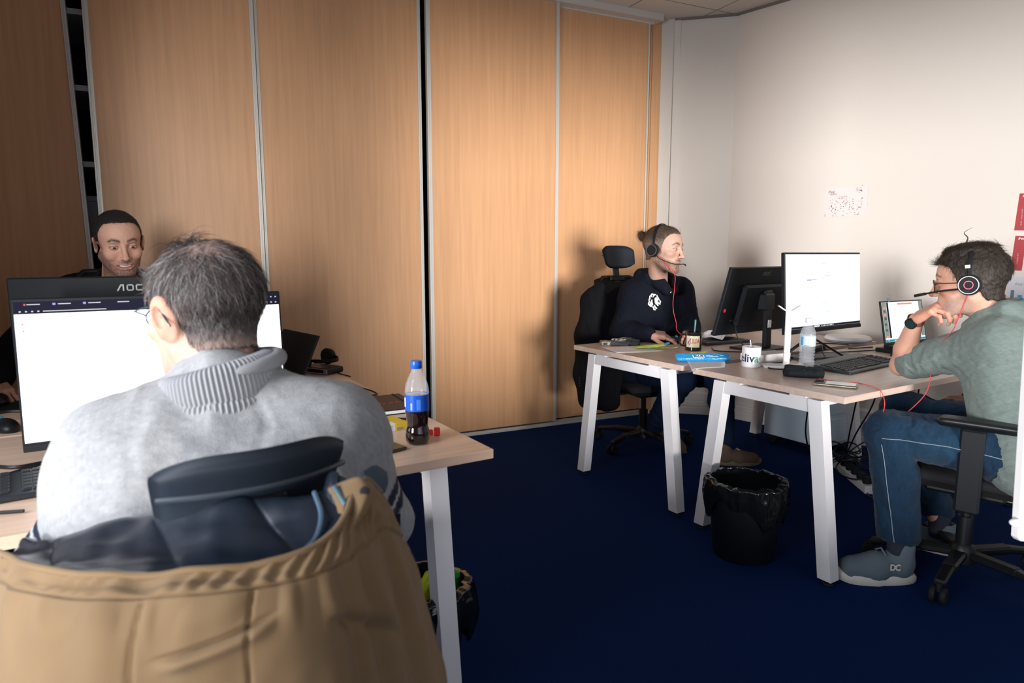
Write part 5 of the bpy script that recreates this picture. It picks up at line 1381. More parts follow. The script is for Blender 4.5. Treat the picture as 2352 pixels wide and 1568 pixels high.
    for k in range(5):
        a = star+2*PI*k/5; d = np.array([math.cos(a), math.sin(a), 0]); b = MB()
        b.bar(d*.03+up_(.092), d*.20+up_(.092), .048, .032, bev=.008); b.bar(d*.18+up_(.094), d*.315+up_(.072), .040, .026, bev=.007)
        lg = b.build('base_leg', M['black_plastic'], t)
        side = np.array([-d[1], d[0], 0]); c = d*.315+side*.0
        b = MB(); b.tube([c+up_(.075), c+up_(.045)], .009, 10)
        rot = np.array([np.cross(up_(1), side), up_(1.0), side]).T
        for sg in (-1, 1): b.lathe([(.010, -.008), (.026, -.009), (.030, -.004), (.030, .004), (.026, .009), (.010, .008)], tuple(c+side*sg*.017+up_(.030)), 24, rot)
        b.build('caster', M['rubber'], lg)
    return t
def up_(z): return np.array([0, 0, z], float)
office_chair((2.97, 3.13, 0), math.radians(187), 'black office chair with headrest behind the man in the black hoodie', head=(1.225, .155, .26), back=(.56, 1.09), star=.3, arm_z=.70)
office_chair((2.80, 1.15, 0), math.radians(-16), 'black office chair under the man in the sage hoodie', head=None, back=(.56, 1.02), star=.55, arm_z=.665, arm_in=.285, pad_y=-.05)
office_chair((.05, 3.22, 0), math.radians(183), 'black office chair behind the smiling man at the far left', head=None, back=(.56, 1.17), star=.1, lean=.06)
ch1 = office_chair((.135, 1.045, 0), math.radians(-7), 'black office chair with a curved headrest in the foreground, draped with the tan parka', seat_z=.45, head=(.955, .115, .252), back=(.50, .88), star=.2, arms=False, lean=-.03, head_y=.03)

# black jacket on the back of the hoodie man's chair
s = SDF()
pts = [(at(1376, 662, 4.12), .040), (at(1358, 690, 4.14), .055), (at(1352, 770, 4.14), .078), (at(1352, 860, 4.14), .085), (at(1356, 915, 4.14), .078)]
jb = pts[2][0].copy(); jb[2] = pts[-1][0][2]-.07
s.chain([(tuple(p-jb), r_) for p, r_ in pts], .03, flat=((.75, .66, 0), .55))
s.chain([(tuple(p-jb+np.array([.10, -.07, -.02])), r_*.9) for p, r_ in pts], .03, flat=((.75, .66, 0), .5))
V, Fq = s.mesh(.008); V = relax(V, Fq, 2); V = wrinkle(V, Fq, .008, 18, 1, (1, 1, .35))
t = empty('jacket', tuple(jb), 0, 'black jacket hanging over the back of the black hoodie man\'s chair', 'jacket')
fast_mesh('jacket_body', V, Fq, cloth('black_jacket', (.006, .006, .008), .85), t)
b = MB()
for k_ in range(4): b.lathe([(0, 0), (.006, .001), (.006, .003), (0, .004)], tuple(at(1331, 868+6*k_, 4.03)-jb), 10, Rx(PI/2))
b.build('cuff_buttons', M['black_plastic'], t)

# ---------------------------------------------------------------- tan parka draped over the near chair
pk = empty('parka', (.1, .8, .3), 0, 'tan parka with navy quilted hood lining draped over the near chair', 'coat'); pk0 = np.array([.1, .8, .3])
M['tan'] = mat('tan_canvas', (.225, .145, .076), .85, bump=.25, bscale=900, var=.06, vscale=14, sheen=.1, spec=.25)
M['quilt'] = mat('navy_quilt', (.010, .0155, .027), .33, bump=.15, bscale=60, spec=.6)
def rowp(xs, ys, ds): return [at(x, y, d)-pk0 for x, y, d in zip(xs, ys, ds)]
rows = [rowp((-22, 8, 60, 180, 320, 470, 600, 700, 765, 800, 818, 842, 872), (1262, 1272, 1296, 1316, 1320, 1312, 1294, 1264, 1222, 1172, 1128, 1100, 1128), (.92, .84, .76, .70, .68, .67, .68, .70, .73, .76, .79, .81, .87)),
    rowp((-30, 0, 50, 178, 320, 473, 606, 708, 775, 813, 836, 866, 900), (1285, 1296, 1322, 1342, 1344, 1335, 1318, 1288, 1252, 1212, 1176, 1155, 1175), (.93, .84, .75, .69, .67, .66, .67, .69, .72, .75, .785, .815, .88)),
    rowp((-45, -12, 38, 172, 320, 478, 615, 718, 788, 830, 860, 893, 935), (1320, 1330, 1352, 1372, 1372, 1362, 1344, 1320, 1292, 1262, 1234, 1218, 1235), (.94, .84, .74, .675, .655, .645, .66, .68, .71, .745, .785, .82, .89)),
    rowp((-75, -40, 15, 160, 315, 482, 622, 728, 805, 857, 898, 938, 982), (1430, 1440, 1460, 1476, 1476, 1466, 1450, 1432, 1412, 1396, 1382, 1375, 1388), (.95, .84, .72, .65, .635, .63, .645, .67, .705, .745, .79, .83, .90)),
    rowp((-100, -60, 0, 150, 310, 484, 624, 735, 818, 878, 928, 975, 1024), (1570, 1580, 1590, 1600, 1600, 1592, 1580, 1572, 1568, 1562, 1560, 1560, 1572), (.95, .84, .73, .66, .64, .635, .65, .68, .715, .755, .80, .84, .91)),
    rowp((-130, -80, -10, 145, 308, 484, 624, 742, 830, 895, 950, 1003, 1060), (1760, 1770, 1780, 1790, 1790, 1782, 1770, 1762, 1758, 1752, 1750, 1750, 1762), (.95, .85, .75, .70, .68, .67, .68, .70, .73, .77, .81, .85, .92))]
G = loft(rows, 260, 170); N = grid_normals(G)
UU, VV_ = np.meshgrid(np.linspace(0, 1, 260), np.linspace(0, 1, 170))
disp = .0035*wob(G*np.array([1, 1, .6]), 22, 1)+.0016*wob(G, 55, 2)
gath = np.exp(-((VV_-.37)/.035)**2)*0
band = sm(.0, .05, VV_)*sm(.42, .34, VV_); disp += band*.0022*np.sin(UU*150+6*wob(G, 30, 0)+VV_*16)
disp += -.0045*np.exp(-((VV_-.40)/.010)**2)
disp += .004*np.exp(-((VV_-.50)/.09)**2)*np.maximum(0, np.sin(UU*62+4*wob(G, 14, 1)))*np.exp(-((UU-.45)/.35)**2)
for u0 in (.335, .475): disp += -.005*np.exp(-((UU-u0-.01*np.sin(VV_*7))/.0028)**2)*sm(.40, .44, VV_)
cr = VV_-(.69-.95*(UU-.345)); disp += (-.010*np.exp(-(cr/.012)**2)+.008*np.exp(-((cr-.035)/.03)**2))*sm(.34, .39, UU)*sm(.52, .47, UU)
cr2 = VV_-(.62+.35*(UU-.66)); disp += (-.007*np.exp(-(cr2/.02)**2)+.006*np.exp(-((cr2+.05)/.04)**2))*sm(.60, .66, UU)*sm(.88, .8, UU)
for u0, a_, w_ in ((.665, .008, .020), (.76, .012, .026), (.88, .010, .022)): disp += (-a_*np.exp(-((UU-u0-.07*(VV_-.5))/w_)**2)+.5*a_*np.exp(-((UU-u0-.035-.07*(VV_-.5))/w_)**2))*sm(.25, .6, VV_)
sgn = 1.0 if (N[85, 130]@(np.array([0, 0, CAM_H])-pk0-G[85, 130])) > 0 else -1.0
G2 = G+N*disp[..., None]*sgn
if sgn < 0: G2 = G2[:, ::-1]
shell = sheet('hood_shell', G2, .003, M['tan'], pk)
# thick rolled edge
b = MB(); P = (G2[0] if sgn > 0 else G2[0]); b.tube(P, .0040, 8); b.build('hood_edge', M['tan'], shell)
# lining
lr = [rowp((0, 60, 180, 320, 470, 600, 700, 762, 796, 812), (1278, 1300, 1320, 1326, 1318, 1300, 1270, 1228, 1180, 1135), (.84, .765, .705, .685, .675, .685, .705, .735, .765, .795)),
      rowp((20, 70, 180, 320, 470, 600, 700, 760, 790, 806), (1275, 1290, 1300, 1296, 1286, 1272, 1245, 1205, 1160, 1120), (.87, .81, .765, .745, .735, .735, .745, .765, .785, .81)),
      rowp((45, 90, 180, 310, 440, 560, 660, 735, 770, 785), (1262, 1268, 1258, 1240, 1222, 1212, 1205, 1180, 1140, 1105), (.89, .85, .81, .79, .775, .77, .775, .785, .80, .82)),
      rowp((55, 100, 180, 300, 400, 520, 620, 715, 760, 775), (1246, 1246, 1228, 1196, 1168, 1146, 1146, 1150, 1122, 1096), (.91, .885, .86, .84, .82, .805, .805, .81, .815, .83)),
      rowp((60, 105, 185, 300, 400, 520, 620, 715, 760, 775), (1262, 1262, 1250, 1230, 1205, 1190, 1185, 1180, 1150, 1120), (.94, .915, .89, .87, .85, .84, .84, .84, .84, .85))]
GL = loft(lr, 200, 80); NL = grid_normals(GL); U2, V2 = np.meshgrid(np.linspace(0, 1, 200), np.linspace(0, 1, 80))
sgL = 1.0 if (NL[30, 100]@(np.array([0, 0, CAM_H])-pk0-GL[30, 100])) > 0 else -1.0
puff = .006*np.abs(np.sin(U2*PI*4.3+.9+.25*V2))**.45+.0035*wob(GL, 20, 1)+.0018*wob(GL*np.array([1, 1, .5]), 60, 2)
GL = GL+NL*puff[..., None]*sgL
if sgL < 0: GL = GL[:, ::-1]
sheet('lining', GL, .003, M['quilt'], pk)
# snap tab and zip at the right of the collar, and the navy inner placket
tb = loft([rowp((752, 790, 826, 848), (1122, 1104, 1094, 1102), (.80, .80, .80, .815)), rowp((768, 800, 838, 862), (1148, 1132, 1118, 1122), (.785, .785, .79, .80)), rowp((780, 806, 838, 858), (1200, 1178, 1150, 1145), (.765, .765, .775, .79)), rowp((775, 796, 812, 822), (1258, 1238, 1215, 1205), (.735, .74, .75, .76))], 24, 24)
if (grid_normals(tb)[12, 12]@(np.array([0, 0, CAM_H])-pk0-tb[12, 12])) < 0: tb = tb[:, ::-1]
tab = sheet('snap_tab', tb, .004, M['tan'], pk)
for c_ in ((806, 1148, .782), (838, 1128, .785)):
    b = MB(); d_ = at(*c_)-pk0; nn = np.array([0, 0, CAM_H])-pk0-d_; nn /= np.linalg.norm(nn)
    x_ = np.cross((0, 0, 1), nn); x_ /= np.linalg.norm(x_); rot = np.array([x_, np.cross(nn, x_), nn]).T
    b.lathe([(0, 0), (.006, .0), (.006, .002), (0, .003)], tuple(d_), 14, rot); b.build('snap', M['rubber'], tab)
b = MB(); b.tube([at(*q)-pk0 for q in ((770, 1118, .795), (783, 1140, .785), (795, 1158, .778))], .0035, 8); b.build('zip_pull', mat('teal_zip', (.08, .16, .20), .35, .4), pk)
tb = loft([rowp((832, 862, 888), (1082, 1068, 1082), (.84, .87, .90)), rowp((845, 872, 892), (1110, 1098, 1105), (.83, .86, .89)), rowp((858, 872, 885), (1148, 1138, 1130), (.83, .86, .88))], 14, 14)
if (grid_normals(tb)[7, 7]@(np.array([0, 0, CAM_H])-pk0-tb[7, 7])) < 0: tb = tb[:, ::-1]
sheet('collar_placket', tb, .004, mat('slate_cloth', (.045, .075, .11), .8), pk)
b = MB(); b.tube(catmull([at(*q)-pk0 for q in ((722, 1130, .80), (738, 1180, .77), (728, 1230, .74), (700, 1262, .72))], 20), .003, 6); b.build('drawcord', mat('steel_blue_piping', (.09, .15, .22), .4), pk)
# ================================================================ things on the right-hand desks
ZT = .7405
def thing_mb(name, b, m, loc, label, cat, rz=0.0, group=None, mats=None, **k):
    o = b.build(name, m, None, mats=mats, **k); o.location = loc; o.rotation_euler = (0, 0, rz); return tag(o, label, cat, group)
def cable(name, pts, r, m, label, n=None, cat='cable', group=None):
    P = np.array(pts, float); c0 = P.mean(0); c0[2] = P[:, 2].min(); b = MB(); b.tube(catmull(P-c0, n or 12*len(P)), r, 6); return thing_mb(name, b, m, tuple(c0), label, cat, group=group)
M['cable_black'] = mat('cable_black', (.008, .008, .010), .4)
# --- black mug with game lettering and a teal stirrer
mg = empty('mug', (2.655, 2.435, ZT), math.radians(-140), 'black mug with a cream panel and red lettering, teal stirrer inside', 'mug')
M['glaze_black'] = mat('black_glaze', (.010, .009, .010), .08, coat=.5); M['cream'] = mat('cream_print', (.55, .52, .36), .35); M['red_print'] = mat('red_print', (.45, .03, .03), .35); M['violet'] = mat('violet_print', (.22, .16, .36), .35)
b = MB(); b.lathe([(.040, .0), (.043, .003), (.043, .098), (.0415, .1), (.0395, .098), (.0395, .008), (0, .006)], (0, 0, 0), 40); cup = b.build('cup', M['glaze_black'], mg)
b = MB(); P = [(0, .042, .082), (0, .062, .080), (0, .072, .062), (0, .072, .045), (0, .062, .026), (0, .042, .022)]; b.tube(catmull(P, 30), .0055, 8); hd = b.build('handle', M['glaze_black'], cup); 
def wrapz(r, a0): return lambda V: np.stack([(r+V[:, 2])*np.cos(a0+V[:, 0]/r), (r+V[:, 2])*np.sin(a0+V[:, 0]/r), V[:, 1]+.052], 1)
def band(r, a0, a1, z0, z1, m, parent, nm, n=24):
    V = [(r*math.cos(a0+(a1-a0)*i/n), r*math.sin(a0+(a1-a0)*i/n), z) for z in (z0, z1) for i in range(n+1)]; return mesh_obj(nm, V, [(i, i+1, n+2+i, n+1+i) for i in range(n)], m, parent, smooth=True)
# camera azimuth of the mug in its own frame
def facing(o_loc, rz): return math.atan2(-o_loc[1], -o_loc[0])-rz
fa = facing((2.655, 2.435), math.radians(-140))
cup.rotation_euler = (0, 0, 0)
hd.rotation_euler = (0, 0, fa-math.radians(90)-math.radians(90)-math.radians(0))
band(.0434, fa-.95, fa+.80, .020, .080, M['cream'], cup, 'printed_panel')
lettering('mug_lettering', 'Z', .040, None, (1, 0, 0), (0, 1, 0), M['red_print'], cup, warp=lambda V: wrapz(.0438, fa-.50)(V*np.array([.9, 1.1, 1])), bold=.0008)
lettering('mug_lettering', 'ELDA', .025, None, (1, 0, 0), (0, 1, 0), M['red_print'], cup, warp=lambda V: wrapz(.0438, fa+.26)(V*np.array([.66, 1.3, 1])), bold=.0004)
b = MB(); 
for k_ in range(3): pass
Vd = np.array([(0, .030, 0), (.009, .012, 0), (.0075, -.010, 0), (0, -.024, 0), (-.0075, -.010, 0), (-.009, .012, 0)]); b.add(wrapz(.04365, fa-.50)(Vd), [tuple(range(6))]); b.build('shield_print', M['violet'], cup)
b = MB(); b.tube([(0.01, .0, .01), (-.006, .004, .100), (-.012, .006, .150)], [.004, .0045, .006], 10); b.lathe([(0, -.006), (.007, 0), (.006, .008), (0, .012)], (-.0125, .006, .152), 12); b.build('stirrer', mat('teal_plastic', (.015, .09, .10), .3), mg)
# --- white mug with blue and green lettering and a spoon
M['glaze_white'] = mat('white_glaze', (.82, .83, .86), .12, coat=.4); M['navy_print'] = mat('navy_print', (.01, .02, .09), .3); M['green_print'] = mat('green_print', (.06, .33, .20), .3)
wl = (2.487, 1.935); mw = empty('mug', (*wl, ZT), 0, 'white mug with dark blue and green lettering near the desk edge, spoon inside', 'mug'); fw_ = facing(wl, 0)
b = MB(); b.lathe([(.038, 0), (.0415, .004), (.0415, .090), (.040, .092), (.0382, .09), (.0382, .008), (0, .006)], (0, 0, 0), 44); cup = b.build('cup', M['glaze_white'], mw)
for tx, off, mm_ in (('eliv', -.0215, M['navy_print']), ('ag', .0330, M['green_print'])):
    lettering('mug_lettering', tx, .051, None, (1, 0, 0), (0, 1, 0), mm_, cup, warp=(lambda of: (lambda V: wrapz(.0418, fw_+.02)(V*np.array([1, 1, 1])+np.array([of, -.010, 0]))))(off), bold=.0010)
b = MB(); b.tube([(.01, 0, .01), (.012, .012, .09), (.013, .018, .118)], [.003, .0035, .005], 8); b.build('spoon', M['chrome'], mw)
b = MB(); a_ = fw_+PI; P = [(.041, 0, .072), (.060, 0, .070), (.068, 0, .055), (.068, 0, .038), (.060, 0, .024), (.041, 0, .022)]; b.tube((catmull(P, 26)@Rz(a_).T), .005, 8); b.build('handle', M['glaze_white'], cup)
# --- small white carton behind the mug
b = MB(); b.box((0, 0, .0175), (.22, .10, .035), bev=.001); b.box((0.02, 0, .0352), (.10, .098, .0006)); thing_mb('carton', b, M['paper'], (2.70, 2.02, ZT), 'low white cardboard box behind the white mug', 'box', math.radians(-8))
# --- headphone stand
hsd = empty('headphone_stand', (2.60, 1.835, ZT), math.radians(-42), 'slim white headphone stand beside the water bottle', 'stand')
b = MB(); b.box((.0, .0, .006), (.20, .085, .012), bev=.004); b.build('stand_base', M['white_plastic'], hsd)
b = MB(); b.box((0, 0, .135), (.026, .016, .25), bev=.003); b.build('stand_column', M['white_plastic'], hsd)
b = MB()
P = [(-.045+.09*i/14, 0, .262+.010*abs(-1+2*i/14)**2*1.2-.006*math.cos((-1+2*i/14)*3)) for i in range(15)]
V = []
for p in P: V += [(p[0], -.018, p[2]), (p[0], .018, p[2]), (p[0], .018, p[2]-.006), (p[0], -.018, p[2]-.006)]
b.add(V, [(i*4+k, i*4+(k+1) % 4, (i+1)*4+(k+1) % 4, (i+1)*4+k) for i in range(14) for k in range(4)]+[(0, 1, 2, 3), (59, 58, 57, 56)], True); b.build('cradle', M['white_plastic'], hsd)
# --- water bottle
wb = empty('water_bottle', (2.645, 1.765, ZT), 0, 'clear plastic water bottle with a pale blue label in front of the lit monitor', 'bottle')
prof = [(.0, .004), (.022, .002), (.031, .004), (.033, .012)]
for i in range(26): 
    z = .014+i*.0032; prof.append((.0325-.0022*math.sin(i*PI/2.1)*(1 if i < 24 else 0)-.0015*math.sin(i/25*PI), z))
prof += [(.0325, .100), (.0330, .104), (.0330, .150), (.0335, .156), (.0310, .168), (.0240, .184), (.0160, .196), (.0125, .202), (.0125, .212)]
b = MB(); b.lathe(prof, (0, 0, 0), 40, mod=lambda a, z: 1+(.035*math.cos(5*a)*math.sin(z*70) if .012 < z < .095 else 0), cap=False); bb_ = b.build('bottle_body', M['glass_clear'], wb)
b = MB(); b.lathe([(.0325, .104), (.0338, .104), (.0338, .150), (.0325, .150)], (0, 0, 0), 40); lb = b.build('label', mat('pale_label', (.55, .68, .80), .4), wb)
fb_ = facing((2.645, 1.765), 0); band(.0341, fb_-.95, fb_-.55, .108, .146, mat('label_blue', (.08, .38, .66), .4), lb, 'label_band'); band(.0341, fb_-.40, fb_+.45, .106, .1085, M['navy_print'], lb, 'label_print')
b = MB(); b.lathe([(.0135, .208), (.0148, .210), (.0148, .222), (.0135, .226), (0, .226)], (0, 0, 0), 30, mod=lambda a, z: 1+.02*math.cos(30*a)); b.build('cap', mat('frosted_cap', (.75, .78, .82), .4), wb)
# --- black fabric glasses pouch and phone
s = SDF(); s.box((0, 0, .012), (.070, .036, .004), .007); s.box((.004, .002, .028), (.068, .034, .003), .007, .008, rot=Ry(math.radians(3))); s.cone((-.05, -.04, .016), (.05, -.04, .018), .012, .014, .012); s.ell((.078, 0, .02), (.02, .03, .010), .006, sub=True)
V, Fq = s.mesh(.003); V = relax(V, Fq, 1); V = wrinkle(V, Fq, .002, 60, 1); V[:, 2] = np.maximum(V[:, 2], .001)
M['pouch'] = cloth('black_pouch', (.012, .016, .020), .8)
pc = fast_mesh('folded_pouch', V, Fq, M['pouch']); pc.location = (2.475, 1.665, ZT); pc.rotation_euler = (0, 0, math.radians(-52)); tag(pc, 'folded black fabric pouch at the desk corner beside the phone', 'pouch')
b = MB(); b.box((0, -.043, .022), (.014, .006, .03), bev=.002); b.build('tab', M['pouch'], pc)
ph = empty('smartphone', (2.405, 1.475, ZT), math.radians(-64), 'smartphone with a pale screen lying at the corner of the desk', 'phone')
b = MB(); b.box((0, 0, .005), (.155, .074, .009), bev=.003); b.build('phone_body', mat('phone_edge', (.30, .28, .22), .2, .9), ph)
b = MB(); b.box((.0, 0, .0098), (.149, .068, .0008)); s_ = b.build('phone_screen', M['scr_off'], ph)
b = MB(); b.box((.018, 0, .0104), (.105, .062, .0004)); b.build('lit_page', mat('phone_page', (.5, .52, .5), .15, emit=(.6, .65, .62), es=.35), s_)
# --- keyboard of the sage hoodie man
def keyboard(loc, rz, label, L=.46, Wd=.18, tilt=4, m=None, group=None):
    kb = empty('keyboard', loc, rz, label, 'keyboard', group); Rt = Rx(math.radians(tilt)); m = m or M['key_black']
    b = MB(); V, F = [], []
    b.box((0, 0, .012), (L, Wd, .013), bev=.004); b.V = [tuple(v) for v in np.array(b.V)@Rt.T]; b.build('keyboard_case', M['kb_case'], kb)
    b = MB()
    cols, y0 = 15, -Wd/2+.030
    for r_ in range(6):
        for c_ in range(21):
            x = -L/2+.022+c_*(L-.044)/20+(.004*(r_ % 3) if c_ < 14 else 0)
            if c_ in (14, 18): continue
            if r_ == 0 and 4 <= c_ <= 8: 
                if c_ == 6: b.box((x, y0+r_*.0205, .0205), (.095, .015, .006), bev=.0015)
                continue
            b.box((x, y0+r_*.0205+(.004 if r_ == 5 else 0), .0205), (.0168, .0165, .006), bev=.0015)
    b.V = [tuple(v) for v in np.array(b.V)@Rt.T]; k_ = b.build('keys', m, kb); k_['kind'] = 'stuff'
    b = MB(); 
    for sx in (-1, 1): b.box((sx*L*.42, Wd*.40, .008), (.04, .012, .014))
    b.build('foot', M['rubber'], kb); return kb
M['key_black'] = mat('key_black', (.018, .022, .026), .5); M['kb_case'] = mat('keyboard_case', (.020, .026, .034), .4)
keyboard((2.905, 1.70, ZT), math.radians(5), 'black keyboard in front of the sage hoodie man, beside the water bottle', L=.50, Wd=.21)
# grey desk flap / drawing tablet behind the keyboard
b = MB(); b.box((0, 0, .006), (.34, .12, .010), bev=.003); thing_mb('tablet_stand', b, mat('dark_grey_slab', (.075, .085, .09), .5), (3.0, 1.925-.0, ZT), 'flat dark grey slab lying under the lit monitor behind the keyboard', 'tablet', math.radians(-14))
# --- round white router and laptop on a dock
rt = empty('router', (3.695, 2.21, ZT), 0, 'flat round white network router behind the lit monitor', 'router')
b = MB(); b.lathe([(.10, 0), (.125, .006), (.125, .022), (.115, .032), (.06, .036), (0, .036)], (0, 0, 0), 48); b.build('router_body', M['white_plastic'], rt)
b = MB(); b.lathe([(.1252, .008), (.1262, .008), (.1262, .013), (.1252, .013)], (0, 0, 0), 48); b.build('blue_band', mat('router_band', (.12, .22, .42), .4), rt)
lp = empty('laptop', (3.60, 1.83, ZT), math.radians(-6), 'open laptop with a lit screen behind the sage hoodie man\'s forearm', 'laptop')
def lidq(u, v, w=.345, h=.225, tilt=math.radians(12), z0=.045): return np.array([u, .0+v*math.sin(tilt), z0+v*math.cos(tilt)])
b = MB(); b.box((0, -.10, .030), (.345, .22, .016), bev=.003); b.build('laptop_base', M['black_plastic'], lp)
b = MB(); b.box((0, -.05, .011), (.36, .20, .022), bev=.004); b.build('docking_stand', M['black_plastic'], lp)
Rt = Rx(-math.radians(12)); b = MB(); b.box((0, 0.004, .1125), (.345, .008, .229), bev=.002); b.V = [tuple(v) for v in np.array(b.V)@Rt.T+np.array([0, 0, .040])]; lid = b.build('laptop_lid', M['black_plastic'], lp)
def lon(u, v): return np.array([u, -.0006, v+.1145])@Rt.T+np.array([0, 0, .040])
def lrect(nm, rects, m, par, lift=0.0):
    b = MB()
    for u, v, w, h in rects: b.add([lon(*q)+np.array([0, -lift, 0]) for q in ((u-w/2, v-h/2), (u+w/2, v-h/2), (u+w/2, v+h/2), (u-w/2, v+h/2))], [(0, 1, 2, 3)])
    return b.build(nm, m, par)
ls = lrect('laptop_screen', [(0, .002, .328, .208)], M['screen_r'], lid)
lrect('picture_strip', [(-.146, .012, .034, .186), (.150, .012, .028, .186)], mat('strip_photo', (.1, .1, .1), .4, emit=(.35, .42, .36), es=.55, ), ls, .0005)
lrect('icon_strip', [(-.120, .012, .014, .186)], M['scr_dark'], ls, .0006)
lrect('task_bar', [(0, -.095, .328, .012)], mat('teal_bar', (.0, .1, .12), .4, emit=(.02, .30, .38), es=.8), ls, .0007)
lrect('call_buttons', [(.062, -.062, .009, .009), (.077, -.062, .009, .009)], M['scr_dark'], ls, .0008); lrect('call_buttons', [(.092, -.062, .010, .010), (.02, .095, .12, .008), (-.146, -.075, .018, .012), (-.146, .04, .02, .012), (-.146, .075, .02, .01)], mat('scr_orange', (.2, .05, .03), .4, emit=(.95, .35, .22), es=.8), ls, .0008)
lrect('avatars', [(-.148, .058, .014, .012), (-.146, .02, .018, .014), (-.148, -.01, .014, .014), (-.146, -.04, .018, .012), (.150, .05, .014, .014), (.150, -.02, .016, .02)], mat('scr_dkgreen', (.02, .05, .03), .4, emit=(.06, .10, .07), es=.8), ls, .0009)
lrect('taskbar_icons', [(-.14, -.095, .006, .006), (-.09, -.095, .006, .006), (-.08, -.095, .005, .005)], M['scr_white'], ls, .0010)
b = MB(); b.lathe([(.004, 0), (.004, .020), (0, .022)], (-.10, .0, .268-.0), 10); b.box((-.10, .005, .262), (.012, .014, .022), bev=.002); o = b.build('webcam_clip', mat('grey_clip', (.2, .23, .26), .5), lid); o.location = (0, .045, .005)
# --- white paper sheets and notes spilling between the two desks
def paper(name, cx, cy, w, h, rz, label, m=None, curl=.0, z=ZT, cat='paper', group=None, seed=0, nx=10):
    V = []
    for j in range(nx+1):
        for i in range(nx+1):
            u, v = -1+2*i/nx, -1+2*j/nx; zz = .0008+max(0, curl*(max(0, u-.2)**2))+.0012*(1+math.sin(3*u+seed)*math.cos(2*v+seed))*(.3 if curl == 0 else 1)
            V.append((u*w/2, v*h/2, zz))
    V = np.array(V); n = len(V); Fc = grid_faces(nx+1, nx+1); G_ = V.reshape(nx+1, nx+1, 3)
    o = sheet(name, G_[::1], .0003, m or M['paper']); o.location = (cx, cy, z); o.rotation_euler = (0, 0, rz); return tag(o, label, cat, group)
paper('paper_sheet', 2.40, 2.62, .20, .27, math.radians(72), 'white sheet with a bent corner under the lime sticky notes', curl=.004)
b = MB()
G_ = loft([[(2.20, 2.02, .735), (2.27, 2.10, .7425), (2.36, 2.20, .742), (2.44, 2.30, .742)], [(2.235, 2.02, .742), (2.31, 2.08, .7425), (2.41, 2.17, .742), (2.51, 2.26, .742)], [(2.37, 1.985, .742), (2.44, 2.04, .742), (2.53, 2.12, .742), (2.62, 2.20, .742)]], 18, 12)
G_ = G_[:, ::-1] if grid_normals(G_)[6, 9][2] < 0 else G_
G_[..., 2] = np.where(G_[..., 0] < 2.235, G_[..., 2], np.maximum(G_[..., 2], .7418)); c0 = np.array([2.41, 2.13, .7405])
o = sheet('paper_sheet', G_-c0, .0003, M['paper']); o.location = c0; tag(o, 'white sheet drooping over the gap between the two desks under the blue packet', 'paper')
lm = mat('lime_note', (.50, .68, .06), .6); ym = mat('yellow_note', (.80, .80, .18), .6)
rows_ = [[(-.085, -.028, .004), (-.03, -.032, .010), (.03, -.03, .014), (.075, -.025, .020)], [(-.085, 0, .006), (-.03, 0, .018), (.03, .0, .021), (.080, .0, .028)], [(-.075, .028, .003), (-.02, .030, .010), (.03, .03, .014), (.085, .028, .022)]]
G_ = loft(rows_, 24, 12); G_ = G_[:, ::-1] if grid_normals(G_)[6, 9][2] < 0 else G_; G_[..., 2] += .002*wob(G_, 60, 1)
ln_ = sheet('sticky_note', G_, .0004, lm); ln_.location = (2.49, 2.585, ZT+.003); ln_.rotation_euler = (0, 0, math.radians(-38)); tag(ln_, 'crumpled lime green sticky note sheet with scribbles, curled end showing blue', 'note')
G2_ = loft([[(.068, -.026, .019), (.082, -.024, .026), (.098, -.022, .030)], [(.073, 0, .027), (.090, .0, .034), (.102, .0, .034)], [(.076, .027, .022), (.092, .026, .028), (.104, .025, .029)]], 8, 8); G2_ = G2_[:, ::-1] if grid_normals(G2_)[4, 4][2] < 0 else G2_
sheet('curled_end', G2_+np.array([0, 0, .0015]), .0004, mat('note_blue', (.02, .35, .55), .5), ln_)
b = MB(); rs_ = random.Random(2)
for k_ in range(9):
    x = -.05+.012*k_; b.tube([(x, -.012+rs_.random()*.01, .0235+.0*k_), (x+.006, .004, .0245), (x+.003, .012-rs_.random()*.01, .0235)], .0009, 5)
b.build('scribble', M['navy_print'], ln_)
paper('sticky_note', 2.60, 2.55, .09, .03, math.radians(-35), 'small yellow sticky note behind the lime one', ym, curl=.012, z=ZT+.001, cat='note')
paper('sticky_note', 2.60, 2.345, .08, .04, math.radians(-30), 'yellow sticky note lying in front of the black mug', ym, curl=.012, z=ZT+.001, cat='note')
# blue packet
s = SDF(); s.box((0, 0, .011), (.118, .022, .001), .010, .01); s.ell((-.03, 0, .012), (.05, .028, .012), .01)
V, Fq = s.mesh(.003); V = relax(V, Fq, 1); V = wrinkle(V, Fq, .0022, 70, 1); V[:, 2] = np.maximum(V[:, 2], .0012)
bp = fast_mesh('tobacco_packet', V, Fq, mat('blue_foil', (.02, .27, .62), .22, coat=.4)); bp.location = (2.415, 2.155, ZT+.0125); bp.rotation_euler = (math.radians(30), 0, math.radians(-31)); bp.scale = (1, .70, .85); tag(bp, 'long crinkled blue packet with a white word panel on the desk edge', 'packet')
bv = bvh_of(V, Fq)
def onp(u, v, lift=.0012):
    hit = bv.ray_cast(Vector((u, v, .2)), Vector((0, 0, -1))); return np.array([u, v, (hit[0][2] if hit[0] else .02)+lift])
b = MB(); n_ = 8; V = [onp(-.052+.055*i/n_, -.024+.026*j/4, .0008) for j in range(5) for i in range(n_+1)]; b.add(V, grid_faces(5, n_+1), True); pn = b.build('word_panel', M['paper'], bp)
lettering('packet_lettering', 'BLUE', .025, None, (1, 0, 0), (0, 1, 0), M['navy_print'], pn, warp=lambda V: np.array([onp(a*.85-.0245, c-.0115, .0018) for a, c, _ in V]), bold=.0008, res=2)
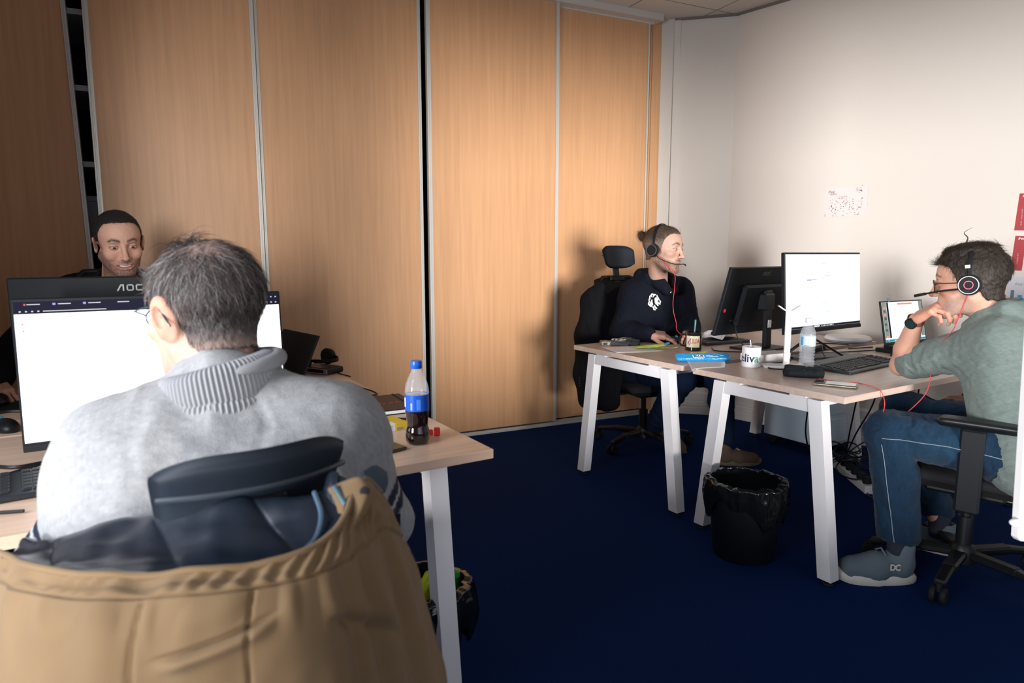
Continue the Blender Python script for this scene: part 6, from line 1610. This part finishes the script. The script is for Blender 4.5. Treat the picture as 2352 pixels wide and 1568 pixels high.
lettering('packet_small_print', 'ooooo oooo ooooo', .010, None, (1, 0, 0), (0, 1, 0), M['paper'], bp, warp=lambda V: np.array([onp(a*.9+.045, c-.010, .0016) for a, c, _ in V]), res=1) if False else None
b = MB()
for k_, (u, w, v) in enumerate(((.028, .034, -.004), (.040, .055, -.013), (.088, .016, -.002))):
    V = [onp(u-w/2+w*i/6, v-.0022+.0044*j, .001) for j in range(2) for i in range(7)]; b.add(V, grid_faces(2, 7))
b.build('small_print', M['paper'], bp)
# work gloves with striped cuffs
M['glove_dark'] = cloth('glove_charcoal', (.05, .055, .065), .85); M['glove_cream'] = cloth('glove_cream', (.48, .43, .34), .9)
def glove(loc, rz, label, m1, m2):
    s = SDF(); s.box((0, 0, .010), (.034, .042, .003), .008, .01); s.box((0, -.072, .011), (.028, .026, .004), .008, .014)
    for i, (x, L, a) in enumerate(((-.032, .055, -.12), (-.011, .065, -.03), (.011, .062, .05), (.031, .048, .15))): s.cone((x*.9, .04, .009), (x+L*math.sin(a), .045+L, .006), .0105, .0085, .004)
    s.cone((.034, -.02, .009), (.062, .030, .007), .011, .0095, .008)
    V, Fq = s.mesh(.0035); V = relax(V, Fq, 1); V = wrinkle(V, Fq, .0022, 70, 2); V[:, 2] = np.maximum(V[:, 2], .0008)
    C = np.tile(m1, (len(V), 1)); w = (sm(-.050, -.052, V[:, 1]))[:, None]; st = (np.sin(V[:, 0]*260) > 0)[:, None]*w; C = C*(1-st)+np.array(m2)*st
    pal = (gau(V, (0, .0, .02), (.030, .034, .02)) > .35)[:, None]; C = np.where(pal, np.array(m2), C)
    g = fast_mesh('work_glove', V, Fq, mat('glove_knit', m1, .9, attr='Col', bump=.3, bscale=500), None, C); g.location = loc; g.rotation_euler = (0, 0, rz); return tag(g, label, 'glove', 'gloves on the corner of the far desk')
glove((2.46, 2.80, ZT), math.radians(-120), 'flat cream and charcoal work glove nearest the lime note', (.06, .065, .075), (.46, .42, .34))
g2 = glove((2.57, 2.865, ZT+.003), math.radians(-78), 'charcoal work glove with white striped cuff at the far desk corner', (.05, .05, .06), (.62, .60, .56)); g2.rotation_euler = (math.radians(0), 0, math.radians(-78))
b = MB(); b.box((0, 0, .022), (.045, .006, .040), bev=.001); cdk = thing_mb('rolling_paper_box', b, mat('black_card', (.02, .018, .017), .5), (2.625, 2.90, ZT+.006), 'small black card booklet standing upside down behind the gloves', 'booklet', math.radians(-38))
lettering('booklet_lettering', 'OCB', .020, (0, -.0034, .022), (-1, 0, 0), (0, 0, -1), mat('gold_print', (.5, .42, .28), .4), cdk, bold=.0005)
# round mouse mat, mouse, laptop, crumpled paper
b = MB(); b.lathe([(.10, 0), (.105, .0015), (.105, .003), (0, .0032)], (0, 0, 0), 44, mod=lambda a, z: 1+.25*abs(math.cos(a))); thing_mb('mouse_mat', b, M['black_soft'], (2.80, 2.745, ZT), 'black mouse mat under the black hoodie man\'s hand', 'mouse mat', math.radians(-20))
def mouse(loc, rz, label, m=None):
    s = SDF(); s.ell((0, 0, .010), (.031, .055, .026), .005); V, Fq = s.mesh(.003, post=lambda P, d: np.maximum(d, .002-P[:, 2].astype(float))); V = relax(V, Fq, 1)
    o = fast_mesh('computer_mouse', V, Fq, m or M['black_plastic']); o.location = loc; o.rotation_euler = (0, 0, rz); tag(o, label, 'mouse')
    b = MB(); b.lathe([(.008, -.003), (.009, 0), (.008, .003)], (0, .03, .030), 14, Ry(PI/2)); b.build('scroll_wheel', mat('wheel', (.02, .12, .2), .4, emit=(.02, .2, .4), es=.2), o); return o
mouse((2.775, 2.715, ZT+.0035), math.radians(-130), 'black mouse under the black hoodie man\'s right hand')
lb2 = empty('laptop', (3.02, 2.60, ZT), math.radians(172), 'slim dark laptop under the white papers, between the hoodie man and his monitor', 'laptop')
b = MB(); b.box((0, 0, .009), (.32, .22, .016), bev=.003); b.build('laptop_base', mat('dark_slate', (.03, .035, .042), .4), lb2)
b = MB(); 
for r_ in range(5):
    for c_ in range(12): b.box((-.13+.0236*c_, .07-.021*r_, .0182), (.019, .017, .0016))
k_ = b.build('keys', M['key_black'], lb2); k_['kind'] = 'stuff'
G_ = loft([[(-.11, -.07, .004), (-.02, -.075, .030), (.10, -.07, .006)], [(-.11, 0, .012), (-.01, 0, .050), (.11, 0, .010)], [(-.10, .07, .004), (0, .075, .028), (.10, .07, .004)]], 22, 16); G_ = G_[:, ::-1] if grid_normals(G_)[8, 11][2] < 0 else G_; G_[..., 2] += .006*wob(G_, 38, 1)
o = sheet('crumpled_paper', G_, .0004, M['paper']); o.location = (3.06, 2.62, ZT+.022); o.rotation_euler = (0, 0, .3); tag(o, 'crumpled white papers behind the black mug, on the dark laptop', 'paper')
# --- cables on the right-hand desks
cz = ZT+.004
for lab, pts in (('black cable looping round the white headphone stand', [(2.80, 1.95, cz), (2.70, 1.92, cz), (2.60, 1.93, cz), (2.52, 1.87, cz), (2.50, 1.83, cz), (2.54, 1.785, cz), (2.58, 1.77, cz)]),
                 ('black cable running under the lit monitor to the dock', [(2.72, 2.03, cz+.03), (2.86, 2.0, cz), (3.02, 2.02, cz), (3.2, 1.97, cz), (3.35, 1.93, cz), (3.5, 1.90, cz)]),
                 ('tangled black cable in front of the router', [(3.0, 2.10, cz), (3.15, 2.14, cz+.02), (3.25, 2.06, cz), (3.36, 2.12, cz), (3.30, 2.20, cz), (3.45, 2.22, cz), (3.52, 2.10, cz), (3.40, 2.02, cz), (3.55, 1.98, cz)]),
                 ('thin black cable curling towards the keyboard', [(3.05, 1.96, cz+.05), (2.98, 1.90, cz+.02), (2.93, 1.86, cz+.012), (2.86, 1.86, cz), (2.78, 1.83, cz), (2.72, 1.80, cz)]),
                 ('black cable looping beside the laptop dock', [(3.55, 1.84, cz), (3.42, 1.80, cz), (3.33, 1.76, cz), (3.36, 1.69, cz), (3.46, 1.66, cz), (3.58, 1.66, cz)]),
                 ('black cable lying behind the blue packet', [(2.78, 2.42, cz), (2.72, 2.33, cz), (2.82, 2.22, cz), (2.93, 2.16, cz), (2.90, 2.06, cz), (2.98, 1.99, cz)]),
                 ('cable rising to the back of the black monitor', [(2.83, 2.18, cz), (2.79, 2.24, cz+.05), (2.77, 2.26, cz+.12), (2.78, 2.25, cz+.18), (2.80, 2.245, cz+.22)])):
    cable('cable', pts, .0032, M['cable_black'], lab)
# V-shaped feet for the lit monitor
for ch in [c for c in bpy.data.objects if c.parent == mon3 and c.name.startswith('stand_foot')]:
    b = MB()
    for sx in (-1, 1):
        b.bar((sx*.02, .06, .10), (sx*.13, -.05, .006), .012, .010); b.bar((sx*.02, .06, .10), (sx*.14, .12, .006), .012, .010)
    b.box((0, .06, .105), (.07, .03, .03), bev=.005); nb = b.build('tmp', M['black_plastic']); ch.data = nb.data; bpy.data.objects.remove(nb)
b = MB(); b.bar((0, 0, 0), (.13, 0, .004), .035, .028, bev=.006); thing_mb('power_adapter', b, M['rubber'], (3.05, 2.02, ZT+.018), 'black power adapter lying under the lit monitor', 'adapter', .1)

# ================================================================ under the right-hand desks
pd = empty('pedestal', (3.86, 2.545, 0), 0, 'white low cabinet, coloured by blue light, standing under the right-hand desks', 'cabinet')
b = MB(); b.box((0, 0, .335), (.30, .43, .55), bev=.004); M['blue_lit_white'] = mat('white_steel_blue_light', (.60, .74, .88), .4); b.build('cabinet_body', M['blue_lit_white'], pd)  # white cabinet; the bluish light on it is painted into its base colour
for zz in (.16, .34, .52): b = MB(); b.box((0, -.222, zz), (.28, .012, .15), bev=.002); b.build('drawer', M['blue_lit_white'], pd)
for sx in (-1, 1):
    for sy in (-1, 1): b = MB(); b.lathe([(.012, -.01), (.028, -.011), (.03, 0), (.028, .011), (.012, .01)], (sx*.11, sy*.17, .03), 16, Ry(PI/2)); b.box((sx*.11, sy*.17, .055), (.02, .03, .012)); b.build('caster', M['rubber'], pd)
ps = empty('power_strip', (3.50, 2.02, 0.0), math.radians(52), 'white power strip crowded with black plugs under the right-hand desks', 'power strip')
b = MB(); b.box((0, 0, .022), (.50, .055, .044), bev=.005); b.build('strip_body', M['white_plastic'], ps)
for k_ in range(6): b = MB(); b.lathe([(.020, .044), (.022, .05), (.022, .075), (.016, .08), (0, .08)], (-.20+.075*k_, 0, 0), 16); b.build('plug', M['rubber'], ps)
b = MB(); b.box((0, 0, .022), (.09, .06, .044), bev=.006); ad = thing_mb('plug_adapter', b, M['rubber'], (3.52, 1.86, 0), 'black plug adapter with a white sticker on the carpet by the power strip', 'adapter', math.radians(-20)); b = MB(); b.box((-.01, -.0305, .026), (.045, .001, .026)); b.build('sticker', M['paper'], ad)
rq = np.random.RandomState(8)
for i in range(9):
    c = np.array([3.52+.06*rq.randn(), 2.08+.08*rq.randn(), 0]); P = []
    R1 = .07+.05*rq.rand(); ph_ = rq.rand()*6; tl = rq.randn(2)*.5
    for a in np.linspace(0, 2*PI*(1.2+rq.rand()), 16): P.append(c+np.array([R1*math.cos(a+ph_), R1*math.sin(a+ph_), max(.012, .10+.05*i/9+R1*(tl[0]*math.cos(a)+tl[1]*math.sin(a))*.8+.02*math.sin(2*a))]))
    cable('cable', P, .0038, M['cable_black'], 'black cable coiled in the heap above the power strip', group='cable heap by the power strip', n=90)
for lab, pts in (('black cable hanging behind the middle of the near desk frame', [(2.95, 1.95, .70), (2.94, 1.94, .50), (2.95, 1.95, .36), (3.05, 1.98, .22), (3.20, 2.02, .06), (3.35, 2.05, .02)]),
                 ('black cable hanging from the desk to the cable heap, left of two', [(3.25, 1.85, .70), (3.22, 1.86, .50), (3.28, 1.92, .30), (3.40, 2.0, .14)]),
                 ('black cable hanging from the desk to the cable heap, right of two', [(3.30, 1.80, .70), (3.33, 1.83, .50), (3.34, 1.92, .30), (3.42, 2.02, .12)]),
                 ('pair of cables hanging near the sage hoodie man\'s knee', [(3.55, 1.72, .70), (3.56, 1.74, .45), (3.55, 1.80, .25), (3.53, 1.90, .10)]),
                 ('black cable drooping along the carpet in front of the power strip', [(3.38, 1.86, .01), (3.30, 1.80, .006), (3.30, 1.70, .006), (3.40, 1.60, .006), (3.55, 1.55, .006), (3.7, 1.6, .006)])):
    cable('cable', pts, .0042, M['cable_black'], lab)
# --- waste bins
M['bag'] = mat('black_bin_bag', (.006, .007, .008), .17, bump=.3, bscale=40, spec=.7)
def waste_bin(loc, label, h=.30, r0=.115, r1=.145, bagz=.16, seed=1):
    t = empty('waste_bin', loc, 0, label, 'bin')
    b = MB(); b.lathe([(0, .0), (r0*.96, .0), (r0, .006), (r1, h), (r1-.004, h), (r0-.004, .010), (0, .008)], (0, 0, 0), 48); b.build('bin_body', M['black_plastic'], t)
    n, mrow = 130, 46; G_ = np.zeros((mrow, n, 3))
    for j in range(mrow):
        v = j/(mrow-1)
        for i in range(n):
            a = 2*PI*i/n; drop = bagz*(1+.42*math.sin(a+1.2)+.20*math.sin(3*a+seed)+.12*math.sin(7*a+seed*2))
            if v < .35: q = v/.35; z = h-.14*(1-q)+.012*q; r = r1-.012-.006*(1-q)
            elif v < .45: q = (v-.35)/.1; z = h+.012-.006*q; r = r1-.012+.026*q
            else: q = (v-.45)/.55; z = h+.004-drop*q; r = r1-(r1-r0)*(h-z)/h*.8+.012+(.016+.012*math.sin(a+1.0))*math.sin(q*3)
            P = np.array([math.cos(a)*6, math.sin(a)*6, z*7]); w = .007*wob(P, 1.1, seed)-.007*abs(wob(P*np.array([1, 1, .6]), 2.3, seed+1))-.005*abs(wob(P, 5.1, seed+2))
            r += w*(.35 if v < .35 else 1.0)+.002; z += .004*wob(P, 1.7, seed)*(1 if .3 < v < .6 else 2)
            G_[j, i] = (r*math.cos(a), r*math.sin(a), z)
    o = mesh_obj('bin_bag', G_.reshape(-1, 3), [f[::-1] for f in grid_faces(mrow, n, True)], M['bag'], t, smooth=True)
    return t
waste_bin((2.225, 1.725, 0), 'black waste bin with a shiny black bag beside the slanted desk leg', h=.315, r0=.125, r1=.150, seed=1)
waste_bin((.735, 1.665, 0), 'black bag-lined bin with a green bottle in it under the cola bottle desk', h=.30, seed=2, bagz=.12, r1=.13, r0=.10)
gb = empty('soda_bottle', (.815, 1.66, .20), 0, 'green plastic soda bottle sticking out of the bin under the near desk', 'bottle'); gb.rotation_euler = (math.radians(6), math.radians(8), 0)
M['green_glass'] = mat('green_plastic', (.03, .30, .06), .12, trans=.5, ior=1.3)
b = MB(); b.lathe([(0, -.06), (.032, -.055), (.033, .03), (.031, .06), (.02, .095), (.013, .11), (.013, .12)], (0, 0, 0), 28, cap=False); b.build('bottle_body', M['green_glass'], gb)
b = MB(); b.lathe([(.0345, .01), (.0345, .055)], (0, 0, 0), 28, cap=False); b.build('label', mat('green_label', (.05, .38, .05), .4), gb)
b = MB(); b.lathe([(.0350, .050), (.0352, .058)], (0, 0, 0), 28, cap=False); b.build('label_rim', M['paper'], gb)
b = MB(); b.lathe([(.015, .112), (.015, .128), (0, .13)], (0, 0, 0), 20); b.build('cap', mat('green_cap', (.01, .22, .03), .3), gb)
s = SDF(); s.box((0, 0, 0), (.035, .012, .03), .008); V, Fq = s.mesh(.004); V = wrinkle(V, Fq, .006, 50, 1)
yw = fast_mesh('crisp_packet', V, Fq, mat('yellow_foil', (.55, .60, .03), .3)); yw.location = (.765, 1.66, .285); yw.rotation_euler = (.3, .5, .2); tag(yw, 'yellow wrapper in the bin beside the green bottle', 'wrapper')

# ================================================================ things on the near desks
# cola bottle
cb = empty('cola_bottle', (.706, 1.612, ZT), 0, 'half-litre cola bottle with a blue cap and blue label, half full', 'bottle')
prof = [(0, .006), (.012, .003), (.024, .001), (.030, .006), (.0325, .018), (.0320, .034), (.0285, .050), (.0290, .066), (.0318, .088), (.0320, .092), (.0320, .134), (.0325, .142), (.0305, .158), (.0255, .174), (.0180, .190), (.0130, .202), (.0125, .213)]
pet = lambda a, z: 1+(.10*max(0, .030-z)/.03*(abs(math.cos(2.5*a))-.5) if z < .030 else 0)+(.018*math.cos(10*a) if .05 < z < .085 else 0)
prof2 = [tuple(q) for q in catmull([(r_, z_, 0) for r_, z_ in prof], 60)[:, :2]]
b = MB(); b.lathe([(max(r_, 0), z_) for r_, z_ in prof2 if z_ > .13], (0, 0, 0), 48, cap=False); b.build('bottle_body', M['glass_clear'], cb)
b = MB(); b.lathe([(max(r_*.995, 0), z_) for r_, z_ in prof2 if z_ < .137]+[(0, .1378)], (0, 0, 0), 48, mod=pet); b.build('cola', mat('cola', (.010, .004, .004), .05, coat=.8), cb)
b = MB(); b.lathe([(.0326, .093), (.0326, .137)], (0, 0, 0), 48, cap=False); lb = b.build('label', mat('blue_label', (.01, .09, .55), .3), cb)
fc_ = facing((.706, 1.612), 0)
band(.0329, fc_-1.5, fc_-1.15, .103, .128, M['paper'], lb, 'label_emblem', 8); band(.0329, fc_-.55, fc_-.40, .097, .116, mat('label_light', (.25, .40, .85), .4), lb, 'label_print', 6); band(.0329, fc_-.05, fc_+.30, .097, .126, mat('label_mid', (.06, .20, .70), .4), lb, 'label_print', 8)
b = MB(); b.lathe([(.0138, .205), (.0148, .207), (.0150, .222), (.0135, .226), (0, .226)], (0, 0, 0), 40, mod=lambda a, z: 1+.02*math.cos(40*a)); b.build('cap', mat('blue_cap', (.005, .11, .62), .3), cb)
# red lighter / plastic piece beyond the bottle
b = MB(); b.box((.0, 0, .009), (.030, .014, .016), bev=.003); b.box((.026, 0, .011), (.018, .020, .022), bev=.003); thing_mb('toy_piece', b, mat('red_plastic', (.65, .02, .015), .3), (.760, 1.665, ZT), 'small red plastic piece behind the cola bottle', 'plastic piece', math.radians(-25))
# notebook with red script
nbk = empty('notebook', (.795, 2.055, ZT), math.radians(-4), 'closed black notebook with red script on the cover and an elastic strap', 'notebook')
b = MB(); b.box((0, 0, .0075), (.150, .225, .010)); b.build('pages', M['paper'], nbk)
b = MB(); b.box((0, 0, .0150), (.156, .232, .003), bev=.001); b.box((0, 0, .0015), (.156, .232, .003), bev=.001); b.box((-.0775, 0, .008), (.003, .232, .014)); cv = b.build('cover', mat('black_leatherette', (.008, .010, .014), .45, bump=.1, bscale=500), nbk)
lettering('cover_script', 'free', .042, (-.005, -.015, .0168), (1, .12, 0), (-.12, 1, 0), mat('dull_red', (.40, .04, .07), .4), cv, shear=.45, space=1.15)
b = MB(); b.box((.052, 0, .0172), (.005, .233, .0012)); b.box((.052, -.117, .0085), (.005, .001, .017)); b.build('elastic_strap', M['rubber'], nbk)
# cigarette packet: white and yellow
cg = empty('cigarette_packet', (.690, 1.80, ZT), math.radians(6), 'white and yellow cigarette packet lying beside the notebook', 'packet')
b = MB(); b.box((-.028, 0, .011), (.070, .088-.0, .022), bev=.001); b.build('packet_box', M['paper'], cg)
b = MB(); b.box((.026, 0, .011), (.038, .0882, .0222), bev=.001); yb_ = b.build('yellow_lid', mat('yellow_card', (.80, .56, .03), .4), cg)
b = MB(); b.box((-.02, .008, .02225), (.05, .05, .0004)); b.build('printed_panel', mat('pale_print', (.60, .52, .62), .5), cg)
b = MB()
for k_ in range(3): b.box((-.030, -.0443, .006+.005*k_), (.055, .0004, .0012))
b.box((.020, -.0445, .006), (.020, .0004, .006)); b.build('warning_text', mat('grey_text', (.30, .30, .34), .5), cg)
b = MB(); b.box((.0, .0, .0225), (.034, .03, .0006)); 
cable('pen', [(.735, 1.895, ZT+.004), (.77, 1.865, ZT+.004), (.80, 1.835, ZT+.004)], .0032, M['rubber'], 'thin black pen beside the notebook edge', cat='pen')
b = MB(); b.box((0, 0, .0045), (.074, .155, .009), bev=.003); thing_mb('smartphone', b, mat('olive_phone', (.05, .045, .02), .25), (.605, 1.635, ZT), 'dark phone beside the near man\'s right sleeve', 'phone', math.radians(12))
# charging cable on the left desk
cable('cable', [(.70, 2.55, ZT+.004), (.735, 2.47, ZT+.004), (.80, 2.44, ZT+.004), (.83, 2.34, ZT+.004), (.83, 2.25, ZT+.004), (.78, 2.24, ZT+.004), (.73, 2.20, ZT+.004), (.68, 2.12, ZT+.004)], .0028, M['cable_black'], 'black charging cable looping across the near desk above the notebook')
cable('cable', [(.80, 2.86, ZT+.02), (.835, 2.80, ZT+.006), (.845, 2.72, ZT+.004), (.86, 2.64, ZT+.004)], .0028, M['cable_black'], 'short cable trailing from under the headphones')
# laptop seen from the side, with its lid up, and a hub with headphones
ll = empty('laptop', (.625, 2.775, ZT), math.radians(-80), 'dark open laptop half hidden behind the near monitor', 'laptop')
b = MB(); b.box((0, -.11, .010), (.34, .23, .018), bev=.003); b.build('laptop_base', M['rubber'], ll)
Rt = Rx(-math.radians(25)); b = MB(); b.box((0, .004, .092), (.34, .008, .184), bev=.002); b.V = [tuple(v) for v in np.array(b.V)@Rt.T+np.array([0, 0, .018])]; b.build('laptop_lid', M['rubber'], ll)
hb = empty('usb_hub', (.795, 2.83, ZT), math.radians(-62), 'silver-edged hub with slots under the headphones', 'hub')
b = MB(); b.box((0, 0, .014), (.17, .10, .026), bev=.006); b.build('hub_body', M['black_plastic'], hb)
for x in (-.03, .03): 
    b = MB(); b.box((x, -.0505, .014), (.045, .002, .010)); b.build('slot', M['rubber'], hb)
b = MB(); b.box((0, -.0500, .0045), (.165, .002, .004)); b.box((0, -.0500, .0235), (.165, .002, .004)); b.box((-.075, -.05, .014), (.02, .002, .02)); b.box((0.075, -.05, .014), (.02, .002, .02)); b.build('silver_edge', mat('silver_edge', (.5, .52, .6), .35, .5), hb)
mh2 = np.eye(4); Rr = Rz(math.radians(30))@Rx(math.radians(86)); mh2[:3, :3] = Rr*.75; mh2[:3, 3] = (.795, 2.90, ZT+.058)
headset('headphones', mh2, 1, 'black headphones lying on the hub at the far end of the near desks')
# keyboard, mouse, cables at the left edge
keyboard((-.33, 1.72, ZT), math.radians(5), 'black keyboard at the left edge under the near monitor', L=.42, Wd=.15, group=None)
b = MB(); b.box((0, 0, .006), (.05, .03, .012), bev=.003); thing_mb('usb_stick', b, mat('cyan_plastic', (.02, .40, .65), .3), (-.122, 1.845, ZT), 'cyan blue gadget peeking out beside the sweater sleeve', 'gadget', .3)
mouse((-.255, 2.36, ZT), math.radians(20), 'black mouse behind the near monitor at the left edge')
b = MB(); b.box((0, 0, .0015), (.30, .24, .003)); thing_mb('mouse_mat', b, M['black_soft'], (-.38, 2.78, ZT), 'black mouse mat under the smiling man\'s hand', 'mouse mat')
mouse((-.315, 2.79, ZT+.0032), math.radians(185), 'black mouse under the smiling man\'s hand')
for lab, pts in (('thick black cable arching at the left edge behind the near monitor', [(-.42, 2.30, cz), (-.34, 2.42, cz+.02), (-.26, 2.47, cz+.03), (-.18, 2.44, cz+.02), (-.12, 2.38, cz)]),
                 ('black cable hanging in a wave under the left corner of the near monitor', [(-.40, 1.98, cz), (-.32, 2.05, cz), (-.26, 1.98, cz), (-.20, 1.92, cz), (-.12, 1.93, cz), (-.05, 1.90, cz)]),
                 ('black cable crossing in front of the near monitor stand', [(-.45, 1.86, cz), (-.33, 1.88, cz), (-.22, 1.86, cz), (-.12, 1.90, cz+.01), (-.02, 1.97, cz)]),
                 ('black cable from the keyboard at the left edge', [(-.24, 1.80, cz+.012), (-.17, 1.85, cz), (-.08, 1.92, cz), (0.0, 1.98, cz)])):
    cable('cable', pts, .0045, M['cable_black'], lab)
cable('pen', [(-.23, 1.60, ZT+.005), (-.19, 1.585, ZT+.005), (-.155, 1.572, ZT+.005)], .0035, M['rubber'], 'black pen at the left edge of the near desk', cat='pen')

# ================================================================ on the right wall
wn = np.array([-.988, -.154, 0]); wx = np.array([.154, -.988, 0]); wz = np.array([0, 0, 1.0])
def wall_board(name, c, w, h, m, label, cat, rz=0.0, th=.003):
    t = empty(name, tuple(c), 0, label, cat); X = wx*math.cos(rz)+wz*math.sin(rz); Y = wz*math.cos(rz)-wx*math.sin(rz)
    b = MB(); b.box(wn*th/2, (w, h, th), np.array([X, Y, wn]).T); o = b.build('board', m, t); return t, (lambda u, v, l=.0006: X*u+Y*v+wn*(th+l)), o
wp = lambda y, z: np.array([4.07+(3.425-y)*.1559, y, z])
mt, mo, mb_ = wall_board('map_print', wp(2.59, 1.583), .275, .19, mat('map_paper', (.76, .70, .69), .6), 'small white printed map with red and black dots on the right wall', 'print')
dk, rd = MB(), MB(); rm = random.Random(11)
for k_ in range(85):
    u = (rm.random()-.5)*.21; v = -.035+(rm.random()-.5)*.11; s_ = .0014+.0012*rm.random(); (rd if rm.random() < .35 else dk).add([mo(u-s_, v-s_), mo(u+s_, v-s_), mo(u+s_, v+s_), mo(u-s_, v+s_)], [(0, 1, 2, 3)])
for k_ in range(26): u = -.02+.035*rm.gauss(0, 1)*.6; v = .028+.008*rm.gauss(0, 1); rd.add([mo(u-.003, v-.001), mo(u+.003, v-.001), mo(u+.003, v+.001), mo(u-.003, v+.001)], [(0, 1, 2, 3)])
for k_ in range(18): u = .085+.018*rm.gauss(0, 1); v = .072+.008*rm.gauss(0, 1); (rd if k_ % 4 == 0 else dk).add([mo(u-.003, v-.0013), mo(u+.003, v-.0013), mo(u+.003, v+.0013), mo(u-.003, v+.0013)], [(0, 1, 2, 3)])
for k_ in range(3): dk.add([mo(-.13, -.075-.007*k_), mo(-.126, -.075-.007*k_), mo(-.126, -.072-.007*k_), mo(-.13, -.072-.007*k_)], [(0, 1, 2, 3)])
o = dk.build('map_dots', mat('map_ink', (.06, .05, .05), .6), mb_); o['kind'] = 'stuff'; o = rd.build('map_routes', mat('map_red', (.42, .10, .09), .6), mb_); o['kind'] = 'stuff'
lettering('map_title', 'free', .026, mo(-.095, .070), wx, wz, mat('map_title', (.22, .06, .06), .6), mb_, shear=.4); lettering('map_title', 'RÉSEAU', .013, mo(-.080, .054), wx, wz, mat('map_title2', (.2, .12, .12), .6), mb_, shear=.3)
M['board_red'] = mat('red_board', (.36, .004, .010), .45); M['board_white'] = mat('board_lettering', (.80, .76, .76), .5)
for zc, hh, tx, lab in ((1.475, .20, 'NOS VALEURS', 'red vertical board with white lettering on the right wall, upper of two'), (1.250, .19, 'FREEBOX', 'red vertical board with white lettering on the right wall, lower of two')):
    t, mo_, bo = wall_board('wall_board', wp(1.650, zc), .052, hh, M['board_red'], lab, 'sign', rz=math.radians(-2.5))
    lettering('board_title', 'free', .019, mo_(.003, hh/2-.014), wx, wz, M['board_white'], bo, shear=.4, bold=.0003)
    lettering('board_text', ' '.join(tx), .0078, mo_(.0, -.028), wz, -wx, M['board_white'], bo, space=1.2)
t, mo_, bo = wall_board('poster', wp(1.625, 1.02), .12, .20, mat('poster_paper', (.66, .66, .72), .5), 'pale poster with blue bottle shapes on the wall behind the sage hoodie man', 'poster')
b = MB(); b.box(mo_(-.035, -.02), (.016, .09, .002), np.array([wx, wz, wn]).T); b.build('grey_bottle_print', mat('poster_grey', (.10, .18, .26), .5), bo)
b = MB(); b.box(mo_(.0, -.04), (.036, .05, .002), np.array([wx, wz, wn]).T); b.box(mo_(.0, -.008), (.02, .016, .002), np.array([wx, wz, wn]).T); b.build('blue_bottle_print', mat('poster_blue', (.05, .33, .62), .5), bo)
lettering('poster_title', 'free', .022, mo_(-.012, .06), wx, wz, mat('poster_ink', (.2, .2, .22), .5), bo, shear=.4)

# white stand upright at the right edge, close to the camera
st = empty('display_stand', tuple(at(2362, 1100, 1.35)*np.array([1, 1, 0])), 0, 'white upright of a stand with a small round knob at the right edge', 'stand'); s0 = at(2362, 1100, 1.35)*np.array([1, 1, 0])
b = MB(); b.bar(at(2388, 700, 1.35)-s0, at(2353, 1240, 1.35)-s0, .042, .03, up=tuple(-FW), bev=.006)
b.V = [tuple(v) for v in b.V]; b.build('upright', M['white_plastic'], st)
lo = at(2480, 1230, 1.35)-s0; b = MB(); b.bar(at(2365, 1222, 1.36)-s0, lo, .03, .03, up=(0, 0, 1), bev=.004); b.build('cross_piece', M['white_plastic'], st); b = MB(); b.tube([lo, lo*np.array([1, 1, 0])+up_(.02)], .010, 10); b.lathe([(0, 0), (.13, 0), (.13, .012), (.02, .02), (0, .02)], (lo[0], lo[1], 0), 32); b.build('stand_base', M['white_plastic'], st)
b = MB(); kc = at(2334, 1200, 1.34)-s0; s_ = SDF(); s_.ell((0, 0, 0), (.013, .010, .008), .01); V, Fq = s_.mesh(.0015); fast_mesh('knob', V@Rz(-YAW).T+kc, Fq, M['white_plastic'], st)
# blue-white tag and chair label
b = MB(); b.add([(0, 0, 0), (.05, 0, -.004), (.045, .002, -.03)], [(0, 1, 2)]); b.add([(0, .001, 0), (.05, .001, -.004), (.045, .003, -.03)], [(2, 1, 0)])
pt = at(2300, 1128, 2.30); thing_mb('paper_tag', b, mat('blue_tag', (.30, .38, .80), .6), tuple(pt), 'small blue paper tag under the right-hand office chair seat', 'tag', -YAW)
